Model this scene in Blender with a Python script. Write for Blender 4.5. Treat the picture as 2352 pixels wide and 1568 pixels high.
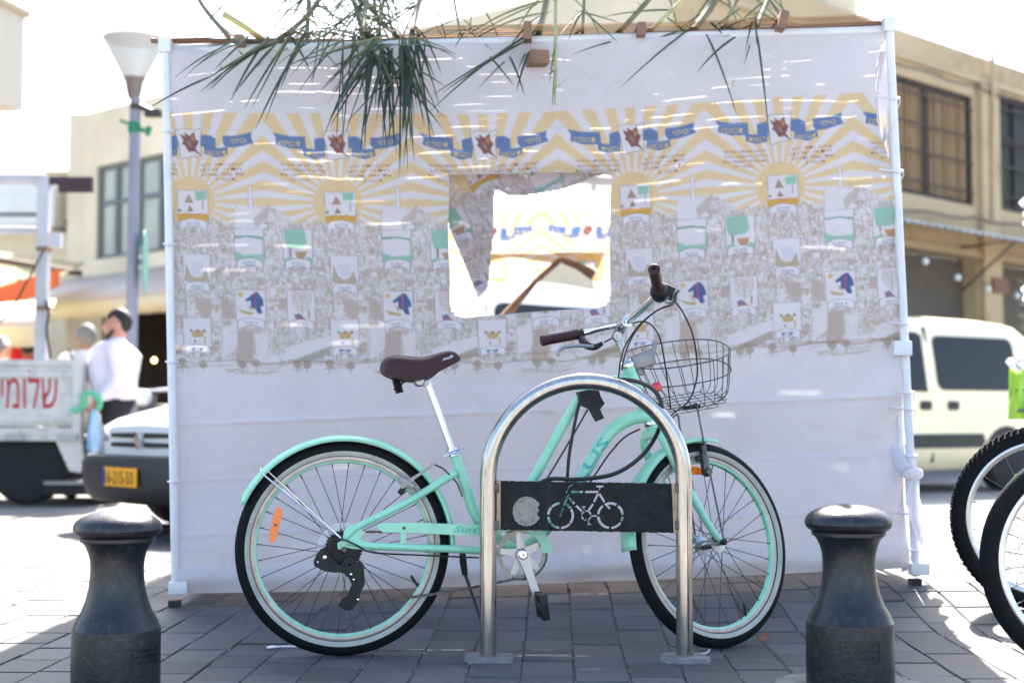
import bpy, bmesh, math, random
import numpy as np
from mathutils import Vector, Matrix
R = math.radians
random.seed(7)
for o in list(bpy.data.objects):
    bpy.data.objects.remove(o)
sc = bpy.context.scene
C = sc.collection
# ------------------------------------------------------------------ camera
F, CX, CY, YH, CAMZ = 3266.0, 1176.0, 784.0, 955.0, 0.76      # lens in photo units (2352 wide)
PITCH = math.atan((YH - CY) / F)
cam_d = bpy.data.cameras.new('camera'); cam = bpy.data.objects.new('camera', cam_d); C.objects.link(cam)
cam.location = (0, 0, CAMZ); cam.rotation_euler = (math.pi / 2 + PITCH, 0, 0)
cam_d.sensor_width = 36; cam_d.lens = 36 * F / 2352
cam_d.clip_start = 0.1; cam_d.clip_end = 600
cam_d.dof.use_dof = True; cam_d.dof.focus_distance = 4.54; cam_d.dof.aperture_fstop = 2.2
cam_d.dof.aperture_blades = 0
sc.camera = cam
# ------------------------------------------------------------------ world, sun, exposure
SUN_AZ, SUN_EL = R(5.6), R(48.0)                   # azimuth to the right of +Y
w = bpy.data.worlds.new('World'); sc.world = w; w.use_nodes = True
nt = w.node_tree; bgn = nt.nodes['Background']
sky = nt.nodes.new('ShaderNodeTexSky'); sky.sky_type = 'NISHITA'; sky.sun_disc = False
sky.sun_elevation = SUN_EL; sky.sun_rotation = SUN_AZ; sky.dust_density = 2.5; sky.air_density = 1.0; sky.ozone_density = 1.0
nt.links.new(sky.outputs[0], bgn.inputs[0]); bgn.inputs[1].default_value = 0.115
sd = bpy.data.lights.new('sun', 'SUN'); sd.energy = 4.8; sd.angle = R(0.53); sd.color = (1.0, 0.93, 0.84)
sun = bpy.data.objects.new('sun', sd); C.objects.link(sun)
to_sun = Vector((math.sin(SUN_AZ) * math.cos(SUN_EL), math.cos(SUN_AZ) * math.cos(SUN_EL), math.sin(SUN_EL)))
sun.rotation_euler = to_sun.to_track_quat('Z', 'Y').to_euler(); sun.location = (0, 0, 30)
sc.view_settings.view_transform = 'Standard'; sc.view_settings.look = 'None'
sc.view_settings.exposure = 2.33; sc.view_settings.gamma = 1.0
sc.view_settings.use_curve_mapping = False
sc.render.engine = 'CYCLES'
sc.cycles.use_denoising = True
sc.cycles.max_bounces = 8; sc.cycles.transmission_bounces = 6; sc.cycles.transparent_max_bounces = 10
sc.cycles.sample_clamp_indirect = 8.0

# ------------------------------------------------------------------ projection helpers
cp, sp = math.cos(PITCH), math.sin(PITCH)
def ray(x, y):
    u = (x - CX) / F; v = (CY - y) / F
    return Vector((u, cp - v * sp, sp + v * cp))
def P(x, y, Y):
    """world point seen at photo position (x, y) on the upright plane at distance Y"""
    d = ray(x, y); t = Y / d.y
    return Vector((d.x * t, Y, CAMZ + d.z * t))
def G(x, y, z=0.0):
    d = ray(x, y); t = (z - CAMZ) / d.z
    return Vector((d.x * t, d.y * t, z))
def sstep(a, b, t):
    t = max(0.0, min(1.0, (t - a) / (b - a))); return t * t * (3 - 2 * t)
def gz(x, y):
    """ground height: paving rises a little to the right around the booth"""
    return sstep(4.9, 5.9, y) * (1 - sstep(9.5, 13.0, y)) * max(0.0, min(0.10, 0.031 * (x + 1.36)))

# ------------------------------------------------------------------ object helpers
ORG = {}
def thing(name, label, cat, loc, group=None):
    o = bpy.data.objects.new(name, None); C.objects.link(o); o.empty_display_size = 0.1
    o.location = loc; o['label'] = label; o['category'] = cat
    if group: o['group'] = group
    ORG[o] = Vector(loc)
    return o
def tag(o, label, cat, group=None):
    o['label'] = label; o['category'] = cat
    if group: o['group'] = group
    return o
def struct(o):
    o['kind'] = 'structure'; return o
def link_mesh(name, me, parent=None, org=None):
    o = bpy.data.objects.new(name, me); C.objects.link(o)
    if parent is not None:
        o.parent = parent; ORG[o] = ORG[parent]
    else:
        ORG[o] = Vector((0, 0, 0))
    return o
class MB:
    """collects shapes in world space, links them as one mesh"""
    def __init__(s): s.v = []; s.f = []
    def add(s, vs, fs):
        b = len(s.v); s.v += [tuple(p) for p in vs]; s.f += [tuple(i + b for i in q) for q in fs]; return s
    def box(s, c, size, M=None):
        hx, hy, hz = size[0] / 2, size[1] / 2, size[2] / 2
        pts = [Vector((x, y, z)) for x in (-hx, hx) for y in (-hy, hy) for z in (-hz, hz)]
        if M is not None: pts = [M @ p for p in pts]
        c = Vector(c)
        return s.add([c + p for p in pts], [(0, 1, 3, 2), (4, 6, 7, 5), (0, 4, 5, 1), (2, 3, 7, 6), (0, 2, 6, 4), (1, 5, 7, 3)])
    def bbox(s, c, size, b, M=None):
        """box with chamfered edges"""
        bm = bmesh.new(); bmesh.ops.create_cube(bm, size=1.0)
        for q in bm.verts: q.co = Vector((q.co.x * size[0], q.co.y * size[1], q.co.z * size[2]))
        bmesh.ops.bevel(bm, geom=bm.edges[:], offset=b, segments=2, profile=0.6, affect='EDGES')
        c = Vector(c); vs = [c + ((M @ q.co) if M is not None else q.co) for q in bm.verts]
        bm.verts.index_update()
        s.add(vs, [[q.index for q in f.verts] for f in bm.faces]); bm.free(); return s
    def tube(s, pts, rad, n=10, caps=True, closed=False, flat=None):
        pts = [Vector(p) for p in pts]; N = len(pts)
        rads = rad if isinstance(rad, (list, tuple)) else [rad] * N
        ring = []; up = None
        for i, p in enumerate(pts):
            if closed: t = (pts[(i + 1) % N] - pts[i - 1])
            else: t = pts[min(i + 1, N - 1)] - pts[max(i - 1, 0)]
            if t.length < 1e-9: t = Vector((0, 0, 1))
            t.normalize()
            if up is None:
                up = Vector((0, 0, 1)) if abs(t.z) < 0.9 else Vector((0, 1, 0))
            a = up - t * up.dot(t)
            if a.length < 1e-6: a = t.orthogonal()
            a.normalize(); up = a; b = t.cross(a)
            ring.append([p + (a * math.cos(2 * math.pi * k / n) + b * math.sin(2 * math.pi * k / n) * (flat or 1)) * rads[i] for k in range(n)])
        vs = [q for r_ in ring for q in r_]; fs = []
        M_ = N if closed else N - 1
        for i in range(M_):
            j = (i + 1) % N
            for k in range(n):
                l = (k + 1) % n
                fs.append((i * n + k, i * n + l, j * n + l, j * n + k))
        if caps and not closed:
            fs.append(tuple(range(n))[::-1]); fs.append(tuple((N - 1) * n + k for k in range(n)))
        return s.add(vs, fs)
    def lathe(s, prof, n=32, M=None, closed=False, caps=True):
        """profile (r, z) spun about local z"""
        M = M or Matrix(); vs = []; fs = []; m = len(prof)
        for (r_, z) in prof:
            for k in range(n):
                a = 2 * math.pi * k / n; vs.append(M @ Vector((r_ * math.cos(a), r_ * math.sin(a), z)))
        for i in range(m if closed else m - 1):
            j = (i + 1) % m
            for k in range(n):
                l = (k + 1) % n; fs.append((i * n + k, i * n + l, j * n + l, j * n + k))
        if not closed and caps:
            if prof[0][0] > 1e-5: fs.append(tuple(range(n))[::-1])
            if prof[-1][0] > 1e-5: fs.append(tuple((m - 1) * n + k for k in range(n)))
        return s.add(vs, fs)
    def sphere(s, c, r, n=16, m=10, M=None, scl=(1, 1, 1)):
        pr = [(max(1e-6, math.sin(math.pi * i / m)), -math.cos(math.pi * i / m)) for i in range(m + 1)]
        T = Matrix.Translation(Vector(c)) @ (M.to_4x4() if M is not None else Matrix()) @ Matrix.Diagonal((r * scl[0], r * scl[1], r * scl[2], 1))
        return s.lathe(pr, n, T)
    def prism(s, poly, d, off=None):
        """closed polygon of world points thickened by vector d"""
        n = len(poly); d = Vector(d); a = [Vector(p) for p in poly]; b = [p + d for p in a]
        fs = [tuple(range(n)), tuple(range(2 * n - 1, n - 1, -1))] + [(i, n + i, n + (i + 1) % n, (i + 1) % n) for i in range(n)]
        return s.add(a + b, fs)
    def quadstrip(s, A, B):
        n = len(A); return s.add(list(A) + list(B), [(i, i + 1, n + i + 1, n + i) for i in range(n - 1)])
    def grid(s, rows):
        h = len(rows); w_ = len(rows[0])
        return s.add([p for r_ in rows for p in r_], [(i * w_ + j, i * w_ + j + 1, (i + 1) * w_ + j + 1, (i + 1) * w_ + j) for i in range(h - 1) for j in range(w_ - 1)])
    def build(s, name, mat, parent=None, smooth=40, fix=True):
        me = bpy.data.meshes.new(name)
        o_ = ORG[parent] if parent is not None else Vector((0, 0, 0))
        me.from_pydata([(x - o_.x, y - o_.y, z - o_.z) for (x, y, z) in s.v], [], s.f)
        if fix:
            bm = bmesh.new(); bm.from_mesh(me); bmesh.ops.recalc_face_normals(bm, faces=bm.faces); bm.to_mesh(me); bm.free()
        if smooth:
            me.polygons.foreach_set('use_smooth', [True] * len(me.polygons)); me.set_sharp_from_angle(angle=R(smooth))
        me.materials.append(mat); me.update()
        return link_mesh(name, me, parent)
def spline(pts, n=8, closed=False):
    """Catmull-Rom through points"""
    pts = [Vector(p) for p in pts]; N = len(pts); out = []
    rng = range(N if closed else N - 1)
    for i in rng:
        if closed: a, b, c, d = pts[i - 1], pts[i], pts[(i + 1) % N], pts[(i + 2) % N]
        else: a, b, c, d = pts[max(i - 1, 0)], pts[i], pts[i + 1], pts[min(i + 2, N - 1)]
        for k in range(n):
            t = k / n
            out.append(0.5 * ((2 * b) + (c - a) * t + (2 * a - 5 * b + 4 * c - d) * t * t + (3 * b - a - 3 * c + d) * t ** 3))
    if not closed: out.append(pts[-1].copy())
    return out
def lerp_list(vals, N):
    return [float(np.interp(i / (N - 1) * (len(vals) - 1), range(len(vals)), vals)) for i in range(N)]
def from_z(d, up=Vector((0, 0, 1))):
    """rotation whose local z points along d"""
    d = Vector(d).normalized(); x = up.cross(d)
    if x.length < 1e-6: x = Vector((1, 0, 0))
    x.normalize(); y = d.cross(x)
    return Matrix((x, y, d)).transposed()
def text_tris(s, shear=0.0):
    """flat lettering as triangles: (vertices Nx2, triangles), x from 0"""
    cu = bpy.data.curves.new('t', 'FONT'); cu.body = s; cu.resolution_u = 2; cu.shear = shear
    ob = bpy.data.objects.new('t', cu); C.objects.link(ob)
    dg = bpy.context.evaluated_depsgraph_get(); ev = ob.evaluated_get(dg); me = ev.to_mesh(); me.calc_loop_triangles()
    v = np.array([tuple(q.co)[:2] for q in me.vertices]).reshape(-1, 2); t = np.array([tuple(l.vertices) for l in me.loop_triangles]).reshape(-1, 3)
    ev.to_mesh_clear(); bpy.data.objects.remove(ob); bpy.data.curves.remove(cu)
    if len(v): v = v - np.array([v[:, 0].min(), 0])
    return v, t
def heb(s): return s[::-1]          # text objects run left to right

# ------------------------------------------------------------------ materials
def lin(r_, g, b):
    f = lambda c: (c / 255 / 12.92) if c / 255 <= 0.04045 else ((c / 255 + 0.055) / 1.055) ** 2.4
    return (f(r_), f(g), f(b))
MATS = {}
def mat(name, col, rough=0.5, metal=0.0, var=0.0, vscale=8.0, bump=0.0, bscale=60.0, dirt=None, dscale=5.0, damt=0.5, spec=0.5, coat=0.0, trans=0.0, alpha=1.0, rvar=0.0, stretch=None, emit=None, estr=0.0):
    m = bpy.data.materials.new(name); m.use_nodes = True; n = m.node_tree; b = n.nodes['Principled BSDF']; L = n.links.new
    b.inputs['Base Color'].default_value = (*col, 1); b.inputs['Roughness'].default_value = rough; b.inputs['Metallic'].default_value = metal
    b.inputs['Specular IOR Level'].default_value = spec; b.inputs['Coat Weight'].default_value = coat
    b.inputs['Transmission Weight'].default_value = trans; b.inputs['Alpha'].default_value = alpha
    if emit: b.inputs['Emission Color'].default_value = (*emit, 1); b.inputs['Emission Strength'].default_value = estr
    if var or bump or dirt or rvar:
        tc = n.nodes.new('ShaderNodeTexCoord'); src = tc.outputs['Object']
        if stretch:
            mp = n.nodes.new('ShaderNodeMapping'); mp.inputs['Scale'].default_value = stretch; L(src, mp.inputs[0]); src = mp.outputs[0]
        colsock = None
        if var:
            no = n.nodes.new('ShaderNodeTexNoise'); no.inputs['Scale'].default_value = vscale; no.inputs['Detail'].default_value = 6; L(src, no.inputs['Vector'])
            mr = n.nodes.new('ShaderNodeMapRange'); mr.inputs[1].default_value = 0.3; mr.inputs[2].default_value = 0.7; mr.inputs[3].default_value = 1 - var; mr.inputs[4].default_value = 1 + var
            L(no.outputs[0], mr.inputs[0])
            mx = n.nodes.new('ShaderNodeMix'); mx.data_type = 'RGBA'; mx.blend_type = 'MULTIPLY'; mx.inputs[0].default_value = 1; mx.inputs[6].default_value = (*col, 1)
            L(mr.outputs[0], mx.inputs[7]); colsock = mx.outputs[2]
        if dirt:
            nd = n.nodes.new('ShaderNodeTexNoise'); nd.inputs['Scale'].default_value = dscale; nd.inputs['Detail'].default_value = 8; nd.inputs['Roughness'].default_value = 0.7; L(src, nd.inputs['Vector'])
            rd = n.nodes.new('ShaderNodeMapRange'); rd.inputs[1].default_value = 0.5; rd.inputs[2].default_value = 0.72; rd.inputs[3].default_value = 0; rd.inputs[4].default_value = damt; L(nd.outputs[0], rd.inputs[0])
            md = n.nodes.new('ShaderNodeMix'); md.data_type = 'RGBA'; md.inputs[7].default_value = (*dirt, 1); md.inputs[6].default_value = (*col, 1)
            if colsock: L(colsock, md.inputs[6])
            L(rd.outputs[0], md.inputs[0]); colsock = md.outputs[2]
        if colsock: L(colsock, b.inputs['Base Color'])
        if rvar:
            nr = n.nodes.new('ShaderNodeTexNoise'); nr.inputs['Scale'].default_value = vscale * 1.7; nr.inputs['Detail'].default_value = 5; L(src, nr.inputs['Vector'])
            rr = n.nodes.new('ShaderNodeMapRange'); rr.inputs[3].default_value = max(0, rough - rvar); rr.inputs[4].default_value = min(1, rough + rvar); L(nr.outputs[0], rr.inputs[0]); L(rr.outputs[0], b.inputs['Roughness'])
        if bump:
            nb = n.nodes.new('ShaderNodeTexNoise'); nb.inputs['Scale'].default_value = bscale; nb.inputs['Detail'].default_value = 5; L(src, nb.inputs['Vector'])
            bp = n.nodes.new('ShaderNodeBump'); bp.inputs['Strength'].default_value = bump; bp.inputs['Distance'].default_value = 0.01; L(nb.outputs[0], bp.inputs['Height']); L(bp.outputs[0], b.inputs['Normal'])
    MATS[name] = m; return m
# ================================================================== GROUND
def ground_mat():
    m = bpy.data.materials.new('street_paving'); m.use_nodes = True; n = m.node_tree; b = n.nodes['Principled BSDF']; L = n.links.new
    g = n.nodes.new('ShaderNodeNewGeometry')
    mp = n.nodes.new('ShaderNodeMapping'); mp.inputs['Rotation'].default_value = (0, 0, R(91.6)); L(g.outputs['Position'], mp.inputs[0])
    br = n.nodes.new('ShaderNodeTexBrick'); br.inputs['Scale'].default_value = 1.0; br.inputs['Brick Width'].default_value = 0.22; br.inputs['Row Height'].default_value = 0.16
    br.inputs['Mortar Size'].default_value = 0.006; br.inputs['Color1'].default_value = (.22, .215, .205, 1); br.inputs['Color2'].default_value = (.27, .26, .25, 1); br.inputs['Mortar'].default_value = (.20, .19, .18, 1)
    L(mp.outputs[0], br.inputs['Vector'])
    no = n.nodes.new('ShaderNodeTexNoise'); no.inputs['Scale'].default_value = 1.3; no.inputs['Detail'].default_value = 8; L(g.outputs['Position'], no.inputs['Vector'])
    mr = n.nodes.new('ShaderNodeMapRange'); mr.inputs[1].default_value = .3; mr.inputs[2].default_value = .7; mr.inputs[3].default_value = .75; mr.inputs[4].default_value = 1.2; L(no.outputs[0], mr.inputs[0])
    mx = n.nodes.new('ShaderNodeMix'); mx.data_type = 'RGBA'; mx.blend_type = 'MULTIPLY'; mx.inputs[0].default_value = 1; L(br.outputs[0], mx.inputs[6]); L(mr.outputs[0], mx.inputs[7]); L(mx.outputs[2], b.inputs['Base Color'])
    b.inputs['Roughness'].default_value = .8
    return m
def sand_mat():
    return mat('joint_sand', (.085, .080, .075), .95, var=.35, vscale=40, bump=.5, bscale=200)
xs = sorted(set([-90, -60, -40, -25, -15, -10, -7] + [round(-5 + .25 * i, 3) for i in range(41)] + [7, 10, 15, 25, 40, 60, 90]))
ys = sorted(set([-12, -6, -2, 0, 2, 3] + [round(3.5 + .2 * i, 3) for i in range(54)] + [16, 18, 21, 25, 30, 40, 60, 90, 140, 200]))
g = MB(); g.grid([[Vector((x, y, gz(x, y) - 0.016)) for x in xs] for y in ys])
ground = struct(g.build('ground', ground_mat(), smooth=60, fix=False))
# ---- pavers: 16 x 33 cm setts in staggered columns
def paver_mat():
    m = bpy.data.materials.new('grey_concrete_paver'); m.use_nodes = True; n = m.node_tree; b = n.nodes['Principled BSDF']; L = n.links.new
    g_ = n.nodes.new('ShaderNodeNewGeometry'); oi = n.nodes.new('ShaderNodeObjectInfo')
    ad = n.nodes.new('ShaderNodeMath'); ad.operation = 'ADD'; L(g_.outputs['Random Per Island'], ad.inputs[0]); L(oi.outputs['Random'], ad.inputs[1])
    fr = n.nodes.new('ShaderNodeMath'); fr.operation = 'FRACT'; L(ad.outputs[0], fr.inputs[0])
    cr = n.nodes.new('ShaderNodeValToRGB'); cr.color_ramp.elements[0].color = (.032, .038, .043, 1); cr.color_ramp.elements[1].color = (.056, .063, .069, 1)
    e = cr.color_ramp.elements.new(.9); e.color = (.074, .074, .080, 1); L(fr.outputs[0], cr.inputs[0])
    no = n.nodes.new('ShaderNodeTexNoise'); no.inputs['Scale'].default_value = 2.2; no.inputs['Detail'].default_value = 9; no.inputs['Roughness'].default_value = .65; L(g_.outputs['Position'], no.inputs['Vector'])
    mr = n.nodes.new('ShaderNodeMapRange'); mr.inputs[1].default_value = .3; mr.inputs[2].default_value = .7; mr.inputs[3].default_value = .62; mr.inputs[4].default_value = 1.35; L(no.outputs[0], mr.inputs[0])
    mx = n.nodes.new('ShaderNodeMix'); mx.data_type = 'RGBA'; mx.blend_type = 'MULTIPLY'; mx.inputs[0].default_value = 1; L(cr.outputs[0], mx.inputs[6]); L(mr.outputs[0], mx.inputs[7])
    # brown scuffs and pale specks
    n2 = n.nodes.new('ShaderNodeTexNoise'); n2.inputs['Scale'].default_value = 3.1; n2.inputs['Detail'].default_value = 4; L(g_.outputs['Position'], n2.inputs['Vector'])
    r2 = n.nodes.new('ShaderNodeMapRange'); r2.inputs[1].default_value = .56; r2.inputs[2].default_value = .7; r2.inputs[4].default_value = .3; L(n2.outputs[0], r2.inputs[0])
    m2 = n.nodes.new('ShaderNodeMix'); m2.data_type = 'RGBA'; m2.inputs[7].default_value = (.066, .062, .060, 1); L(r2.outputs[0], m2.inputs[0]); L(mx.outputs[2], m2.inputs[6])
    vo = n.nodes.new('ShaderNodeTexVoronoi'); vo.inputs['Scale'].default_value = 26; L(g_.outputs['Position'], vo.inputs['Vector'])
    r3 = n.nodes.new('ShaderNodeMapRange'); r3.inputs[1].default_value = .03; r3.inputs[2].default_value = .09; r3.inputs[3].default_value = .55; r3.inputs[4].default_value = 0; L(vo.outputs['Distance'], r3.inputs[0])
    wn = n.nodes.new('ShaderNodeMath'); wn.operation = 'GREATER_THAN'; wn.inputs[1].default_value = .93; sep = n.nodes.new('ShaderNodeSeparateColor'); L(vo.outputs['Color'], sep.inputs[0]); L(sep.outputs[0], wn.inputs[0])
    mu = n.nodes.new('ShaderNodeMath'); mu.operation = 'MULTIPLY'; L(r3.outputs[0], mu.inputs[0]); L(wn.outputs[0], mu.inputs[1])
    m3 = n.nodes.new('ShaderNodeMix'); m3.data_type = 'RGBA'; m3.inputs[7].default_value = (.5, .48, .46, 1); L(mu.outputs[0], m3.inputs[0]); L(m2.outputs[2], m3.inputs[6])
    L(m3.outputs[2], b.inputs['Base Color'])
    rn = n.nodes.new('ShaderNodeMapRange'); rn.inputs[3].default_value = .5; rn.inputs[4].default_value = .75; L(no.outputs[0], rn.inputs[0]); L(rn.outputs[0], b.inputs['Roughness'])
    nb = n.nodes.new('ShaderNodeTexNoise'); nb.inputs['Scale'].default_value = 160; nb.inputs['Detail'].default_value = 4; L(g_.outputs['Position'], nb.inputs['Vector'])
    bp = n.nodes.new('ShaderNodeBump'); bp.inputs['Strength'].default_value = .35; bp.inputs['Distance'].default_value = .004; L(nb.outputs[0], bp.inputs['Height']); L(bp.outputs[0], b.inputs['Normal'])
    return m
PM = paver_mat()
def paver_geo(lx, ly, ch=.004, h=.05):
    a, b_ = lx / 2, ly / 2
    top = [(-a + ch, -b_ + ch, 0), (a - ch, -b_ + ch, 0), (a - ch, b_ - ch, 0), (-a + ch, b_ - ch, 0)]
    mid = [(-a, -b_, -ch), (a, -b_, -ch), (a, b_, -ch), (-a, b_, -ch)]; lo = [(-a, -b_, -h), (a, -b_, -h), (a, b_, -h), (-a, b_, -h)]
    fs = [(0, 1, 2, 3)]
    for k in range(4):
        l = (k + 1) % 4; fs += [(4 + k, 4 + l, l, k), (8 + k, 8 + l, 4 + l, 4 + k)]
    return top + mid + lo, fs
pav_rot = R(-1.6); pd = Vector((math.sin(R(1.6)), math.cos(R(1.6)), 0)); pr_ = Vector((pd.y, -pd.x, 0))
rp = random.Random(3); plist = []
for i in range(-36, 37):
    off = rp.choice([0, .11]) + rp.uniform(-.03, .03)
    for j in range(-1, 47):
        c = pr_ * (i * .16 - .012) + pd * (3.45 + off + j * .22)
        if abs(c.x) > .36 * 1.25 * c.y + .35 or c.y > 10.4: continue
        z = gz(c.x, c.y) + rp.uniform(-.0025, .0025)
        inside = (5.9 < c.y < 8.8 and -1.3 < c.x < 1.55)
        vis = abs(c.x) < .362 * c.y + .1 and c.y > 3.98
        plist.append((c.y + (6 if inside else 0) + (0 if vis else 20), c.x, c.y, z, rp.uniform(-.006, .006), rp.uniform(-.006, .006), rp.uniform(-.5, .5), rp.uniform(-.003, .003)))
plist.sort()
pv_meshes = []
for k in range(3):
    vs, fs = paver_geo(.1550 - .0008 * k, .2155 - .0008 * k, .0025 + .0006 * k); me = bpy.data.meshes.new('paver'); me.from_pydata(vs, [], fs); me.materials.append(PM); pv_meshes.append(me)
rest = MB()
for k, (key, x, y, z, tx, ty, tz, jx) in enumerate(plist):
    M = Matrix.Translation((x + jx, y, z)) @ Matrix.Rotation(pav_rot + R(tz), 4, 'Z') @ Matrix.Rotation(tx, 4, 'X') @ Matrix.Rotation(ty - math.atan((gz(x + .08, y) - gz(x - .08, y)) / .16), 4, 'Y') @ Matrix.Rotation(math.atan((gz(x, y + .1) - gz(x, y - .1)) / .2), 4, 'X')
    if k < 300:
        o = bpy.data.objects.new('paver', pv_meshes[k % 3]); C.objects.link(o); o.parent = ground; o.matrix_local = M
    else:
        vs, fs = paver_geo(.1545, .215, .003); rest.add([M @ Vector(q) for q in vs], fs)
o = rest.build('paver_field', PM, ground, smooth=0, fix=False); o['kind'] = 'stuff'
# sandy joint bed just under the paver tops
js = MB(); jx = [-4.5 + .25 * i for i in range(37)]; jy = [3.3 + .25 * i for i in range(29)]
js.grid([[Vector((x, y, gz(x, y) - 0.005)) for x in jx] for y in jy])
o = js.build('joint_sand', sand_mat(), ground, smooth=60, fix=False); o['kind'] = 'stuff'
# grit, crumbs and bits in the joints
gr = MB(); rg = random.Random(11)
for k in range(900):
    i = rg.randint(-24, 24); y = 3.95 + rg.random() ** 1.5 * 2.6
    c = pr_ * ((i + .5) * .16 - .012 + rg.gauss(0, .004 if rg.random() < .8 else .05)) + pd * y
    s = rg.uniform(.0012, .0038); z = gz(c.x, c.y) + .0005
    gr.add([c + Vector((rg.uniform(-s, s), rg.uniform(-s, s), z + q * s)) for q in (-1, -1, -1, 1, .6)] , [(0, 1, 3), (1, 2, 3), (2, 0, 4), (0, 3, 4), (2, 4, 3)])
o = gr.build('grit', mat('pale_grit', (.42, .39, .34), .9, var=.4, vscale=300), ground, smooth=0); o['kind'] = 'stuff'

# ================================================================== BUILDINGS
M_cream = mat('cream_render', lin(216, 203, 176), .9, var=.10, vscale=.8, bump=.3, bscale=30, dirt=lin(190, 172, 135), dscale=.7, damt=.5)  # lighter than the tan: flare and bounce on the left facade painted in
M_tan = mat('tan_render', lin(190, 168, 133), .9, var=.12, vscale=.7, bump=.3, bscale=30, dirt=lin(138, 116, 86), dscale=.9, damt=.8)
M_trimtan = mat('tan_band', lin(186, 166, 132), .9, var=.12, vscale=1.5)
M_wframe = mat('dark_window_frame', lin(58, 50, 48), .5, var=.2, vscale=4)
M_wframe2 = mat('green_grey_window_frame', lin(92, 100, 98), .5, var=.1, vscale=4)
M_glass = mat('window_glass', lin(150, 152, 135), .12, var=.2, vscale=1.2, spec=.8)
M_glassg = mat('green_window_glass', lin(52, 60, 48), .3, var=.2, vscale=1.2, spec=.15)
M_blind = mat('beige_blind', lin(178, 146, 104), .8, var=.12, vscale=3, stretch=(4, 4, .4))
M_bar = mat('rusty_bar', lin(70, 58, 54), .6)
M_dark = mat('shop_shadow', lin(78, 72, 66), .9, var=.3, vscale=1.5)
M_shopgrey = mat('roller_shutter', lin(86, 78, 68), .7, var=.1, vscale=2)
M_tin = mat('corrugated_tin', lin(170, 168, 160), .45, metal=.4, var=.15, vscale=3)
M_plaque = mat('brown_plaque', lin(122, 66, 36), .5)
M_awncream = mat('cream_awning_canvas', lin(198, 184, 172), .85, var=.06, vscale=1)
M_awnval = mat('pale_valance', lin(206, 194, 156), .85, var=.08, vscale=2)
M_awnred = mat('brick_red_canvas', lin(196, 98, 58), .8, var=.08, vscale=1)
CORN = Vector((.13 * 16.4, 16.4, 0)); eR = Vector((.731, .682, 0)); nR = Vector((.682, -.731, 0)); eL = Vector((-.75, .661, 0)); nL = Vector((-.661, -.75, 0))
def on_plane(x, y, org, nrm):
    d = ray(x, y); c = Vector((0, 0, CAMZ)); t = (org - c).dot(nrm) / d.dot(nrm); return c + d * t
def sz(x, y, e, nrm):
    p = on_plane(x, y, CORN, nrm); return (p - CORN).dot(e), p.z
def facade_pt(e, nrm, s, z, out=0.0): return CORN + e * s + nrm * out + Vector((0, 0, z))
def fbox(mb, e, nrm, s0, s1, z0, z1, o0, o1):
    ps = [facade_pt(e, nrm, s, z, o_) for s in (s0, s1) for o_ in (o0, o1) for z in (z0, z1)]
    mb.add(ps, [(0, 1, 3, 2), (4, 6, 7, 5), (0, 4, 5, 1), (2, 3, 7, 6), (0, 2, 6, 4), (1, 5, 7, 3)])
def wall_open(mb, e, nrm, s0, s1, z0, z1, ops, th=.3):
    S = sorted(set([s0, s1] + [q for o_ in ops for q in o_[:2]])); Z = sorted(set([z0, z1] + [q for o_ in ops for q in o_[2:]]))
    for a, b_ in zip(S, S[1:]):
        run = None
        for c_, d_ in zip(Z, Z[1:]):
            hit = any(o_[0] - 1e-6 <= a and b_ <= o_[1] + 1e-6 and o_[2] - 1e-6 <= c_ and d_ <= o_[3] + 1e-6 for o_ in ops)
            if hit:
                if run: fbox(mb, e, nrm, a, b_, run[0], run[1], -th, 0); run = None
            else: run = (run[0], d_) if run else (c_, d_)
        if run: fbox(mb, e, nrm, a, b_, run[0], run[1], -th, 0)
def winrect(e, nrm, x0, x1, yt, yb):
    s0, z1 = sz(x0, yt, e, nrm); s1, _ = sz(x1, yt, e, nrm); _, z0 = sz(x0, yb, e, nrm)
    return (min(s0, s1), max(s0, s1), z0, z1)
bld = thing('corner_building', 'two storey cream corner building behind the cloth booth', 'building', CORN)
_, ztop = sz(2060, 65, eR, nR)
w1 = winrect(eR, nR, 1990, 2232, 150, 425); w2 = winrect(eR, nR, 2292, 2420, 215, 480); w0 = (w1[0] - 3.1, w1[0] - .9, w1[2], w1[3])
zg = sz(2085, 527, eR, nR)[1]
sop = [(.6, w1[0] + .2, .0, zg - .25), (w1[0] + .5, w1[1] + .05, 0, zg - .25), (w1[1] + .75, w1[1] + 4.0, 0, zg - .25)]
mb = MB(); wall_open(mb, eR, nR, 0, 16, 0, ztop, [w0, w1, w2] + sop, .3); mb.build('wall', M_tan, bld, smooth=0)
mb = MB(); fbox(mb, eR, nR, -.05, 16, ztop - .42, ztop - .34, 0.003, .06); fbox(mb, eR, nR, -.05, 16, w1[2] - .75, w1[2] - .66, .003, .05); mb.build('wall_band', M_trimtan, bld, smooth=0)
mb = MB(); fbox(mb, eR, nR, w1[1] + .1, w1[1] + .62, 0, ztop - .45, .004, .10); mb.build('pilaster', M_tan, bld, smooth=0)
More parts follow.
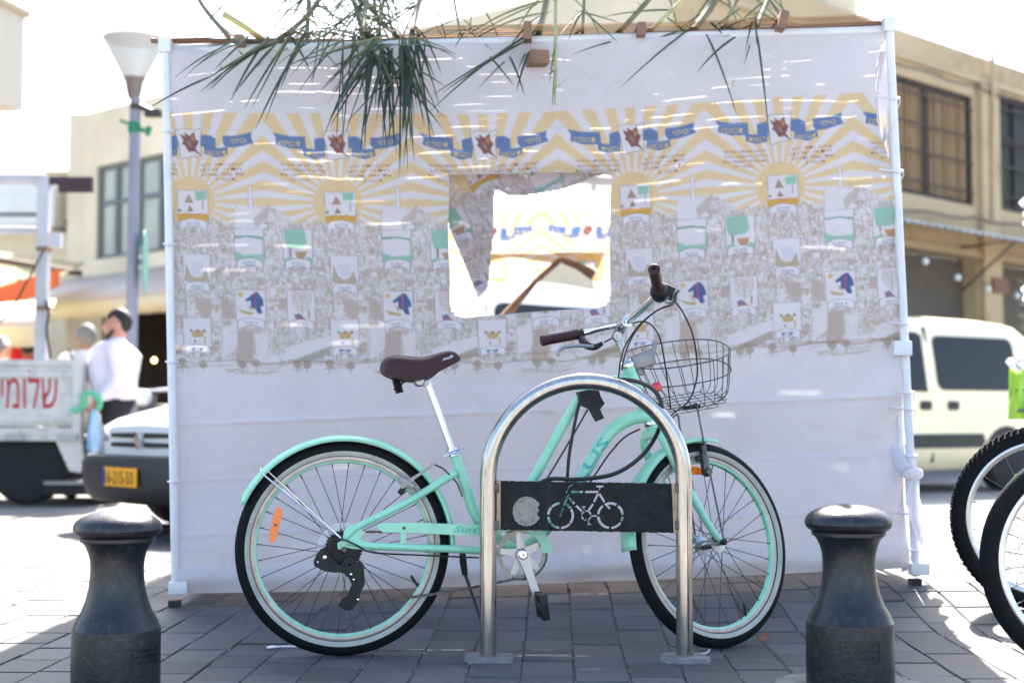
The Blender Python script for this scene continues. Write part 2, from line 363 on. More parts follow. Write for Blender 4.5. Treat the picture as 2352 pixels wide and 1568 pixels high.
def window(parent, e, nrm, r_, cols, rows, fm, gm, bars=0, fw=.07, blind=None):
    s0, s1, z0, z1 = r_; f = MB()
    for (a, b_, c_, d_) in ((s0, s0 + fw, z0, z1), (s1 - fw, s1, z0, z1), (s0 + fw, s1 - fw, z0, z0 + fw), (s0 + fw, s1 - fw, z1 - fw, z1)): fbox(f, e, nrm, a, b_, c_, d_, -.14, -.05)
    for k in cols: q = s0 + (s1 - s0) * k; fbox(f, e, nrm, q - fw * .7, q + fw * .7, z0 + fw, z1 - fw, -.13, -.045)
    for k in rows: q = z0 + (z1 - z0) * k; fbox(f, e, nrm, s0 + fw, s1 - fw, q - fw / 2, q + fw / 2, -.128, -.052)
    fo = f.build('window', fm, parent, smooth=0)
    cc = [0] + sorted(cols) + [1]; rr = [0] + sorted(rows) + [1]
    for a, b_ in zip(cc, cc[1:]):
        for c_, d_ in zip(rr, rr[1:]):
            p = MB(); fbox(p, e, nrm, s0 + (s1 - s0) * a + .03, s0 + (s1 - s0) * b_ - .03, z0 + (z1 - z0) * c_ + .03, z0 + (z1 - z0) * d_ - .03, -.10, -.09); p.build('pane', gm, fo, smooth=0)
    if blind:
        b2 = MB(); n_ = int((s1 - s0) / .09)
        for k in range(n_): q = s0 + (s1 - s0) * (k + .5) / n_; fbox(b2, e, nrm, q - .035, q + .03, z0 + .08, z1 - .08, -.085, -.075)
        b2.build('blind', blind, fo, smooth=0)
    if bars:
        b3 = MB()
        for k in range(bars): q = s0 + (s1 - s0) * (k + .5) / bars; b3.tube([facade_pt(e, nrm, q, z0, -.01), facade_pt(e, nrm, q, z1, -.01)], .011, 5)
        for q in (.12, .38, .62, .88): zz = z0 + (z1 - z0) * q; b3.tube([facade_pt(e, nrm, s0, zz, .006), facade_pt(e, nrm, s1, zz, .006)], .014, 5)
        b3.build('window_bars', M_bar, fo)
    return fo
window(bld, eR, nR, w1, [.56], [], M_wframe, M_glass, bars=22, blind=M_blind)
window(bld, eR, nR, w0, [.5], [], M_wframe, M_glass, bars=14, blind=M_blind)
window(bld, eR, nR, w2, [.33, .66], [.6], M_wframe, M_glassg, bars=12)
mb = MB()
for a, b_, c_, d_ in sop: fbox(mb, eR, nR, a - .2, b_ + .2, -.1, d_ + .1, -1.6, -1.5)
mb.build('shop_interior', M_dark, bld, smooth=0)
for a, b_, c_, d_ in sop:
    mb = MB(); k = 0; zz = 1.25
    while zz < d_:
        fbox(mb, eR, nR, a + .05, b_ - .05, zz, min(d_ - .02, zz + .085), -.22 - .012 * (k % 2), -.2); zz += .09; k += 1
    mb.build('roller_shutter', M_shopgrey, bld, smooth=0)
mb = MB(); fbox(mb, eR, nR, sop[0][1] + .02, sop[1][0] - .02, 0, zg - .3, .004, .03); s_, z_ = sz(2282, 658, eR, nR); mb.build('shop_pier', M_trimtan, bld, smooth=0)
mb = MB(); fbox(mb, eR, nR, s_ - .25, s_ + .2, z_ - .11, z_ + .11, .11, .14); mb.build('wall_plaque', M_plaque, bld, smooth=0)
mb = MB(); rows = []
for o_, dz in ((.0, .10), (.45, .0), (.9, -.12)):
    rows.append([facade_pt(eR, nR, q * .05, zg + dz + .02 * math.sin(q * 1.6), o_) for q in range(0, 320)])
mb.grid(rows); ob = mb.build('tin_canopy', M_tin, bld); ob.modifiers.new('thickness', 'SOLIDIFY').thickness = .015
mb = MB()
for q in range(3, 16, 3): mb = MB(); mb.tube([facade_pt(eR, nR, q, zg - .75, .0), facade_pt(eR, nR, q, zg - .1, .85), facade_pt(eR, nR, q, zg - .13, .0)], .02, 6); mb.build('canopy_bracket', M_bar, bld)
mb = MB(); fbox(mb, eR, nR, *[sz(1912, 5, eR, nR)[0], sz(1985, 5, eR, nR)[0]], ztop, ztop + .75, -.9, -.1); mb.build('roof_box', M_cream, bld, smooth=0)
mb = MB(); fbox(mb, eR, nR, sz(1905, 5, eR, nR)[0], sz(1990, 5, eR, nR)[0], ztop + .75, ztop + .85, -1, -.02); mb.build('roof_box_lid', M_shopgrey, bld, smooth=0)
for k, (x0, y0, x1, y1) in enumerate(((1990, 128, 2420, 262), (1995, 470, 2420, 528), (2262, 120, 2262, 505))):
    mb = MB(); a, b_ = sz(x0, y0, eR, nR), sz(x1, y1, eR, nR); n_ = 14; mb.tube([facade_pt(eR, nR, a[0] + (b_[0] - a[0]) * t / n_, a[1] + (b_[1] - a[1]) * t / n_ - .05 * abs(math.sin(t * .9)), .13) for t in range(n_ + 1)], .014 if k < 2 else .035, 6); mb.build('facade_cable' if k < 2 else 'drain_pipe', M_bar if k < 2 else M_trimtan, bld)
# string of bulbs under the canopy
sl = MB(); a_ = facade_pt(eR, nR, 3.0, zg - .45, .95); b_ = facade_pt(eR, nR, 12.5, zg - .95, .95)
pts = [a_.lerp(b_, t / 24) + Vector((0, 0, -.25 * math.sin(math.pi * ((t % 12) / 12)))) for t in range(25)]
st = thing('string_lights', 'string of small clear bulbs hanging under the tin canopy', 'string lights', pts[0])
sl.tube(pts, .008, 5); sl.build('wire', M_bar, st)
M_bulb = mat('clear_bulb', (.75, .75, .7), .15, spec=.8)
for k in range(1, 25, 2): q = MB(); q.sphere(pts[k] + Vector((0, 0, -.07)), .045, 8, 6); q.build('bulb', M_bulb, st)
# left facade
zL = sz(300, 292, eL, nL)[1]
wl = winrect(eL, nL, 222, 420, 383, 598); sE = sz(196, 300, eL, nL)[0]
wl2 = (wl[0] - 5.2, wl[0] - 1.0, wl[2], wl[3]); wl3 = (wl[0] - 10.2, wl[0] - 6.2, wl[2], wl[3])
mb = MB(); wall_open(mb, eL, nL, 0.302, sE, 0, ztop, [wl, wl2, (7.5, sE - .6, 0, 2.5)], .3); mb.build('wall', M_cream, bld, smooth=0)
mb = MB(); fbox(mb, eL, nL, wl[0] - 6, sE + .03, wl[2] - .30, wl[2] - .02, .003, .16); mb.build('window_sill', M_cream, bld, smooth=0)
window(bld, eL, nL, wl, [.27, .52, .78], [.6], M_wframe2, M_glass, blind=None, fw=.08)
window(bld, eL, nL, wl2, [.25, .5, .75], [.6], M_wframe2, M_glass, fw=.08)
mb = MB(); fbox(mb, eL, nL, wl[0] + 1.6, wl[1] - .1, wl[2] + .05, wl[2] + 1.0, -.6, -.5); fbox(mb, eL, nL, wl[0] + .2, wl[0] + 1.2, wl[2] + .05, wl[2] + 1.3, -.7, -.6); mb.build('boxes_inside', M_blind, bld, smooth=0)
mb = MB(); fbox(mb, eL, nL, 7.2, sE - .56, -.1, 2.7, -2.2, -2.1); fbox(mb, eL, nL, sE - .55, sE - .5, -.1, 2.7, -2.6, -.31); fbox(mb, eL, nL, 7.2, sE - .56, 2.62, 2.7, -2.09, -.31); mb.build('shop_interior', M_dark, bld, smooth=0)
mb = MB(); a, b_ = facade_pt(eL, nL, 0, ztop - .02, -.4), None
mb.add([facade_pt(eL, nL, 0, ztop, -.3), facade_pt(eL, nL, sE, ztop, -.3), facade_pt(eL, nL, sE, ztop, -8) , facade_pt(eR, nR, 16, ztop, -.3)], [(0, 1, 2, 3)]); mb.build('flat_roof', M_trimtan, bld, smooth=0)
# end wall going back on the left, with a pipe and a bracket lamp
mb = MB(); a = facade_pt(eL, nL, sE, 0, 0); mb.prism([a, a + Vector((-.3, 8, 0)), a + Vector((-.3, 8, ztop)), a + Vector((0, 0, ztop))], (-.3, 0, 0)); mb.build('end_wall', M_cream, bld, smooth=0)

# lower house further left
lo = thing('low_house', 'low pale house left of the corner building behind the truck', 'building', P(60, 1040, 27))
zt = P(100, 408, 27).z; x1 = P(215, 408, 27).x; x0 = P(-260, 408, 27).x
mb = MB(); mb.box(((x0 + x1) / 2, 28.5, zt / 2), (x1 - x0, 3, zt)); mb.build('wall', M_cream, lo, smooth=0)
mb = MB(); mb.box(((x0 + x1) / 2, 28.5, zt + .06), (x1 - x0 + .2, 3.2, .12)); mb.build('parapet', M_trimtan, lo, smooth=0)
mb = MB(); q = spline([P(118, 522, 26.9), P(150, 528, 26.9), P(192, 540, 26.9), P(186, 575, 26.9), P(178, 605, 26.9)], 4); mb.tube(q, .045, 6); mb.build('drain_pipe', M_wframe2, lo)
mb = MB(); mb.tube([P(155, 512, 26.6), P(176, 495, 26.4)], .07, 6); mb.build('wall_lamp', M_wframe, lo)
mb = MB(); c = P(20, 470, 26.7); mb.bbox(c, (1.9, .5, .85), .04); mb.build('air_conditioner', mat('aircon_white', (.7, .7, .68), .5, var=.05), lo)
mb = MB(); c = P(45, 497, 26.7); mb.box(c, (1.0, .5, .06)); mb.build('air_conditioner_bracket', M_wframe, lo, smooth=0)
# overhanging block, top left
tl = thing('overhanging_building', 'grey cream building corner jutting in at the upper left edge', 'building', P(-60, 1000, 14))
fe = P(57, 40, 14.0); dr = Vector((-math.sin(R(13)), -math.cos(R(13)), 0)); zb = P(50, 256, 14.0).z
mb = MB(); A = Vector((fe.x, fe.y, 0)); Bq = A + dr * 5
mb.prism([Vector((A.x, A.y, zb)), Vector((Bq.x, Bq.y, zb)), Vector((Bq.x, Bq.y, fe.z)), Vector((A.x, A.y, fe.z))], (-4, .9, 0)); mb.build('wall', mat('grey_cream_render', lin(205, 195, 178), .9, var=.08, vscale=1, bump=.2), tl, smooth=0)
mb = MB(); mb.prism([Vector((A.x + .04, A.y + .05, fe.z)), Vector((Bq.x + .04, Bq.y, fe.z)), Vector((Bq.x + .04, Bq.y, fe.z + .07)), Vector((A.x + .04, A.y + .05, fe.z + .07))], (-4, .9, 0)); mb.build('coping', M_trimtan, tl, smooth=0)
mb = MB(); mb.prism([Vector((A.x - 1.2, A.y + .3, 0)), Vector((Bq.x - 1.2, Bq.y + .3, 0)), Vector((Bq.x - 1.2, Bq.y + .3, zb)), Vector((A.x - 1.2, A.y + .3, zb))], (-2.5, .6, 0)); mb.build('lower_wall', M_trimtan, tl, smooth=0)
# ================================================================== FESTIVAL BOOTH
YF, YB = 5.76, 8.95                       # front and back cloth planes
# ---- printed pattern: one repeat (339 x 640 units), painted from polygons and lettering
TW, V0, V1, SS = 339, 230, 872, 2
TH = V1 - V0
tile = np.ones((TH * SS, TW * SS, 3)) * np.array([.80, .785, .825])
yy, xx = np.mgrid[0:TH * SS, 0:TW * SS]; PX = (xx + .5) / SS - TW / 2 + 772; PY = (yy + .5) / SS + V0
def put(mask, col, a=1.0, sl=None):
    t = tile if sl is None else tile[sl]; t[mask] = t[mask] * (1 - a) + np.array(col) * a
def wrapx(x): return x
def fill(poly, col, a=1.0):
    poly = np.array(poly, float)
    for sh in (-TW, 0, TW):
        p = poly + np.array([sh, 0]); x0, y0 = p.min(0); x1, y1 = p.max(0)
        i0 = max(0, int((x0 - 772 + TW / 2) * SS) - 1); i1 = min(TW * SS, int((x1 - 772 + TW / 2) * SS) + 2); j0 = max(0, int((y0 - V0) * SS) - 1); j1 = min(TH * SS, int((y1 - V0) * SS) + 2)
        if i0 >= i1 or j0 >= j1: continue
        sl = (slice(j0, j1), slice(i0, i1)); X = PX[sl]; Y = PY[sl]; ins = np.zeros(X.shape, bool)
        for k in range(len(p)):
            xa, ya = p[k]; xb, yb = p[k - 1]
            if ya == yb: continue
            c = ((ya > Y) != (yb > Y)) & (X < (xb - xa) * (Y - ya) / (yb - ya) + xa); ins ^= c
        put(ins, col, a, sl)
def line(pts, w_, col, a=1.0):
    for (xa, ya), (xb, yb) in zip(pts, pts[1:]):
        L_ = math.hypot(xb - xa, yb - ya) + 1e-6; nx, ny = -(yb - ya) / L_ * w_ / 2, (xb - xa) / L_ * w_ / 2
        fill([(xa + nx, ya + ny), (xb + nx, yb + ny), (xb - nx, yb - ny), (xa - nx, ya - ny)], col, a)
def circ(x, y, rx, ry, col, a=1.0, n=28): fill([(x + rx * math.cos(2 * math.pi * k / n), y + ry * math.sin(2 * math.pi * k / n)) for k in range(n)], col, a)
def words(s, x, y, h, col, rot=0.0, mirror=True, width=None):
    v, t = text_tris(heb(s))
    if not len(t): return
    wd = v[:, 0].max(); k = h / .72; kx = k if width is None else width / wd
    v = v * np.array([kx, -k]); wd *= kx
    v[:, 0] = (wd - v[:, 0] if mirror else v[:, 0]) - wd / 2
    c_, s_ = math.cos(rot), math.sin(rot); v = np.stack([v[:, 0] * c_ - v[:, 1] * s_ + x, v[:, 0] * s_ + v[:, 1] * c_ + y], 1)
    for q in t: fill(v[q], col)
YEL = (.82, .65, .38); BLU = (.17, .26, .47); MAR = (.23, .07, .07); TAN = (.55, .47, .41); GRN = (.36, .62, .50); PUR = (.28, .20, .33); RED = (.55, .10, .10)
# sun rays
sx, sy = 772, 466; ang = np.abs(np.arctan2(PX - sx, sy - PY)); dist = np.hypot(PX - sx, PY - sy)
ph = (ang / (2 * np.pi) * 28 + .27) % 1.0
put((ph < .54) & (PY > 262) & (PY < 530) & (dist > 58), YEL, .95); circ(sx, sy, 57, 57, YEL)
# old town: blocky speckle
rt = np.random.RandomState(5)
cut = 505 + 18 * np.sin(PX * 2 * np.pi / TW) + 12 * np.sin(PX * 4 * np.pi / TW + 1)
def vnoise(nx, ny, seed):
    r_ = np.random.RandomState(seed); g_ = r_.rand(ny + 1, nx); u = (PX - 772 + TW / 2) / TW * nx; v = (PY - V0) / TH * ny
    i = np.floor(u).astype(int); j = np.clip(np.floor(v).astype(int), 0, ny - 1); fu = u - i; fv = v - j; fu = fu * fu * (3 - 2 * fu); fv = fv * fv * (3 - 2 * fv); i0 = i % nx; i1 = (i + 1) % nx
    return (g_[j, i0] * (1 - fu) + g_[j, i1] * fu) * (1 - fv) + (g_[j + 1, i0] * (1 - fu) + g_[j + 1, i1] * fu) * fv
nA = vnoise(20, 60, 1) * .26 + vnoise(70, 150, 2) * .42 + vnoise(160, 300, 3) * .42; nB = vnoise(10, 16, 4)
town = (PY > cut) & (PY < 832)
put(town, (.78, .765, .78), 1); put(town & (nA + .35 * (nB - .5) > .50), TAN, .38); put(town & (nA > .66), (.36, .31, .27), .30)
for yq in np.sort(rt.uniform(508, 818, 430)):        # little stone houses, back to front
    x = 772 + rt.uniform(-TW / 2, TW / 2); w_ = rt.uniform(6, 17); h_ = rt.uniform(6, 15); dx_ = rt.uniform(2, 6); BR = (.34, .28, .25); tone = rt.choice([0, 1, 2])
    ff = [(.80, .785, .81), (.74, .71, .70), (.66, .60, .55)][tone]
    fill([(x, yq), (x + w_, yq), (x + w_, yq + h_), (x, yq + h_)], ff, .95); fill([(x + w_, yq), (x + w_ + dx_, yq - dx_ * .6), (x + w_ + dx_, yq + h_ - dx_ * .6), (x + w_, yq + h_)], TAN, .85)
    if rt.rand() < .18: circ(x + w_ / 2, yq, w_ * .4, w_ * .34, (.70, .66, .64), .95, 12)
    line([(x, yq + h_), (x, yq), (x + w_, yq), (x + w_, yq + h_)], .9, BR, .55); line([(x, yq), (x + dx_, yq - dx_ * .6), (x + w_ + dx_, yq - dx_ * .6)], .8, BR, .45)
    for q in range(rt.randint(0, 4)): xx_ = x + rt.uniform(1.5, w_ - 2.5); y2 = yq + rt.uniform(2, h_ - 3); fill([(xx_, y2), (xx_ + 1.8, y2), (xx_ + 1.8, y2 + 2.6), (xx_, y2 + 2.6)], BR, .6)
    if rt.rand() < .22: circ(x + rt.uniform(-4, w_), yq + h_, rt.uniform(3, 7), rt.uniform(2, 4.5), (.47, .41, .29), .55, 9)
for k in range(40):
    x = 772 + rt.uniform(-TW / 2, TW / 2); y = rt.uniform(520, 825); w_ = rt.uniform(3, 16); h_ = rt.uniform(3, 11); sl_ = rt.uniform(-4, 4)
    fill([(x, y), (x + w_, y + sl_), (x + w_, y + h_ + sl_), (x, y + h_)], TAN if rt.rand() < .5 else (.80, .79, .81), rt.uniform(.4, .85))
    if rt.rand() < .8: line([(x, y + h_), (x, y), (x + w_, y + sl_), (x + w_, y + h_ + sl_)], 1.1, (.36, .29, .26), .6)
for k in range(16):
    x = 772 + rt.uniform(-TW / 2, TW / 2); y = rt.uniform(540, 820); circ(x, y, rt.uniform(3, 10), rt.uniform(2, 6), (.42, .36, .24), .5, 9)
# bare slopes in the lower part, walls, foreground trees
fill([(640, 800), (745, 770), (745, 800), (640, 830)], (.80, .785, .825), .95); fill([(645, 835), (700, 812), (745, 795), (745, 815), (690, 832)], (.45, .40, .33), .8)
fill([(838, 758), (880, 735), (872, 800), (835, 828)], (.80, .785, .825), .9); fill([(872, 762), (908, 760), (905, 832), (868, 838)], TAN, .95)
fill([(912, 770), (941, 762), (941, 835), (912, 836)], (.80, .785, .825), .8)
fill([(775, 690), (812, 690), (815, 720), (800, 735), (780, 715)], TAN, .9); fill([(836, 690), (866, 690), (866, 735), (836, 735)], TAN, .8); fill([(630, 683), (650, 690), (648, 715), (628, 712)], TAN, .85)
for x in (668, 690, 742, 790, 880, 912): circ(x, 838 + (x % 7) - 4, 10, 9, (.40, .34, .27), .75); line([(x, 842), (x, 858)], 2.5, (.34, .28, .22), .7)
line([(602, 838), (690, 828), (772, 836), (860, 830), (942, 838)], 4, (.40, .35, .30), .6)
for k in range(40):
    x = 772 + rt.uniform(-TW / 2, TW / 2); y = rt.uniform(836, 862); l = rt.uniform(10, 46); line([(x, y), (x + l, y - rt.uniform(1, 10))], rt.uniform(1, 3.4), (.47, .36, .24), rt.uniform(.25, .6))
# citadel and tower in front of the rays
fill([(906, 430), (914, 430), (915, 505), (903, 505)], (.80, .785, .825)); line([(904, 505), (906, 430), (914, 430), (916, 505)], 1.2, (.45, .38, .36), .8)
fill([(872, 482), (940, 482), (938, 530), (872, 530)], (.80, .785, .825), .95); line([(872, 520), (872, 480), (880, 478)], 1.5, TAN); fill([(915, 505), (955, 470), (950, 500), (920, 528)], TAN, .7)
# small print beside the emblem
for bx, rows_ in ((692, ('אורחים קדושים עילאין', 'עולו אושפיזין עילאין', 'תיבו אושפיזי מהימנותא', 'זכאה חולקנא')), (848, ('ברוך אתה בבואך', 'וברוך אתה', 'בצאתך למען ידעו', 'כי בסכות'))):
    for k, t_ in enumerate(rows_): words(t_, bx + (-6 if k == 3 else 4 * (k % 2)) * (1 if bx < 772 else -1), 384 + k * 11.3, 6.6, MAR, rot=(.03 if bx < 772 else -.03), width=(100 if k != 3 else 46) * (1 if bx < 772 else .95))
# blue ribbon with lettering
fill([(626, 306), (664, 314), (701, 315), (703, 344), (666, 343), (632, 333), (634, 318)], BLU); fill([(694, 340), (722, 345), (722, 320), (745, 315), (748, 338), (745, 362), (720, 366), (696, 358)], BLU)
fill([(800, 314), (820, 314), (834, 322), (834, 344), (860, 341), (862, 358), (838, 366), (806, 358), (808, 342), (800, 340)], BLU); fill([(850, 316), (884, 314), (918, 306), (916, 320), (922, 331), (886, 340), (858, 343), (850, 332)], BLU)
GOLD = (.72, .60, .22)
words('בסוכות', 664, 337, 14, GOLD, .06, width=50); words('תשבו', 721, 360, 12, GOLD, .03, width=38); words('שבעת', 834, 360, 12, GOLD, -.02, width=46); words('ימים', 886, 332, 13, GOLD, -.10, width=34)
# emblem scroll with pomegranate-red leaf
fill([(741, 304), (760, 300), (790, 303), (803, 298), (799, 330), (801, 362), (780, 364), (752, 370), (750, 340)], (.80, .79, .81))
line([(741, 304), (760, 300), (790, 303), (803, 298), (799, 330), (801, 362), (780, 364), (752, 370), (750, 340), (741, 304)], 1.4, MAR, .7)
for x, y in ((736, 300), (805, 297), (750, 372), (806, 366)): circ(x, y, 4.5, 4.5, (.62, .45, .50), .6); circ(x, y, 3, 3, (.80, .79, .81))
fill([(752, 312), (764, 318), (762, 308), (774, 316), (786, 306), (788, 322), (795, 330), (788, 346), (801, 363), (784, 352), (772, 354), (764, 340), (756, 334), (760, 328)], MAR, .9); fill([(768, 326), (778, 330), (780, 344), (770, 338)], (.36, .27, .25), .9); circ(782, 322, 4, 7, (.60, .33, .12), .8)
# cards
def card(x0, y0, x1, y1, name, flag=PUR):
    b_ = y1 - 26
    fill([(x0, y0), (x1, y0), (x1 + 1, b_), (x0 + 1, b_)], (.80, .785, .825)); line([(x0, y0), (x1, y0), (x1 + 1, b_), (x0 + 1, b_), (x0, y0)], 1.3, flag, .85)
    return b_
def ribbon(x0, x1, b_, name):
    xm = (x0 + x1) / 2; w_ = (x1 - x0) / 2 * .86
    top = [(xm + w_ * t, b_ - 6 + 7 * t * t) for t in np.linspace(-1, 1, 9)]; bot = [(xm + w_ * t, b_ + 11 + 9 * t * t) for t in np.linspace(1, -1, 9)]
    for s_ in (-1, 1):
        q = [(xm + s_ * w_ * .82, b_ + 6), (xm + s_ * w_ * 1.08, b_ + 2), (xm + s_ * w_ * 1.04, b_ + 26), (xm + s_ * w_ * .9, b_ + 22), (xm + s_ * w_ * .8, b_ + 27)]; fill(q, (.80, .785, .825)); line(q, 1.1, PUR, .7)
    fill(top + bot, (.82, .82, .85)); line(top + bot + [top[0]], 1.2, PUR, .8); words(name, xm, b_ + 10, 9.5, BLU, width=w_ * 1.0)
b_ = card(742, 441, 812, 538, ''); fill([(743, 495), (812, 495), (812, 512), (743, 512)], (.70, .45, .12)); fill([(782, 443), (809, 443), (808, 462), (785, 464)], GRN); line([(800, 464), (800, 485)], 2.5, (.35, .27, .2))
fill([(758, 470), (768, 449), (780, 470)], (.45, .36, .24)); fill([(764, 490), (770, 476), (779, 490)], (.36, .26, .2)); line([(752, 497), (766, 494), (780, 497), (796, 494)], 2, RED, .6); circ(747, 488, 3, 4, (.3, .3, .34)); ribbon(742, 812, b_, 'אברהם')
b_ = card(870, 528, 938, 627, ''); fill([(871, 545), (905, 543), (936, 547), (937, 552), (905, 547), (871, 550)], (.22, .42, .33)); fill([(871, 578), (890, 588), (938, 586), (938, 603), (871, 603)], GRN); fill([(933, 552), (938, 550), (938, 590), (934, 590)], GRN, .7); line([(882, 588), (898, 572)], 2, GRN, .6); ribbon(870, 938, b_, 'יעקב')
b_ = card(642, 527, 710, 627, ''); fill([(645, 529), (693, 528), (696, 548), (698, 560), (686, 570), (652, 572), (646, 555)], GRN); line([(659, 570), (659, 592)], 5, (.38, .32, .28)); fill([(668, 580), (698, 578), (694, 590), (690, 598), (676, 596)], (.55, .36, .22)); fill([(645, 594), (660, 592), (672, 598), (690, 598), (698, 590), (710, 592), (711, 604), (645, 604)], GRN); ribbon(642, 710, b_, 'יצחק')
b_ = card(750, 587, 814, 682, ''); fill([(753, 650), (757, 607), (768, 634), (778, 641), (792, 640), (803, 620), (812, 652)], (.48, .42, .30), .85); fill([(768, 606), (796, 606), (797, 628), (788, 637), (774, 636)], (.70, .71, .80)); ribbon(750, 814, b_, 'משה')
b_ = card(868, 668, 938, 765, ''); fill([(905, 680), (914, 673), (922, 674), (932, 690), (934, 704), (926, 706), (930, 722), (920, 722), (914, 712), (903, 708), (904, 692), (892, 696), (892, 690)], (.10, .17, .36)); line([(914, 674), (914, 712)], 2.6, (.62, .12, .16)); circ(880, 679, 6, 6, (.75, .55, .25)); fill([(874, 712), (890, 716), (912, 720), (905, 726), (884, 722)], (.55, .47, .25)); fill([(894, 696), (906, 712), (912, 716), (900, 712)], (.55, .47, .25)); ribbon(868, 938, b_, 'יוסף')
b_ = card(648, 668, 712, 766, '')
for r_ in (4, 9.5, 15, 20.5):
    line([(682 + r_ * math.cos(a), 688 + r_ * 1.25 * math.sin(a)) for a in np.linspace(0, math.pi, 11)], 1.7, (.50, .40, .28))
    for s_ in (-1, 1): line([(682 + s_ * r_, 688), (682 + s_ * r_, 678)], 1.7, (.50, .40, .28)); line([(682 + s_ * r_, 677), (682 + s_ * r_, 672)], 2.2, RED, .8)
line([(682, 676), (682, 724)], 2, (.50, .40, .28)); fill([(664, 724), (676, 720), (684, 728), (690, 734), (668, 736)], (.42, .20, .22)); circ(674, 726, 6, 5, (.2, .25, .42)); line([(698, 712), (698, 732)], 4, (.33, .37, .33)); ribbon(648, 712, b_, 'אהרן')
b_ = card(746, 733, 811, 826, ''); fill([(764, 758), (770, 764), (780, 760), (790, 764), (796, 757), (792, 778), (768, 778)], (.62, .46, .25)); 
for x in (764, 780, 796): circ(x, 763, 2.4, 3, (.12, .22, .3))
circ(773, 787, 2.4, 2.4, (.15, .2, .4)); fill([(793, 776), (800, 776), (798, 793), (794, 793)], (.66, .58, .36)); ribbon(746, 811, b_, 'דוד')
# soften to about one sample and reduce
tl_ = tile.reshape(TH, SS, TW, SS, 3).mean((1, 3))
tl_ = (np.roll(tl_, 1, 1) + tl_ * 2 + np.roll(tl_, -1, 1)) / 4
tl_[1:-1] = (tl_[:-2] + tl_[1:-1] * 2 + tl_[2:]) / 4
def print_col(x, y):
    """cloth colour at print position arrays x, y (photo units around the 772 repeat)"""
    i = np.floor((x - 772 + TW / 2)).astype(int) % TW; j = np.floor(y - V0).astype(int); ok = (j >= 0) & (j < TH)
    c = np.ones(x.shape + (3,)) * np.array([.80, .785, .825]); c[ok] = tl_[np.clip(j, 0, TH - 1)[ok], i[ok]]; return c
def sag(x): return np.interp(x, [360, 433, 772, 1108, 1446, 1787, 2040], [-6, -4, 0, 1, -15, -38, -53])
def front_print(x, y):
    v = y - sag(x); u = x - .030 * (v - 330); return print_col(772 + (u - 772) * 339 / 338.8, v)
def cloth_mat(name='printed_cloth', tr=.55):
    m = bpy.data.materials.new(name); m.use_nodes = True; n = m.node_tree; L = n.links.new; n.nodes.remove(n.nodes['Principled BSDF']); out = n.nodes['Material Output']
    at = n.nodes.new('ShaderNodeAttribute'); at.attribute_name = 'print'
    di = n.nodes.new('ShaderNodeBsdfDiffuse'); ts = n.nodes.new('ShaderNodeBsdfTranslucent'); mx = n.nodes.new('ShaderNodeMixShader'); mx.inputs[0].default_value = tr
    tc = n.nodes.new('ShaderNodeTexCoord'); no = n.nodes.new('ShaderNodeTexNoise'); no.inputs['Scale'].default_value = 3.5; no.inputs['Detail'].default_value = 6; L(tc.outputs['Object'], no.inputs['Vector'])
    mr = n.nodes.new('ShaderNodeMapRange'); mr.inputs[1].default_value = .3; mr.inputs[2].default_value = .75; mr.inputs[3].default_value = .93; mr.inputs[4].default_value = 1.02; L(no.outputs[0], mr.inputs[0])
    mm = n.nodes.new('ShaderNodeMix'); mm.data_type = 'RGBA'; mm.blend_type = 'MULTIPLY'; mm.inputs[0].default_value = 1; L(at.outputs['Color'], mm.inputs[6]); L(mr.outputs[0], mm.inputs[7])
    nb = n.nodes.new('ShaderNodeTexNoise'); nb.inputs['Scale'].default_value = 7; nb.inputs['Detail'].default_value = 5; nb.inputs['Distortion'].default_value = 1.2; L(tc.outputs['Object'], nb.inputs['Vector'])
    bp = n.nodes.new('ShaderNodeBump'); bp.inputs['Strength'].default_value = .42; bp.inputs['Distance'].default_value = .03; L(nb.outputs[0], bp.inputs['Height'])
    for s_ in (di, ts): L(mm.outputs[2], s_.inputs['Color']); L(bp.outputs[0], s_.inputs['Normal'])
    L(di.outputs[0], mx.inputs[1]); L(ts.outputs[0], mx.inputs[2]); L(mx.outputs[0], out.inputs['Surface']); return m
M_cloth = cloth_mat()
def cloth_mesh(name, pts, cols, faces, parent):
    o_ = ORG[parent]; me = bpy.data.meshes.new(name); nv = len(pts); me.vertices.add(nv); me.vertices.foreach_set('co', (pts - np.array(o_)).astype(np.float32).ravel())
    nf = len(faces); me.loops.add(nf * 4); me.loops.foreach_set('vertex_index', faces.astype(np.int32).ravel()); me.polygons.add(nf); me.polygons.foreach_set('loop_start', np.arange(0, nf * 4, 4, dtype=np.int32))
    me.update(calc_edges=True); me.polygons.foreach_set('use_smooth', np.ones(nf, bool))
    at = me.attributes.new('print', 'FLOAT_COLOR', 'POINT'); at.data.foreach_set('color', np.concatenate([cols, np.ones((nv, 1))], 1).astype(np.float32).ravel()); me.materials.append(M_cloth); me.validate()
    return link_mesh(name, me, parent)
def gridfaces(h, w_, keep=None):
    i, j = np.mgrid[0:h - 1, 0:w_ - 1]; a = i * w_ + j; f = np.stack([a, a + 1, a + w_ + 1, a + w_], -1).reshape(-1, 4)
    return f if keep is None else f[keep.reshape(-1)]
def Pn(x, y, Y):
    u = (x - CX) / F; v = (CY - y) / F; t = Y / (cp - v * sp); return np.stack([u * t, Y + 0 * u, CAMZ + (sp + v * cp) * t], -1)
def inpoly(X, Y, poly):
    ins = np.zeros(X.shape, bool)
    for k in range(len(poly)):
        xa, ya = poly[k]; xb, yb = poly[k - 1]
        if ya == yb: continue
        ins ^= ((ya > Y) != (yb > Y)) & (X < (xb - xa) * (Y - ya) / (yb - ya) + xa)
    return ins
FLp = P(405, 1382, YF); FRp = P(2100, 1331, YF)
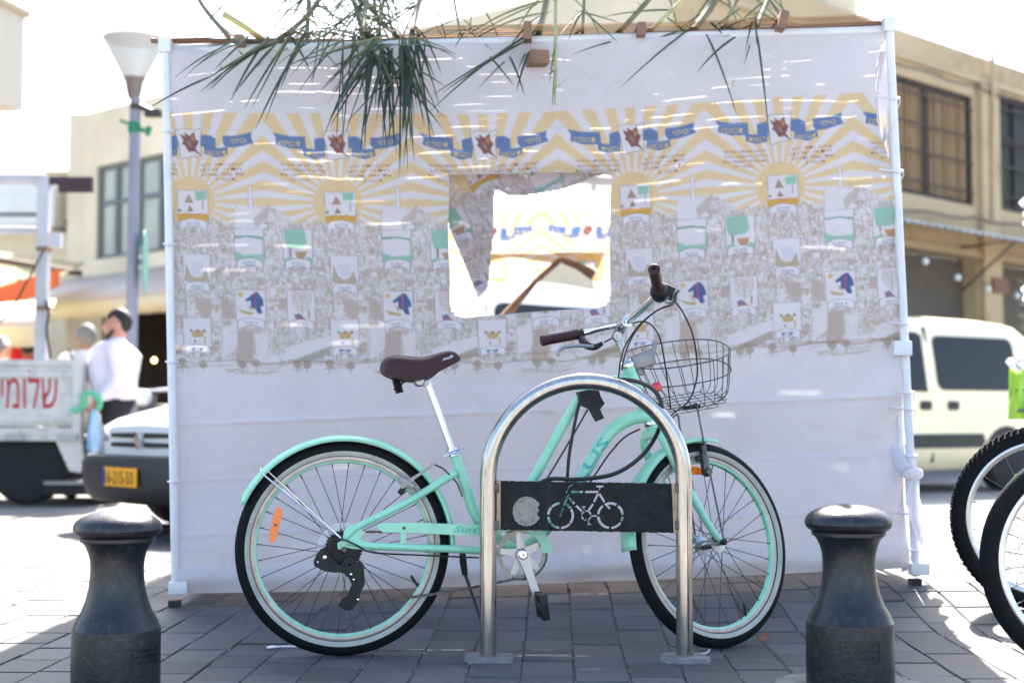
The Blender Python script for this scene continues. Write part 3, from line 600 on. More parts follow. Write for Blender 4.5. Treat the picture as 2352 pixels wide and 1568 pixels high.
booth = thing('festival_booth', 'white cloth booth printed with blue ribbons and yellow suns under palm fronds', 'booth', (FLp.x, YF, 0))
def ytop(x): return np.interp(x, [370, 700, 1200, 1450, 1800, 2045], [104, 100, 97, 88, 72, 57])
def ybot(x): return np.interp(x, [400, 700, 1100, 1560, 2090], [1362, 1358, 1345, 1328, 1303])
def xleft(y): return np.interp(y, [100, 400, 800, 1200, 1362], [388, 392, 398, 404, 409])
def xright(y): return np.interp(y, [55, 90, 150, 200, 300, 385, 400, 480, 600, 735, 900, 1010, 1040, 1060, 1120, 1250, 1310], [2040, 2034, 2016, 2010, 2014, 2040, 2052, 2056, 2058, 2066, 2072, 2074, 2080, 2076, 2074, 2082, 2090])
rt2 = np.random.RandomState(12)
WAV = [(rt2.uniform(.002, .012), rt2.uniform(-.004, .004), rt2.uniform(0, 6.3), rt2.uniform(.002, .006)) for k in range(10)]
CREASE = [(rt2.uniform(400, 2060), rt2.uniform(130, 1320), rt2.choice([0, .1, -.12, 1.3, 1.6, .6, -.7]) + rt2.uniform(-.2, .2), rt2.uniform(50, 170), rt2.uniform(6, 22), rt2.uniform(-.008, .008)) for k in range(70)]
def disp(x, y):
    d = np.zeros(x.shape)
    for a, b_, p_, am in WAV: d += am * np.sin(a * x + b_ * y + p_)
    fold = y - (975 - (x - 400) * .040)                      # ironed-in fold lines
    tri = np.where(fold < 0, np.maximum(fold, -160) * .00006, np.where(fold < 128, .0 + fold * .00026, np.maximum(.0333 - (fold - 128) * .00030, -.014)))
    d += tri * sst(np.abs(fold) * 0 + 1)
    for c0, sl in ((975, .040), (1103, .036), (840, .04), (1230, .034)):
        f2 = (y - (c0 - (x - 400) * sl)) / 5.0; d -= .008 * np.exp(-f2 * f2)
    for c0 in (905, 1290, 1660): f2 = (x - c0 - .03 * y) / 6.0; d -= .003 * np.exp(-f2 * f2) * (y > 860)
    for (x0, y0, a_, l_, w_, h_) in CREASE:
        u_ = (x - x0) * math.cos(a_) + (y - y0) * math.sin(a_); v_ = -(x - x0) * math.sin(a_) + (y - y0) * math.cos(a_); d += h_ * np.exp(-(v_ / w_) ** 2 - (u_ / l_) ** 2)
    hem = (y - (ybot(x) - 62)) / 62; d -= np.where(hem > 0, .024 * np.sin(np.clip(hem, 0, 1) * np.pi), 0)
    d += .010 * np.sin(x * .021 + y * .045) * np.clip((hem + .2), 0, 1)
    edge = np.clip((x - 1960) / 110, 0, 1); d += .02 * edge * np.sin(y * .03 + x * .02) * np.clip((y - 100) / 200, 0, 1)
    return d
def sst(t): return t
rows = np.concatenate([np.linspace(0, .095, 24, endpoint=False), np.linspace(.095, .62, 292, endpoint=False), np.linspace(.62, .93, 150, endpoint=False), np.linspace(.93, 1, 26)])
NC = 740; tj = np.linspace(0, 1, NC)
Xg = np.zeros((len(rows), NC)); Yg = np.zeros_like(Xg)
for k, rv in enumerate(rows):
    ym = 78 + rv * (1335 - 78); xl, xr = xleft(ym), xright(ym); x = xl + (xr - xl) * tj; Xg[k] = x; Yg[k] = ytop(x) + rv * (ybot(x) - ytop(x))
hole = []
hx0, hx1, hy0, hy1, hr = 1031, 1404, 398, 731, 34
for cx, cy, a0 in ((hx1 - hr, hy1 - hr - 22, 0), (hx0 + hr, hy1 - hr, 90), (hx0 + 6, hy0 + 6, 180), (hx1 - 6, hy0 + 6, 270)):
    rr = hr if cy > 600 else 6
    for k in range(7): a = R(a0 + 15 * k); hole.append((cx + rr * math.cos(a), cy + rr * math.sin(a)))
hole = [(x + 2.2 * math.sin(i * .9) + 1.2 * math.sin(i * 2.3), y + 2.0 * math.sin(i * .7 + 1) ) for i, (x, y) in enumerate([(lambda a, b_: (a[0] + (b_[0] - a[0]) * f_ / 5, a[1] + (b_[1] - a[1]) * f_ / 5))(hole[j], hole[(j + 1) % len(hole)]) for j in range(len(hole)) for f_ in range(5)])]
Xc = (Xg[:-1, :-1] + Xg[1:, 1:]) / 2; Yc = (Yg[:-1, :-1] + Yg[1:, 1:]) / 2
keep = ~inpoly(Xc, Yc, hole)
pts = Pn(Xg, Yg, YF + disp(Xg, Yg)).reshape(-1, 3)
fcol = front_print(Xg, Yg); hd_ = np.clip((Yg - ybot(Xg) + 60) / 60, 0, 1) * (.5 + .5 * np.sin(Xg * .013) * np.sin(Xg * .031 + 1)); fcol *= 1 - hd_[..., None] * np.array([.14, .17, .22])
fc = cloth_mesh('front_cloth', pts, fcol.reshape(-1, 3), gridfaces(len(rows), NC, keep), booth)
mb = MB(); mb.tube([P(x, y, YF - .004) for x, y in hole], .0045, 6, closed=True, flat=.5); mb.build('window_hem', mat('window_hem', (.55, .52, .52), .9, var=.2, vscale=20), fc)
# torn window flap hanging behind the opening
def flap_piece(name, outline, parent, Y, bulge, pcol, step=3.0):
    ol = np.array(outline, float); x0, y0 = ol.min(0); x1, y1 = ol.max(0); nx = int((x1 - x0) / step) + 2; ny = int((y1 - y0) / step) + 2
    X, Yq = np.meshgrid(np.linspace(x0, x1, nx), np.linspace(y0, y1, ny)); k_ = inpoly((X[:-1, :-1] + X[1:, 1:]) / 2, (Yq[:-1, :-1] + Yq[1:, 1:]) / 2, outline)
    d = Y + bulge * np.sin(X * .055 + .4) * .6 + bulge * np.sin(X * .021 + Yq * .035)
    return cloth_mesh(name, Pn(X, Yq, d).reshape(-1, 3), pcol(X, Yq).reshape(-1, 3), gridfaces(ny, nx, k_), parent)
def zp(l): return [((1080 + a / 3.92) * .9408, (400 + b_ / 3.92) * .9408) for a, b_ in l]
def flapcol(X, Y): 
    c = front_print(X * .9 + 90 - (Y - 500) * .35, Y * 1.0 + 60 + (X - 1060) * .5); return c * np.array([.72, .69, .70])  # print darkened to stand for the double layer and its shade
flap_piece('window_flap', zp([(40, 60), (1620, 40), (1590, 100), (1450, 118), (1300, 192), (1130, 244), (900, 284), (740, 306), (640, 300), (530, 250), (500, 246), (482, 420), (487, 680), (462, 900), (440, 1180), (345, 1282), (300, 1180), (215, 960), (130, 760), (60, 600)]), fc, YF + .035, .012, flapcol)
# back cloth with its own window
M_cloth_b = cloth_mat('printed_back_cloth', .34)
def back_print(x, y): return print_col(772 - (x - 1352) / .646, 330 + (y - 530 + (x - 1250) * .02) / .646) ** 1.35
bx = np.linspace(660, 1790, 300); by = np.linspace(288, 1150, 200); Xb, Yb = np.meshgrid(bx, by)
bh = zp([(400, 885), (1440, 872), (1440, 1620), (400, 1660)])
kb = ~inpoly((Xb[:-1, :-1] + Xb[1:, 1:]) / 2, (Yb[:-1, :-1] + Yb[1:, 1:]) / 2, bh)
db = .012 * np.sin(Xb * .03) + .01 * np.sin(Xb * .011 + Yb * .02)
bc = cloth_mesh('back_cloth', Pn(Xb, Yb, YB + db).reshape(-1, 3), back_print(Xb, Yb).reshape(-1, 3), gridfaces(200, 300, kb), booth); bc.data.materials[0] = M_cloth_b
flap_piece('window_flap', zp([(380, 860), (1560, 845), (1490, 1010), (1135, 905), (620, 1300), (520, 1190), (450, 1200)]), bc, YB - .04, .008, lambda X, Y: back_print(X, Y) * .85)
mb = MB(); q = zp([(590, 1480), (700, 1340), (900, 1120), (1130, 915)]); mb.tube([P(a, b_, YB - .07) for a, b_ in q], [.035, .024, .018, .018], 8); q = zp([(1130, 915), (1300, 980), (1450, 1070)]); mb.tube([P(a, b_, YB - .07) for a, b_ in q], [.018, .024, .032], 8)
mb.build('rolled_flap_edge', mat('brown_rolled_cloth', lin(170, 135, 112), .9, var=.3, vscale=14), bc)  # brown tone stands in for shade on the rolled cloth edge
# side cloths
def side(name, xf_top, xf_bot, xb):
    rows_ = 90; cols_ = 90; ptsl = []; cl = []
    for i in range(rows_):
        v = i / (rows_ - 1); xt = xf_top + (xf_bot - xf_top) * v; yq = 110 + (1350 - 110) * v - (40 if xt > 1200 else 0)
        if xt > 1200 and yq > 400: xt = float(xright(yq)) + 1
        a = P(xt, yq, YF + (.03 if yq < 400 else .004))
        for j in range(cols_):
            t = j / (cols_ - 1); p = a.copy(); p.y = a.y + (YB - .03 - a.y) * t; p.x = 0; p.x = a.x + (.015 * math.sin(9 * t + 4 * v) + .01 * math.sin(23 * t)) * min(1, t * 8); p.z += (.055 if (i == 0 and (t > .11 or xt < 1200)) else 0); ptsl.append(p); cl.append((t * 1630, 330 + (v * 1240 - 225)))
    cl = np.array(cl); return cloth_mesh(name, np.array([tuple(p) for p in ptsl]), print_col(772 + cl[:, 0], cl[:, 1]), gridfaces(rows_, cols_), booth)
side('side_cloth', 384, 398, 0); side('side_cloth', 2052, 2096, 0)
# metal frame
M_frame = mat('white_painted_tube', (.74, .735, .73), .35, var=.06, vscale=6, dirt=(.45, .42, .38), dscale=9, damt=.35)
def seg(mb, a, b_, r_, n=8): mb.tube([a, b_], r_, n)
TLp, TRp = P(380, 106, YF - .02), P(2042, 58, YF - .02)
FLq, FRq = P(404, 1366, YF - .02), P(2104, 1322, YF - .02)
def back(p, dy=YB - YF + .04): return p + Vector((0, dy, 0))
posts = [(TLp, FLq), (TRp, FRq), (back(TLp), back(FLq)), (back(TRp), back(FRq))]
for k, (t_, b_) in enumerate(posts):
    mb = MB(); seg(mb, t_, b_, .0175); po = mb.build('post', M_frame, booth)
    mb = MB(); mb.bbox(b_ + Vector((.012, 0, .03)), (.075, .055, .05), .006); mb.build('foot_bracket', M_frame, po)
    mb = MB(); mb.box((b_.x - .004, b_.y, gz(b_.x, b_.y) + .012), (.045, .042, .024)); mb.build('rubber_foot', mat('black_rubber', (.02, .02, .022), .7), po, smooth=0)
    mb = MB(); mb.bbox(t_ + Vector((.0, 0, .0)), (.05, .05, .06), .005); mb.build('corner_joint', M_frame, po)
for a, b_ in ((TLp, TRp), (back(TLp), back(TRp)), (TLp, back(TLp)), (TRp, back(TRp))): mb = MB(); seg(mb, a + Vector((0, .03, -.012)), b_ + Vector((0, .03, -.012)), .018); mb.build('top_rail', M_frame, booth)
up_ = Vector((0, .06, .07))
for a, b_ in ((FLq, FRq), (back(FLq), back(FRq)), (FLq, back(FLq)), (FRq, back(FRq))): mb = MB(); seg(mb, a + up_, b_ + up_, .016); mb.build('bottom_rail', M_frame, booth)
mb = MB(); seg(mb, P(2046, 250, YF + .03), P(2078, 1310, YF + .03), .013); mb.build('inner_pole', M_frame, booth)
# clamp, ties, knot with hanging tail on the right post
M_tie = mat('white_tie_cord', (.72, .70, .74), .9, var=.1)
def onpost(y): return np.interp(y, [58, 1322], [2042, 2104])
mb = MB(); mb.bbox(P(onpost(800) - 8, 800, YF - .03), (.075, .06, .06), .008); mb.build('clamp', M_frame, booth)
for y in (225, 392, 742, 900, 938, 1045, 1180, 1262):
    x = float(onpost(y)); mb = MB(); mb.tube(spline([P(x - 40, y - 3, YF - .004), P(x - 12, y, YF - .03), P(x + 6, y + 3, YF - .048), P(x + 15, y, YF - .02), P(x + 2, y - 3, YF + .012)], 5), .0045, 6)
    mb.tube(spline([P(x + 12, y, YF - .02), P(x + 17, y + 8, YF - .03), P(x + 13, y + 18 + (y % 13), YF - .02)], 4), .0022, 5)
    mb.build('tie_cord', M_tie, booth)
for y in (300, 560, 830, 1105):
    x = float(np.interp(y, [106, 1366], [380, 404])); mb = MB(); mb.tube(spline([P(x + 16, y, YF - .01), P(x, y + 2, YF - .048), P(x - 13, y, YF - .02)], 5), .0045, 6); mb.build('tie_cord', M_tie, booth)
M_plain = bpy.data.materials.new('white_cloth_scrap'); M_plain.use_nodes = True; n = M_plain.node_tree; n.nodes.remove(n.nodes['Principled BSDF'])
di = n.nodes.new('ShaderNodeBsdfDiffuse'); ts = n.nodes.new('ShaderNodeBsdfTranslucent'); mx = n.nodes.new('ShaderNodeMixShader'); mx.inputs[0].default_value = .5
for s_ in (di, ts): s_.inputs[0].default_value = (.80, .79, .82, 1)
n.links.new(di.outputs[0], mx.inputs[1]); n.links.new(ts.outputs[0], mx.inputs[2]); n.links.new(mx.outputs[0], n.nodes['Material Output'].inputs[0])
mb = MB(); kc = P(2096, 1087, YF - .05); mb.sphere(kc, .045, 16, 10, scl=(1.0, .75, .62)); mb.tube(spline([P(2058, 1040, YF), P(2072, 1062, YF - .02), P(2088, 1084, YF - .05), P(2104, 1090, YF - .06)], 5), [.02, .022, .026, .03] + [.03] * 12, 8) if 0 else None
mb.tube(spline([P(2052, 1022, YF), P(2066, 1056, YF - .02), P(2084, 1082, YF - .05)], 6), lerp_list([.012, .03, .036], 13), 10); kn = mb.build('cloth_knot', M_plain, booth)
rows_ = []
for i in range(26):
    v = i / 25; y = 1098 + v * 172; xl = np.interp(v, [0, .3, .7, 1], [2082, 2080, 2098, 2126]); xr = np.interp(v, [0, .25, .5, .72, .85, 1], [2112, 2112, 2122, 2142, 2140, 2128])
    rows_.append([P(xl + (xr - xl) * j / 12, y + 6 * math.sin(j * 1.3), YF - .06 - .035 * v + .010 * math.sin(j * .8 + v * 4)) for j in range(13)])
mb = MB(); mb.grid(rows_); mb.build('cloth_tail', M_plain, booth, fix=False)
# torn strip of cloth catching the sun at the upper right
rows_ = []
for i in range(30):
    v = i / 29; y = 118 + v * 290; xl = np.interp(v, [0, .2, .5, .8, 1], [2022, 2006, 1996, 1998, 2000]); xr = np.interp(v, [0, .15, .4, .75, 1], [2036, 2030, 2018, 2022, 2002])
    rows_.append([P(xl + (xr - xl) * j / 8, y, YF + .045 + .012 * math.sin(j * 1.2 + v * 7)) for j in range(9)])
mb = MB(); mb.grid(rows_); mb.build('cloth_strip', M_plain, booth, fix=False)
# ---- roof: lath, beams and split-cane mat
M_wood = mat('raw_pine', lin(138, 106, 84), .75, var=.22, vscale=3, stretch=(1, 8, 1), bump=.2, bscale=40)
M_cane = mat('split_cane', lin(196, 160, 110), .7, var=.3, vscale=6, stretch=(1, 20, 20))
mb = MB(); q = [P(345, 94, YF), P(800, 97, YF), P(1240, 88, YF), P(1700, 72, YF), P(2036, 54, YF)]; mb.tube([p + Vector((0, .02, .006)) for p in q], .011, 6, flat=1.6); mb.build('front_lath', M_wood, booth)
def ztopf(x): return float(np.interp(x, [TLp.x, TRp.x], [TLp.z, TRp.z]))
for k, (px_, y0, h_, tl) in enumerate(((550, 92, .045, 0), (1212, 72, .085, 0), (1473, 68, .06, 0), (1798, 47, .085, .25))):
    c = P(px_, y0, YF - .06); mb = MB(); M_ = Matrix.Rotation(tl, 3, 'Y')
    zc = ztopf(c.x) + .03 + h_ / 2 if k else ztopf(c.x) + .05
    mb.box((c.x, (YF - .08 + YB + .1) / 2, c.z), (.033, YB - YF + .18, h_ * .85), M_); mb.build('roof_beam', M_wood, booth, smooth=0)
mb = MB(); c = P(1198, 134, YF - .05); mb.box((c.x, YF + .22, c.z), (.075, .62, .055), Matrix.Rotation(R(14), 3, 'Z')); mb.build('cross_beam', M_wood, booth, smooth=0)
mt = MB(); rm = random.Random(21); y = YF - .03
x0m, x1m = TLp.x - .04, TRp.x + .02; k = 0
while y < YB + .05:
    pitch = .014; nseg = 62; bow = [rm.uniform(-.003, .003) for _ in range(3)]; pre = None; run = 0; gap = 0
    A = []; B_ = []
    for s in range(nseg + 1):
        t = s / nseg; x = x0m + (x1m - x0m) * t
        if run <= 0: run = rm.randint(1, 4); gap = rm.choice([.0012, .002, .003]) if rm.random() < np.interp(y - YF, [0, .6, .9, 1.4, 3.2], [.36, .22, .07, .012, .004]) else -.002
        run -= 1
        x = x0m + ((x1m + (.06 if y > YF + .36 else -.035)) - x0m) * t
        z = ztopf(x) + .035 + .004 * (k % 2) + .02 * math.sin(t * 9 + y * 3) * .3; wv = .004 * math.sin(t * 7 + k * .3)
        A.append(Vector((x, y + wv, z))); B_.append(Vector((x, y + wv + pitch - max(gap, -.003), z + .001)))
    n0 = len(mt.v); mt.quadstrip(A, B_); mt.quadstrip([p + Vector((0, 0, .006)) for p in A], [p + Vector((0, 0, .006)) for p in B_]); y += pitch; k += 1
o = mt.build('cane_mat', M_cane, booth, smooth=0, fix=False); o['kind'] = 'stuff'
# ---- palm fronds laid over the roof
def leaf_mat(name, c1, c2):
    m = bpy.data.materials.new(name); m.use_nodes = True; n = m.node_tree; L = n.links.new; b = n.nodes['Principled BSDF']; b.inputs['Roughness'].default_value = .45
    g_ = n.nodes.new('ShaderNodeNewGeometry'); cr = n.nodes.new('ShaderNodeValToRGB'); cr.color_ramp.elements[0].color = (*c1, 1); cr.color_ramp.elements[1].color = (*c2, 1); L(g_.outputs['Random Per Island'], cr.inputs[0]); L(cr.outputs[0], b.inputs['Base Color'])
    ts = n.nodes.new('ShaderNodeBsdfTranslucent'); L(cr.outputs[0], ts.inputs[0]); mx = n.nodes.new('ShaderNodeMixShader'); mx.inputs[0].default_value = .3; L(b.outputs[0], mx.inputs[1]); L(ts.outputs[0], mx.inputs[2]); L(mx.outputs[0], n.nodes['Material Output'].inputs[0]); return m
M_leaf = leaf_mat('palm_leaf', (.045, .065, .045), (.085, .115, .065))
M_leafd = mat('dry_palm_leaf', (.16, .17, .07), .6, var=.3, vscale=9)
M_stem = mat('palm_stem', (.10, .115, .055), .6, var=.3, vscale=12)
M_stemp = mat('pale_palm_stem', (.34, .36, .17), .55, var=.2, vscale=12)
def leaflet(mb, a, b_, w_, droop=.0, roll=None):
    a, b_ = Vector(a), Vector(b_); n_ = 6; d = (b_ - a); sd_ = d.cross(Vector((0, -1, .25))); sd_.normalize()
    nrm = d.cross(sd_).normalized(); L_, R_, Mid = [], [], []
    for i in range(n_ + 1):
        t = i / n_; p = a + d * t + Vector((0, 0, -droop * t * t * d.length)) + Vector((0, 0, droop * .5 * t * d.length)); ww = w_ * (1 - t) ** .55 * (.55 + .45 * min(1, t * 5)) + .0004
        L_.append(p + sd_ * ww); R_.append(p - sd_ * ww); Mid.append(p + nrm * ww * .7)
    mb.quadstrip(L_, Mid); mb.quadstrip(Mid, R_)
def frond(label, stem_px, leaf_px, rnd, width=.009, smat=None, rand_leaves=0, dirs=None, seed=0, lmat=None, spread=1.0):
    """stem_px: (x, y, Y, radius) list; leaf_px: ((x, y, Y), (x, y, Y)) list of leaflets"""
    pts_ = spline([P(a, b_, c_) for a, b_, c_, r_ in stem_px], 5); rad = lerp_list([s_[3] for s_ in stem_px], len(pts_))
    t_ = thing('palm_frond', label, 'palm frond', pts_[-1], 'palm fronds over the booth roof'); mb = MB(); mb.tube(pts_, rad, 8, flat=.7)
    rs = random.Random(seed)
    for k in range(0, len(pts_), 3):                       # stubs of cut leaflets along the stem
        a = pts_[k]; mb.tube([a, a + Vector((rs.uniform(-.05, .05), rs.uniform(-.02, .02), rs.uniform(-.03, .05)))], [.003, .0008], 4)
    mb.build('stem', smat or M_stem, t_)
    mb = MB()
    for a, b_ in leaf_px: leaflet(mb, P(*a), P(*b_), rs.uniform(.6, .9) * width, rs.uniform(.02, .34))
    for k in range(int(rand_leaves * .7)):
        i = rs.randrange(len(pts_)); a = pts_[i]; tan = (pts_[min(i + 1, len(pts_) - 1)] - pts_[max(i - 1, 0)]).normalized(); sd_ = rs.choice((-1, 1)); l = rs.uniform(.16, .38) * spread
        dirv = (tan * rs.uniform(.2, .9) + Vector((sd_ * rs.uniform(.25, .9), rs.uniform(-.5, .25), rs.uniform(-.75, .35)))).normalized(); leaflet(mb, a, a + dirv * l, width * rs.uniform(.45, .75), rs.uniform(0, .25))
    if mb.v: o_ = mb.build('leaflets', lmat or M_leaf, t_, smooth=0, fix=False); o_['kind'] = 'stuff'
    return t_
def fan(node, tips, jit, seed, Y0=YF - .10, Y1=YF - .20, n=1):
    rs = random.Random(seed); out = []
    for (x, y) in tips:
        for k in range(n): out.append(((node[0] + rs.uniform(-jit, jit), node[1] + rs.uniform(-jit * .7, jit * .5), Y0 + rs.uniform(-.03, .03)), (x + rs.uniform(-7, 7) * (3 if n > 1 else 1), y + rs.uniform(-12, 12) * (2 if n > 1 else 1), Y1 + rs.uniform(-.06, .05))))
    return out
yf = YF
frond('dark palm frond drooping in long blades over the booth roof at far left', [(436, -40, yf + .35, .010), (470, 20, yf + .25, .011), (526, 86, yf + .1, .012)], fan((560, 92), [(475, 108), (460, 128), (420, 160), (490, 150)], 14, 1) + [((508, 110, yf - .1), (400, 168, yf - .15)), ((520, 5, yf + .2), (440, 90, yf))], 0, seed=1, rand_leaves=4, width=.006)
frond('pale cut palm stem beside the leftmost roof beam', [(512, 32, yf + .0, .016), (556, 58, yf + .04, .015), (604, 92, yf + .1, .013)], [], 0, smat=M_stemp, seed=2)
lp = fan((625, 95), [(468, 180), (500, 172), (528, 206)], 18, 3, n=2) + fan((690, 80), [(565, 245), (590, 262), (572, 235), (608, 240), (640, 190)], 22, 4, n=1)
frond('broad palm frond sweeping down left across the blank cloth', [(760, -60, yf + .3, .012), (720, 20, yf + .15, .012), (645, 88, yf - .02, .012), (560, 130, yf - .14, .007), (480, 178, yf - .2, .002)], lp, 0, seed=3, rand_leaves=9, width=.0085)
lp = fan((870, 118), [(738, 258), (775, 240), (845, 252), (800, 200), (846, 300), (822, 300)], 26, 5, n=2) + fan((885, 120), [(856, 255), (870, 300), (892, 330), (910, 320), (925, 262)], 26, 6, n=2) + fan((905, 95), [(700, 135), (735, 195), (752, 150), (668, 130)], 30, 7)
frond('thickest palm frond hanging as a dark tuft above the second ribbon', [(850, -70, yf + .3, .016), (842, 0, yf + .18, .016), (836, 90, yf - .02, .014), (880, 150, yf - .12, .01), (905, 205, yf - .16, .004)], lp, 0, seed=4, rand_leaves=34, width=.009)
lp = fan((935, 100), [(928, 372), (940, 330), (946, 345), (972, 300), (958, 245), (985, 285), (932, 280), (920, 370), (950, 290), (905, 300)], 22, 8, n=2)
frond('palm frond hanging straight down in long thin blades right of the tuft', [(985, -60, yf + .3, .013), (962, 10, yf + .2, .013), (945, 85, yf, .013), (938, 150, yf - .13, .006)], lp, 0, seed=5, rand_leaves=24, width=.0075)
lp = fan((760, 90), [(655, 165), (690, 205), (715, 160), (640, 140)], 40, 31, n=2) + fan((830, 95), [(770, 290), (800, 330), (790, 215), (825, 260)], 50, 32, n=2) + fan((955, 95), [(1010, 165), (1000, 230), (985, 190), (1035, 120)], 26, 33, n=2)
frond('fine feathery palm frond spread behind the thick dark tuft', [(905, -70, yf + .35, .010), (880, 10, yf + .22, .010), (868, 92, yf + .02, .009)], lp, 0, seed=41, rand_leaves=60, width=.0055)
frond('upright palm stem bristling with leaflets above the second sun', [(712, -60, yf + .35, .013), (708, 20, yf + .2, .014), (705, 94, yf + .08, .014)], fan((735, 70), [(660, 20), (780, 12), (800, 40), (650, 60)], 30, 9), 0, seed=6, rand_leaves=80, width=.0062, spread=.85)
frond('leaning palm stem with a net of crossing leaflets against the sky', [(792, -60, yf + .4, .014), (815, 10, yf + .25, .014), (838, 92, yf + .1, .015)], fan((800, 60), [(740, 15), (870, 10), (910, 40), (735, 85), (890, 75)], 30, 10), 0, seed=7, rand_leaves=90, width=.006, spread=.85)
frond('thin palm stem with drooping blades left of the gable', [(1036, -50, yf + .3, .008), (1048, 30, yf + .2, .008), (1062, 88, yf + .08, .007)], fan((1080, 70), [(1085, 20), (1120, 60), (1050, 96), (1022, 70)], 14, 11) + [((1125, 130, yf - .08), (1182, 196, yf - .15)), ((1000, 20, yf + .1), (1028, 86, yf)), ((1110, 20, yf + .1), (1150, 90, yf))], 0, seed=8, rand_leaves=8, width=.006)
frond('palm frond trailing long blades left from the tallest beam end', [(1268, -50, yf + .3, .019), (1252, 20, yf + .2, .019), (1236, 86, yf + .06, .016)], [((1232, 70, yf - .02), (985, 232, yf - .2)), ((1210, 92, yf - .05), (1015, 205, yf - .2)), ((1180, 106, yf - .08), (990, 215, yf - .18)), ((1170, 130, yf - .1), (1205, 205, yf - .16)), ((1215, 120, yf - .1), (1186, 198, yf - .15)), ((1250, 30, yf + .1), (1070, 78, yf)), ((1235, 10, yf + .12), (1090, 72, yf)), ((1262, 0, yf + .1), (1060, 62, yf))], 0, seed=9, rand_leaves=14, width=.0075)
frond('fresh pale green palm spear hanging down over the centre of the cloth', [(1278, -60, yf - .12, .011), (1276, 60, yf - .15, .0105), (1276, 170, yf - .17, .010), (1274, 238, yf - .17, .003)], [((1276, 100, yf - .17), (1262, 185, yf - .18)), ((1278, 160, yf - .17), (1256, 172, yf - .2)), ((1276, 150, yf - .17), (1268, 238, yf - .18))], 0, smat=M_stemp, lmat=M_leafd, seed=10, width=.006)
frond('short dark palm stem right of the pale green spear', [(1344, -50, yf + .3, .010), (1341, 20, yf + .2, .011), (1337, 88, yf + .06, .010)], fan((1345, 25), [(1382, 80), (1420, 96), (1300, 90), (1310, 40), (1430, 40)], 8, 12), 0, seed=11, rand_leaves=6, width=.006)
frond('bare palm stem leaning right, first of the row of leaning stems', [(1540, -60, yf + .4, .013), (1490, 0, yf + .25, .013), (1414, 84, yf + .06, .013)], [], 0, seed=12, rand_leaves=3)
frond('bare palm stem leaning right, second of the row of leaning stems', [(1625, -60, yf + .4, .012), (1560, 8, yf + .25, .012), (1484, 80, yf + .06, .011)], [((1530, 40, yf + .1), (1580, 75, yf))], 0, smat=M_stemp, seed=13, rand_leaves=3)
frond('thick palm stem with one long blade pointing left across the cloth', [(1668, -60, yf + .35, .021), (1636, 10, yf + .25, .021), (1590, 74, yf + .06, .017)], [((1590, 62, yf), (1424, 192, yf - .14)), ((1585, 70, yf), (1500, 86, yf - .02)), ((1622, 78, yf - .05), (1692, 238, yf - .14)), ((1630, 50, yf), (1660, 78, yf - .05)), ((1690, 85, yf - .06), (1600, 152, yf - .14))], 0, seed=14, rand_leaves=10, width=.0075)
frond('thin palm stem left of the slanting beam end', [(1722, -60, yf + .35, .010), (1692, 0, yf + .25, .010), (1656, 70, yf + .06, .010)], [((1660, 60, yf), (1712, 74, yf)), ((1700, 20, yf), (1640, 60, yf))], 0, seed=15, rand_leaves=4)
frond('rightmost palm frond with a single blade hanging down the cloth', [(1800, -60, yf + .35, .014), (1765, 0, yf + .25, .014), (1738, 62, yf + .06, .012)], [((1736, 40, yf), (1738, 100, yf - .1)), ((1737, 70, yf - .09), (1768, 292, yf - .15)), ((1740, 40, yf), (1640, 66, yf)), ((1745, 30, yf), (1802, 58, yf)), ((1728, 50, yf), (1712, 110, yf - .1)), ((1768, 0, yf + .1), (1800, 50, yf))], 0, seed=16, rand_leaves=12, width=.006)
# ================================================================== MINT CRUISER BICYCLE
M_mint = mat('mint_paint', lin(150, 216, 184), .28, var=.04, vscale=6, coat=.25, dirt=lin(96, 140, 116), dscale=14, damt=.25)
M_mintd = mat('teal_lettering', lin(70, 176, 172), .4, var=.1, vscale=30)
M_rub = mat('tyre_rubber', (.007, .0075, .0085), .8, spec=.2, var=.3, vscale=40, bump=.3, bscale=220)
M_ww = mat('grubby_whitewall', lin(176, 176, 164), .7, var=.10, vscale=14, dirt=lin(130, 126, 112), dscale=16, damt=.55)
M_chrome = mat('chrome', (.74, .74, .75), .14, metal=1, rvar=.08, vscale=12)
M_alu = mat('brushed_alloy', (.40, .40, .41), .34, metal=1, var=.08, vscale=18, rvar=.1)
M_alu2 = mat('dull_alloy', (.24, .24, .25), .4, metal=1, var=.15, vscale=20)
M_black = mat('black_plastic', (.009, .009, .011), .45, spec=.35)
M_steel = mat('dark_steel', (.10, .095, .09), .4, metal=.9, var=.3, vscale=40)
M_spoke = mat('spoke_steel', (.045, .047, .055), .4, metal=.5)
M_brown = mat('brown_leatherette', lin(52, 23, 24), .46, var=.12, vscale=20, bump=.15, bscale=260, spec=.3)
M_orange = mat('orange_reflector', lin(255, 120, 10), .2, spec=.7, coat=.4)
M_red = mat('red_reflector', lin(205, 18, 30), .2, spec=.6, coat=.5)
M_wire = mat('basket_wire', (.12, .12, .115), .45, metal=.6, var=.4, vscale=50)
M_cable = mat('black_cable', (.014, .014, .015), .5)
M_ghost = mat('clear_plastic_disc', (.8, .8, .8), .25, alpha=.25)
M_wht = mat('white_lettering', (.75, .72, .70), .5)
M_rimside = mat('worn_rim_side', lin(186, 172, 158), .4, metal=.5, var=.15, vscale=20, dirt=lin(150, 100, 84), dscale=18, damt=.6)
PHI = R(9.5); bh_ = Vector((math.cos(PHI), math.sin(PHI), 0)); ba_ = Vector((-math.sin(PHI), math.cos(PHI), 0)); UZ = Vector((0, 0, 1))
RH = P(788, 1252, 4.565)
WR = RH.z = .340 if abs(RH.z - .34) < .03 else RH.z
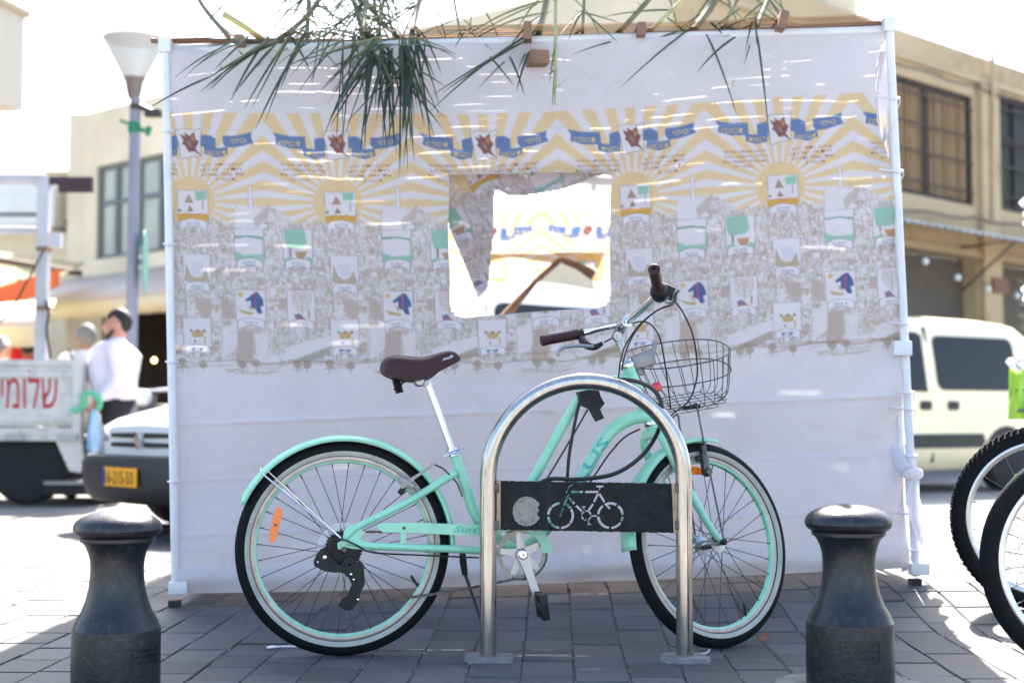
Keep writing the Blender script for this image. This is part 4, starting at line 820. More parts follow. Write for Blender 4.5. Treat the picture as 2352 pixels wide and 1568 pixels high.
def B(x, y, off=0.0):
    """point on the bicycle's own plane (off: towards the viewer)"""
    o_ = RH - ba_ * off; d = ray(x, y); c = Vector((0, 0, CAMZ)); return c + d * ((o_ - c).dot(ba_) / d.dot(ba_))
def wheel_matrix(hub, fwd, axle): 
    fwd = fwd.normalized(); axle = axle.normalized(); upv = fwd.cross(axle); M = Matrix((fwd, axle, upv)).transposed().to_4x4(); M.translation = hub; return M
LM = Matrix(((1, 0, 0, 0), (0, 0, 1, 0), (0, -1, 0, 0), (0, 0, 0, 1)))            # lathe z -> wheel y
PROF = [(.2905, .0105), (.294, .0160), (.2995, .0205), (.308, .0235), (.320, .0220), (.329, .0175), (.336, .0100), (.3395, .0035)]
PROF_FAT = [(.287, .011), (.291, .018), (.297, .0235), (.306, .0275), (.317, .0275), (.328, .0220), (.336, .0120), (.3395, .0040)]
def ring_prof(pr): return [(r_, t) for r_, t in pr] + [(r_, -t) for r_, t in reversed(pr)]
def make_wheel(th, name, M, k=1.0, rim_m=None, white=True, nsp=32, hubw=.034, hubr=.016, fr=.028, each=True, knob=0, seed=0, spm=None, rimc=None, hubm=None):
    """thing > wheel (rim) > tyre, whitewall, hub, spokes"""
    W = M @ LM
    sc_ = lambda pr: [(r_ * k, t) for r_, t in pr]
    dr_ = -.004 if white else -.0075; rimp = sc_([(.298 + dr_, .0115), (.2945 + dr_, .0135), (.2825 + dr_, .0125), (.2765 + dr_, .0085), (.2742 + dr_, 0)]); rp_ = rimp + [(r_, -t) for r_, t in reversed(rimp[:-1])]
    mb = MB(); mb.lathe(rp_, 72, W, closed=True); wo = mb.build(name, rim_m or M_mint, th)
    mb = MB()
    for s_ in (-1, 1): mb.lathe(sc_([(.298 + dr_, .0122 * s_), (.2940 + dr_, .0146 * s_), (.2845 + dr_, .0138 * s_), (.2815 + dr_, .0118 * s_)]), 72, W, caps=False)
    mb.build('brake_track', rimc or M_rimside, wo)
    mb = MB(); mb.lathe(ring_prof(sc_(PROF if white else PROF_FAT)), 88, W, closed=True)
    if knob:
        nk = knob
        for q in range(nk):
            for row, (t0, rr) in enumerate(((.0, .342), (.014, .339), (-.014, .339), (.024, .327), (-.024, .327))):
                a = 2 * math.pi * (q + (.5 if row in (1, 2) else 0)) / nk; c = M @ Vector((math.sin(a) * rr * k, t0, math.cos(a) * rr * k)); Rm = (M.to_3x3() @ Matrix.Rotation(a, 3, 'Y'))
                mb.box(c, (.011, .009, .008), Rm)
    mb.build('tyre', M_rub, wo, smooth=50)
    if white:
        mb = MB()
        for s_ in (-1, 1): mb.lathe(sc_([(.2935, .0166 * s_), (.2960, .0188 * s_), (.3000, .0218 * s_), (.3045, .0234 * s_), (.3080, .0246 * s_), (.3088, .0240 * s_)]), 88, W, caps=False)
        mb.build('whitewall', M_ww, wo)
    mb = MB(); mb.lathe([(.006, -hubw - .018), (.010, -hubw - .016), (.010, -hubw - .004), (fr + .004, -hubw - .002), (fr + .004, -hubw + .002), (hubr, -hubw + .006), (hubr, hubw - .006), (fr + .004, hubw - .002), (fr + .004, hubw + .002), (.010, hubw + .004), (.010, hubw + .016), (.006, hubw + .018)], 24, W)
    mb.build('hub', hubm or M_alu, wo)
    joined = MB()
    for q in range(nsp):
        s_ = 1 if q % 2 else -1; a = 2 * math.pi * q / nsp + seed; d = (.62 if (q // 2) % 2 else -.62)
        p0 = M @ Vector((math.sin(a + d) * fr, s_ * hubw, math.cos(a + d) * fr)); p1 = M @ Vector((math.sin(a) * (.2750 + dr_) * k, s_ * .004, math.cos(a) * (.2750 + dr_) * k)); pn = p1.lerp(p0, .055)
        mb = MB() if each else joined; mb.tube([p0, pn], .00135, 5); mb.tube([pn, p1], .0020, 6)
        if each: mb.build('spoke', spm or M_spoke, wo)
    if not each: o_ = joined.build('spokes', spm or M_spoke, wo); o_['kind'] = 'stuff'
    return wo
bike = thing('cruiser_bicycle', 'mint green step-through bicycle with brown saddle locked to the steel hoop', 'bicycle', (RH.x, RH.y, 0))
MR = wheel_matrix(RH, bh_, ba_)
rw = make_wheel(bike, 'rear_wheel', MR, nsp=32, hubw=.034, seed=.06)
def wl(M, r_, deg, t=0.0):
    """point in a wheel's frame: radius, degrees forward from straight up, offset to the far side"""
    a = R(deg); return M @ Vector((math.sin(a) * r_, t, math.cos(a) * r_))
mb = MB(); ra = MR.to_3x3()
def spoke_reflector(M, r_, deg, length, wid, rot, parent, mt_):
    c = wl(M, r_, deg, -.022); mb = MB(); ax = M.to_3x3(); pts_ = []
    for (u, v) in ((-.5, .0), (-.47, .30), (-.28, .46), (0, .5), (.28, .46), (.47, .30), (.5, 0), (.47, -.30), (.28, -.46), (0, -.5), (-.28, -.46), (-.47, -.3)):
        a = R(rot); x = u * length * math.cos(a) - v * wid * math.sin(a); z = u * length * math.sin(a) + v * wid * math.cos(a); pts_.append(c + ax @ Vector((x, 0, z)))
    mb.prism(pts_, ax @ Vector((0, .010, 0))); ro = mb.build('spoke_reflector', mt_, parent, smooth=30)
    mb = MB(); mb.lathe([(.005, 0), (.005, .004)], 10, Matrix.Translation(c - ax @ Vector((0, .002, 0))) @ (ax @ Matrix.Rotation(R(-90), 3, 'X')).to_4x4()); mb.build('screw', M_steel, ro); return ro
pc = MR.inverted() @ B(633, 1204); spoke_reflector(MR, math.hypot(pc.x, pc.z), math.degrees(math.atan2(pc.x, pc.z)), .115, .027, 78, rw, M_orange)
mb = MB(); v0 = wl(MR, .275, 118); v1 = wl(MR, .236, 113); mb.tube([v0, v1], .0045, 8); mb.build('valve', M_black, rw)
# ---- frame tubes
fr_ = []
def ftube(name, pts_, rad, off=None, n=6, m=None, par=None):
    offs = off or [0] * len(pts_); q = spline([B(x, y, o_) for (x, y), o_ in zip(pts_, offs)], n); mb = MB(); mb.tube(q, lerp_list(rad if isinstance(rad, list) else [rad, rad], len(q)), 14); return mb.build(name, m or M_mint, par or bike)
ftube('seat_tube', [(1039, 1032), (1068, 1112), (1098, 1192), (1150, 1240), (1192, 1268)], [.0175, .0178, .0178, .0178])
ftube('top_tube', [(1446, 872), (1398, 874), (1350, 893), (1318, 935), (1280, 1000), (1222, 1105), (1170, 1178), (1112, 1212)], [.0165, .0165, .0162, .016])
dtb = ftube('down_tube', [(1492, 955), (1452, 960), (1412, 982), (1378, 1022), (1345, 1080), (1300, 1150), (1246, 1222), (1195, 1266)], [.0225, .0225, .0218, .021])
ftube('head_tube', [(1441, 842), (1467, 904), (1495, 970)], [.0215, .0205, .0215])
for s_ in (1, -1):
    ftube('seat_stay', [(1046, 1086), (1000, 1114), (930, 1155), (860, 1190), (818, 1212), (792, 1236)], [.0135, .0125, .012, .0115, .010], [s_ * .018, s_ * .040, s_ * .052, s_ * .058, s_ * .062, s_ * .064])
    ftube('chain_stay', [(798, 1244), (840, 1252), (930, 1256), (1060, 1261), (1130, 1265), (1186, 1268)], [.010, .012, .0125, .0125, .012], [s_ * .064, s_ * .062, s_ * .058, s_ * .045, s_ * .030, s_ * .02])
    mb = MB(); poly = [(775, 1246), (787, 1240), (790, 1218), (806, 1203), (822, 1204), (836, 1222), (826, 1238), (850, 1246), (850, 1262), (812, 1260), (792, 1256), (786, 1262), (776, 1260)]
    mb.prism([B(x, y, s_ * .069 - .002) for x, y in poly], ba_ * .006 * 1); mb.build('dropout', M_mint, bike, smooth=30)
ftube('bottom_bracket', [(1192, 1268), (1192.01, 1268)], [.021, .021], [.036, -.036], n=2)
# lettering on the down tube, chain guard and saddle (thin film just proud of the paint)
def lettering(name, s, mapper, m, par, thick, shear=0.0):
    v, t = text_tris(s, shear); me = bpy.data.meshes.new(name); o_ = ORG[par]; vs = [mapper(x / v[:, 0].max(), y / .7) - o_ for x, y in v]
    me.from_pydata(vs, [], [tuple(q) for q in t]); me.materials.append(m); ob = link_mesh(name, me, par); ob.modifiers.new('film', 'SOLIDIFY').thickness = thick; return ob
def on_down(u, v):
    x = 1318 + (1384 - 1318) * u; y = np.interp(u, [0, .5, 1], [1106, 1046, 1002]); dx = .82; dy = .55; off = .0226 * math.sqrt(max(.05, 1 - (v - .5) ** 2 * 1.2)) + .0012
    return B(x + dx * (.5 - v) * 24 + 8, y + dy * (.5 - v) * 24 + 6, off)
lettering('tube_lettering', 'LUS', on_down, M_mintd, dtb, .0006)
# ---- mudguards
def mudguard(name, M, r_, d0, d1, w_, par, n=40, depth=.016):
    prof = [(-w_ / 2, -depth), (-w_ / 2, -depth * .55), (-w_ * .42, -.004), (-w_ * .22, 0), (0, .0015), (w_ * .22, 0), (w_ * .42, -.004), (w_ / 2, -depth * .55), (w_ / 2, -depth)]
    mb = MB(); mb.grid([[wl(M, r_ + dz, d0 + (d1 - d0) * i / n, t) for t, dz in prof] for i in range(n + 1)]); ob = mb.build(name, M_mint, par, fix=False); ob.modifiers.new('thickness', 'SOLIDIFY').thickness = .002; return ob
rg_ = mudguard('rear_mudguard', MR, .357, -66, 93, .066, bike)
for s_ in (1, -1):
    mb = MB(); p0 = wl(MR, .357, -47, s_ * .034); p1 = B(782, 1236, -s_ * .072); mb.tube([p0 + UZ * .012, p0, p1], .0026, 6)
    p2 = wl(MR, .345, -44, s_ * .034); mb.tube([p2, p1 + bh_ * .004], .0022, 6); mb.build('mudguard_stay', M_chrome, bike)
# ---- saddle and post
ftube('seat_post', [(978, 868), (1040, 1040)], [.0135, .0138], n=4, m=M_chrome)
mb = MB(); cpos = B(1039, 1038); ax = (B(1040, 1040) - B(978, 868)).normalized(); mb.lathe([(.0175, -.012), (.0225, -.011), (.0225, .011), (.0175, .012)], 24, Matrix.Translation(cpos) @ from_z(ax).to_4x4())
mb.tube(spline([B(1020, 1047, .022), B(1040, 1042, .034), B(1058, 1036, .030), B(1062, 1030, .012), B(1050, 1032, .020), B(1030, 1040, .026)], 5), .0032, 7); mb.build('seat_clamp', M_chrome, bike)
sdl_px = [(874, 842), (876, 826), (890, 812), (915, 808), (945, 812), (972, 816), (1000, 810), (1030, 803), (1046, 806), (1057, 822)]
sdl_lo = [(874, 850), (878, 858), (892, 866), (915, 874), (945, 878), (975, 870), (1000, 857), (1030, 841), (1048, 832), (1057, 826)]
wid = [.035, .062, .078, .084, .078, .058, .040, .030, .025, .010]; rows_ = []
for i in range(10):
    T = B(*sdl_px[i]); Bo = B(*sdl_lo[i]); w_ = wid[i]; r_ = []
    for k in range(21):
        a = math.pi * (k / 20) ; cx_ = -math.cos(a); lift = math.sin(a) ** .45
        r_.append(Bo.lerp(T, lift * (1 - .10 * (1 - cx_ * cx_) * (1 if i < 6 else .3))) + ba_ * (w_ * math.copysign(abs(cx_) ** .75, cx_)))
    rows_.append(r_)
mb = MB(); mb.grid(rows_); mb.add(rows_[0], [tuple(range(21))]); mb.add(rows_[-1], [tuple(range(21))]); sad = mb.build('saddle', M_brown, bike, smooth=60); sad.modifiers.new('smooth', 'SUBSURF').render_levels = 2
mb = MB(); under = [[B(x, y - 3, 0) + ba_ * (wid[i] * .93 * t) + UZ * (-.006 if abs(t) < .5 else 0) for t in (-1, -.5, 0, .5, 1)] for i, (x, y) in enumerate(sdl_lo)]
mb.grid(under); mb.build('saddle_base', M_black, sad, fix=False)
def on_saddle(u, v):
    x = 1016 + 26 * u + 3 * (v - .5); y = 829 - 8 * u - v * 9; return B(x, y, .0335 - .006 * u + .004 * (1 - v))
lettering('saddle_lettering', 'xds', on_saddle, M_wht, sad, .0005, .3)
for s_ in (1, -1):
    mb = MB(); mb.tube(spline([B(1010, 848, .012 * s_), B(990, 866, .018 * s_), B(968, 873, .02 * s_), B(930, 876, .02 * s_), B(918, 890, .026 * s_), B(914, 897, .03 * s_), B(905, 892, .035 * s_)], 5), .0034, 7); mb.build('saddle_rail', M_steel, sad)
    mb = MB(); c0 = B(908, 868, .036 * s_); c1 = B(918, 902, .036 * s_); mb.tube([c0.lerp(c1, t / 60) + bh_ * (.0125 * math.cos(t * .7)) + ba_ * (.0125 * math.sin(t * .7)) for t in range(61)], .0028, 5); mb.tube([c0.lerp(c1, .45), c1], .0095, 10); mb.build('saddle_spring', M_black, sad)
mb = MB(); cc = B(962, 876, 0); mb.lathe([(.004, -.036), (.013, -.034), (.017, -.028), (.017, .028), (.013, .034), (.004, .036)], 18, Matrix.Translation(cc) @ from_z(ba_).to_4x4()); mb.bbox(B(975, 876, 0), (.034, .03, .03), .006); mb.build('saddle_clamp', M_alu, sad)
# ---- drivetrain
def disc(mb, c, r0, r1, th, n=48, teeth=0, off=0.0, hole=True, tl=.006):
    pts_o = []; nn = teeth * 4 if teeth else n
    for k in range(nn):
        a = 2 * math.pi * k / nn; rr = r1 + (tl if teeth and k % 4 in (1, 2) else 0); pts_o.append((math.cos(a) * rr, math.sin(a) * rr))
    fr0 = c - ba_ * off; A = [fr0 + bh_ * x + UZ * z for x, z in pts_o]; I = [fr0 + bh_ * (math.cos(2 * math.pi * k / nn) * r0) + UZ * (math.sin(2 * math.pi * k / nn) * r0) for k in range(nn)]
    A2 = [p + ba_ * th for p in A]; I2 = [p + ba_ * th for p in I]; b_ = [A, I, I2, A2]
    vs = [p for l in b_ for p in l]; fs = []
    for l in range(4):
        m_ = (l + 1) % 4
        for k in range(nn): q = (k + 1) % nn; fs.append((l * nn + k, l * nn + q, m_ * nn + q, m_ * nn + k))
    mb.add(vs, fs)
BBc = B(1193, 1268); CRo = .048
mb = MB(); disc(mb, BBc, .066, .079, .004, teeth=44, off=CRo, tl=.005); cr_ = mb.build('chainring', mat('worn_chainring', (.26, .25, .24), .4, metal=.9, var=.3, vscale=30), bike, smooth=30)
mb = MB()
for k in range(5):
    a = R(100 + 72 * k); d_ = bh_ * math.cos(a) + UZ * math.sin(a); pz = bh_ * -math.sin(a) + UZ * math.cos(a); c = BBc - ba_ * (CRo + .004)
    mb.prism([c + d_ * .012 + pz * .016, c + d_ * .045 + pz * .0105, c + d_ * .072 + pz * .0085, c + d_ * .072 - pz * .0085, c + d_ * .045 - pz * .0105, c + d_ * .012 - pz * .016], ba_ * .006)
mb.build('spider', M_alu, cr_, smooth=30)
ca = B(1240, 1390, CRo + .02); c0 = BBc - ba_ * (CRo + .012); dz = (ca - c0).normalized(); px_ = dz.cross(ba_).normalized()
mb = MB(); poly = []
for t, w_ in ((-.10, .012), (-.06, .018), (0, .0205), (.08, .018), (.3, .0135), (.6, .0125), (.9, .0125), (1.0, .012), (1.06, .006)): poly.append((t, w_))
out_ = [c0 + dz * (t * .165) + px_ * w_ for t, w_ in poly] + [c0 + dz * (t * .165) - px_ * w_ for t, w_ in reversed(poly)]
mb.prism([p - ba_ * .010 for p in out_], ba_ * .014); crk = mb.build('crank_arm', M_alu, bike, smooth=35)
mb = MB(); mb.lathe([(.0001, 0), (.006, .0), (.006, .003), (.012, .003), (.0135, .005), (.016, .004), (.017, .0)], 24, Matrix.Translation(c0 - ba_ * .010) @ from_z(-ba_).to_4x4()); mb.build('crank_bolt', M_chrome, crk)
mb = MB(); c2 = BBc + ba_ * .055; d2 = (-dz); out2 = [c2 + d2 * (t * .165) + px_ * w_ for t, w_ in poly] + [c2 + d2 * (t * .165) - px_ * w_ for t, w_ in reversed(poly)]; mb.prism(out2, ba_ * .014); mb.build('crank_arm', M_alu, bike, smooth=35)
def pedal(c, up, fwd):
    mb = MB(); Mx = Matrix((fwd, ba_, up)).transposed()
    for q in (-.034, -.012, .012, .034): mb.bbox(c + up * q * 1.0 + ba_ * -.045 , (.024, .085, .006), .002, Mx)
    for t in (0, -.09): mb.bbox(c + ba_ * (t + .0), (.026, .010, .080), .004, Mx)
    mb.tube([c + ba_ * .02, c - ba_ * .095], .008, 8); mb.lathe([(.013, 0), (.013, .085)], 14, Matrix.Translation(c) @ from_z(-ba_).to_4x4()); return mb.build('pedal', M_black, bike)
pu = (B(1236, 1352) - B(1244, 1418)).normalized(); pedal(B(1239, 1386, CRo + .03), pu, pu.cross(ba_).normalized())
pc2 = c2 + d2 * .165 + ba_ * .1; pedal(pc2, UZ, bh_)
# rear cassette and dork disc
mb = MB(); disc(mb, RH, .02, .083, .0015, off=.030); mb.build('spoke_guard_disc', M_ghost, rw, smooth=30)
mb = MB()
for k, (r_, te) in enumerate(((.060, 34), (.052, 28), (.046, 24), (.040, 22), (.034, 18), (.028, 16))): disc(mb, RH, .012, r_ - .004, .0022, teeth=te, off=.036 + .0045 * k, tl=.0045)
mb.build('cassette', M_black, rw, smooth=30)
mb = MB(); mb.lathe([(.006, 0), (.0105, 0), (.0105, .012), (.006, .016)], 12, Matrix.Translation(RH - ba_ * .068) @ from_z(-ba_).to_4x4()); mb.build('axle_nut', M_steel, rw)
def chain(a, b_, n, sagv=0.0):
    mb = MB(); L_ = (b_ - a).length; d_ = (b_ - a).normalized(); Mx = Matrix((d_, ba_, d_.cross(ba_))).transposed()
    for k in range(n):
        t = (k + .5) / n; c = a.lerp(b_, t) - UZ * (sagv * math.sin(math.pi * t)); mb.box(c + ba_ * (.0026 if k % 2 else .0016), (L_ / n * 1.25, .0012, .0085 if k % 2 else .007), Mx); mb.box(c - ba_ * (.0026 if k % 2 else .0016), (L_ / n * 1.25, .0012, .0085 if k % 2 else .007), Mx)
        mb.tube([a.lerp(b_, k / n) - ba_ * .004 - UZ * (sagv * math.sin(math.pi * k / n)), a.lerp(b_, k / n) + ba_ * .004 - UZ * (sagv * math.sin(math.pi * k / n))], .0036, 6)
    return mb.build('chain_run', M_steel, bike, smooth=30)
chain(B(842, 1221, .050), B(1150, 1219, .046), 34); chain(B(810, 1386, .050), B(1188, 1328, .046), 42, .008)
mb = MB()
for k in range(40):
    a = R(120 - 230 * k / 39); c = BBc - ba_ * (CRo - .002) + bh_ * (math.cos(a) * .0815) + UZ * (math.sin(a) * .0815); Mx = Matrix((bh_ * -math.sin(a) + UZ * math.cos(a), ba_, bh_ * math.cos(a) + UZ * math.sin(a))).transposed(); mb.box(c, (.0085, .006, .008 if k % 2 else .0062), Mx)
mb.build('chain_wrap', M_steel, bike, smooth=30)
# derailleur
mb = MB()
mb.prism([B(x, y, .085) for x, y in ((735, 1262), (748, 1256), (756, 1275), (778, 1296), (800, 1300), (826, 1288), (836, 1298), (838, 1340), (828, 1362), (822, 1385), (806, 1392), (790, 1398), (776, 1390), (784, 1376), (798, 1366), (808, 1342), (800, 1326), (786, 1314), (762, 1314), (736, 1308), (722, 1296))], ba_ * .016)
mb.prism([B(x, y, .098) for x, y in ((730, 1268), (746, 1262), (752, 1290), (790, 1300), (792, 1312), (748, 1312), (722, 1300), (720, 1290))], ba_ * .014)
der = mb.build('derailleur', M_black, bike, smooth=25)
for (x, y, r_) in ((800, 1290, .022), (797, 1378, .020)): mb = MB(); disc(mb, B(x, y), .004, r_, .008, teeth=11, off=.078, tl=.004); mb.build('jockey_wheel', M_black, der, smooth=30)
mb = MB()
for (x, y, r_) in ((746, 1279, .006), (730, 1290, .003), (806, 1318, .004), (812, 1330, .0035), (822, 1376, .004)): mb.lathe([(r_, 0), (r_, .005), (.0005, .006)], 10, Matrix.Translation(B(x, y, .100)) @ from_z(-ba_).to_4x4())
mb.build('derailleur_bolt', M_chrome, der)
mb = MB(); mb.tube(spline([B(756, 1262, .10), B(760, 1240, .10), B(792, 1240, .09), B(820, 1252, .08), B(856, 1268, .072), B(960, 1274, .062), B(1100, 1280, .04)], 6), .0028, 6); mb.build('gear_cable', M_cable, bike)
# chain guard
top = [(866, 1204), (880, 1200), (960, 1200), (1040, 1203), (1110, 1206), (1150, 1206), (1200, 1200), (1232, 1206), (1252, 1222), (1262, 1244), (1269, 1269)]
bot = [(868, 1214), (880, 1222), (960, 1223), (1040, 1228), (1100, 1230), (1148, 1222), (1184, 1214), (1212, 1222), (1232, 1236), (1242, 1252), (1243, 1270)]
mb = MB(); A = [B(x, y, .068) for x, y in top]; Bq = [B(x, y, .068) for x, y in bot]; mb.quadstrip(A, Bq); A2 = [p + ba_ * .004 for p in A]; B2 = [p + ba_ * .004 for p in Bq]; mb.quadstrip(A2, B2); mb.quadstrip(A, [p + ba_ * .022 for p in A]); mb.quadstrip(Bq, B2)
mb.prism([B(x, y, .067) for x, y in ((920, 1222), (932, 1222), (932, 1248), (920, 1248))], ba_ * .003); cg = mb.build('chain_guard', M_mint, bike, smooth=40)
mb = MB(); mb.lathe([(.0001, .004), (.004, .0035), (.0055, 0)], 12, Matrix.Translation(B(928, 1212, .068)) @ from_z(-ba_).to_4x4()); mb.build('guard_screw', M_steel, cg)
lettering('guard_lettering', 'Sun', lambda u, v: B(1042 + 50 * u, 1222 - 15 * v, .0690), M_mintd, cg, .0004, .35)
# kickstand
mb = MB(); mb.tube([B(1062, 1268, -.03), B(1064, 1290, -.04), B(1068, 1318, -.055)], [.010, .0125, .010], 10); ks = mb.build('kickstand', M_steel, bike)
e_ = G(1112, 1447); mb = MB(); mb.tube([B(1066, 1310, -.05), Vector((e_.x + .02, B(1112, 1440, -.19).y, .008))], .0065, 8); mb.build('kickstand_leg', M_alu, ks)
# rear brake
mb = MB(); mb.prism([B(x, y, .075) for x, y in ((918, 1112), (948, 1094), (985, 1072), (990, 1064), (1000, 1062), (996, 1072), (955, 1098), (935, 1118), (922, 1122))], ba_ * .010); mb.bbox(B(934, 1108, .066), (.055, .02, .02), .004, Matrix.Rotation(R(32), 3, 'Y')); rb = mb.build('rear_brake', M_alu2, bike, smooth=35)
mb = MB(); mb.bbox(B(928, 1118, .055), (.018, .03, .052), .004, Matrix.Rotation(R(32), 3, 'Y')); mb.build('brake_pad', M_black, rb)
mb = MB(); mb.tube(spline([B(996, 1066, .07), B(1018, 1076, .05), B(1038, 1096, .03), B(1050, 1110, .024), B(1062, 1140, .02)], 6), .0027, 6); mb.build('brake_cable', M_cable, bike)
# ---- steering assembly, turned away from the viewer
s_ax = (B(1432, 835) - B(1497, 985)).normalized(); TH_ = R(27); RS = Matrix.Rotation(TH_, 3, s_ax)
fw, fa = RS @ bh_, RS @ ba_
FH = P(1630, 1243, 4.760); lean = math.sqrt(1 - fa.z * fa.z); FH.z = .338 * lean + .002
MF = wheel_matrix(FH, fw, fa)
fwh = make_wheel(bike, 'front_wheel', MF, nsp=32, hubw=.040, seed=.0)
pr2 = MF.inverted() @ P(1582, 1080, 4.76); spoke_reflector(MF, math.hypot(pr2.x, pr2.z), math.degrees(math.atan2(pr2.x, pr2.z)), .110, .027, -6, fwh, M_orange)
mb = MB(); mb.tube([wl(MF, .275, 152), wl(MF, .236, 148)], .0045, 8); mb.build('valve', M_black, fwh)
mb = MB(); mb.lathe([(.004, 0), (.0105, 0), (.0105, .014), (.006, .018)], 12, Matrix.Translation(FH - fa * .062) @ from_z(-fa).to_4x4()); mb.build('axle_nut', M_black, fwh)
mudguard('front_mudguard', MF, .356, -93, 9, .064, bike)
crown = B(1502, 992)
for s_ in (1, -1):
    e_ = FH - fa * (.056 * s_); a0 = crown - fa * (.030 * s_) + UZ * .008; a1 = crown - fa * (.052 * s_) - UZ * .045 + fw * .004; m1 = a1.lerp(e_, .5) - fw * .012
    q = spline([a0, a1, m1, e_.lerp(m1, .25) - fw * .006, e_ + UZ * .005], 6); mb = MB(); mb.tube(q, lerp_list([.013, .0155, .0145, .012, .009], len(q)), 12); mb.build('fork_leg', M_mint, bike)
mb = MB(); mb.tube([crown + s_ax * .035, crown - s_ax * .02], [.018, .019], 14); mb.bbox(crown - UZ * .004, (.04, .09, .034), .012, Matrix((fw, fa, fw.cross(fa))).transposed()); mb.build('fork_crown', M_mint, bike)
def cup(c, r_, h_): mb = MB(); mb.lathe([(r_ - .004, -h_), (r_, -h_ * .8), (r_ + .0015, 0), (r_, h_ * .8), (r_ - .004, h_)], 24, Matrix.Translation(c) @ from_z(s_ax).to_4x4()); return mb.build('headset_cup', M_chrome, bike)
cup(B(1494, 971), .0235, .008); cup(B(1440, 839), .0235, .008); cup(B(1437, 831), .020, .004)
sc0 = P(1434, 742, 4.665)
q = spline([B(1438, 838), B(1428, 800), B(1420, 768), sc0], 5); mb = MB(); mb.tube(q, lerp_list([.0125, .013, .0175, .016], len(q)), 14); stem = mb.build('stem', M_alu, bike)
mb = MB(); mb.lathe([(.0001, .003), (.006, .003), (.007, .0), (.014, 0), (.0155, -.003), (.0155, -.03)], 24, Matrix.Translation(P(1420, 772, 4.640)) @ from_z(-ba_).to_4x4()); mb.build('stem_pivot_bolt', M_alu, stem)
bar_dir = (P(1480, 700, 4.52) - P(1390, 752, 4.74)).normalized(); mb = MB(); mb.lathe([(.0165, -.022), (.020, -.02), (.020, .02), (.0165, .022)], 20, Matrix.Translation(sc0) @ from_z(bar_dir).to_4x4()); mb.build('stem_clamp', M_chrome, stem)
lb = [P(1434, 742, 4.665), P(1400, 750, 4.73), P(1366, 758, 4.79), P(1334, 766, 4.81), P(1300, 773, 4.80), P(1244, 783, 4.77)]
rbp = [P(1434, 742, 4.665), P(1458, 724, 4.61), P(1484, 702, 4.54), P(1502, 684, 4.47), P(1511, 668, 4.41), P(1503, 624, 4.29)]
q = spline(list(reversed(lb)) + rbp[1:], 6); mb = MB(); mb.tube(q, .0112, 14); hb = mb.build('handlebar', M_chrome, bike)
for a, b_ in (((1328, 767.5, 4.809), (1243, 783, 4.768)), ((1512, 666, 4.405), (1502, 617, 4.275))):
    pa, pb = P(*a), P(*b_); mb = MB(); L_ = (pb - pa).length; mb.lathe([(.0112, 0), (.0185, .002), (.0175, .01)] + [(.0170 + .0006 * (k % 2), .014 + (L_ - .03) * k / 14) for k in range(15)] + [(.0185, L_ - .012), (.0182, L_ - .003), (.0145, L_), (.006, L_), (.0055, L_ - .008), (.0001, L_ - .008)], 22, Matrix.Translation(pa) @ from_z(pb - pa).to_4x4()); mb.build('grip', M_brown, hb)
# gear shifter collar on the near grip, brake levers
pa = P(1515, 672, 4.42); mb = MB(); mb.lathe([(.012, -.02), (.027, -.016), (.030, .004), (.026, .026), (.018, .034)], 22, Matrix.Translation(pa) @ from_z(P(1505, 630, 4.31) - pa).to_4x4()); mb.bbox(P(1532, 668, 4.43), (.055, .05, .036), .012, Matrix.Rotation(R(25), 3, 'Y')); mb.build('gear_shifter', M_black, hb)
mb = MB(); mb.lathe([(.012, -.012), (.0165, -.010), (.0165, .010), (.012, .012)], 18, Matrix.Translation(P(1333, 767, 4.81)) @ from_z(lb[3] - lb[4]).to_4x4()); mb.tube(spline([P(1334, 776, 4.79), P(1346, 792, 4.77), P(1366, 797, 4.76), P(1384, 788, 4.76)], 4), lerp_list([.011, .014, .011, .007], 13), 10); lv = mb.build('brake_lever', M_black, hb)
mb = MB(); q = spline([P(1362, 796, 4.755), P(1330, 794, 4.745), P(1300, 797, 4.735), P(1286, 804, 4.73), P(1281, 816, 4.725)], 6); mb.tube(q, lerp_list([.007, .0065, .006, .006, .0055], len(q)), 8, flat=1.5); mb.build('lever_blade', M_alu, lv)
mb = MB(); q = spline([P(1526, 676, 4.42), P(1536, 690, 4.41), P(1548, 690, 4.39), P(1552, 672, 4.36), P(1562, 664, 4.34)], 5); mb.tube(q, lerp_list([.010, .011, .009, .007, .006], len(q)), 10); mb.tube([P(1530, 680, 4.42), P(1545, 698, 4.44)], .009, 10); mb.build('brake_lever', M_alu, hb)
# cables
def cable(pts_, r_=.0028, par=None, name='control_cable'): mb = MB(); mb.tube(spline([P(*p) for p in pts_], 8), r_, 6); return mb.build(name, M_cable, par or hb)
cable([(1548, 690, 4.42), (1568, 716, 4.46), (1590, 765, 4.55), (1600, 820, 4.65), (1600, 870, 4.74), (1582, 920, 4.80), (1548, 948, 4.82), (1520, 975, 4.80)])
cable([(1388, 786, 4.76), (1420, 768, 4.72), (1455, 742, 4.66), (1490, 742, 4.64), (1515, 775, 4.66), (1528, 840, 4.72), (1536, 900, 4.76), (1541, 940, 4.78)])
cable([(1544, 698, 4.44), (1510, 712, 4.50), (1470, 745, 4.58), (1438, 790, 4.62), (1425, 830, 4.62), (1420, 868, 4.64), (1410, 880, 4.65)])
cable([(1545, 700, 4.45), (1508, 714, 4.52), (1466, 752, 4.62), (1440, 800, 4.66), (1428, 850, 4.66)])
mb = MB(); mb.tube(spline([B(1418, 1020, .008), B(1395, 1048, .012), B(1370, 1085, .012), B(1350, 1115, .012), B(1322, 1160, .012)], 6), .003, 6); mb.tube(spline([B(1470, 985, .015), B(1440, 1000, .012), B(1415, 1022, .01)], 5), .003, 6); mb.build('gear_cable', M_cable, bike)
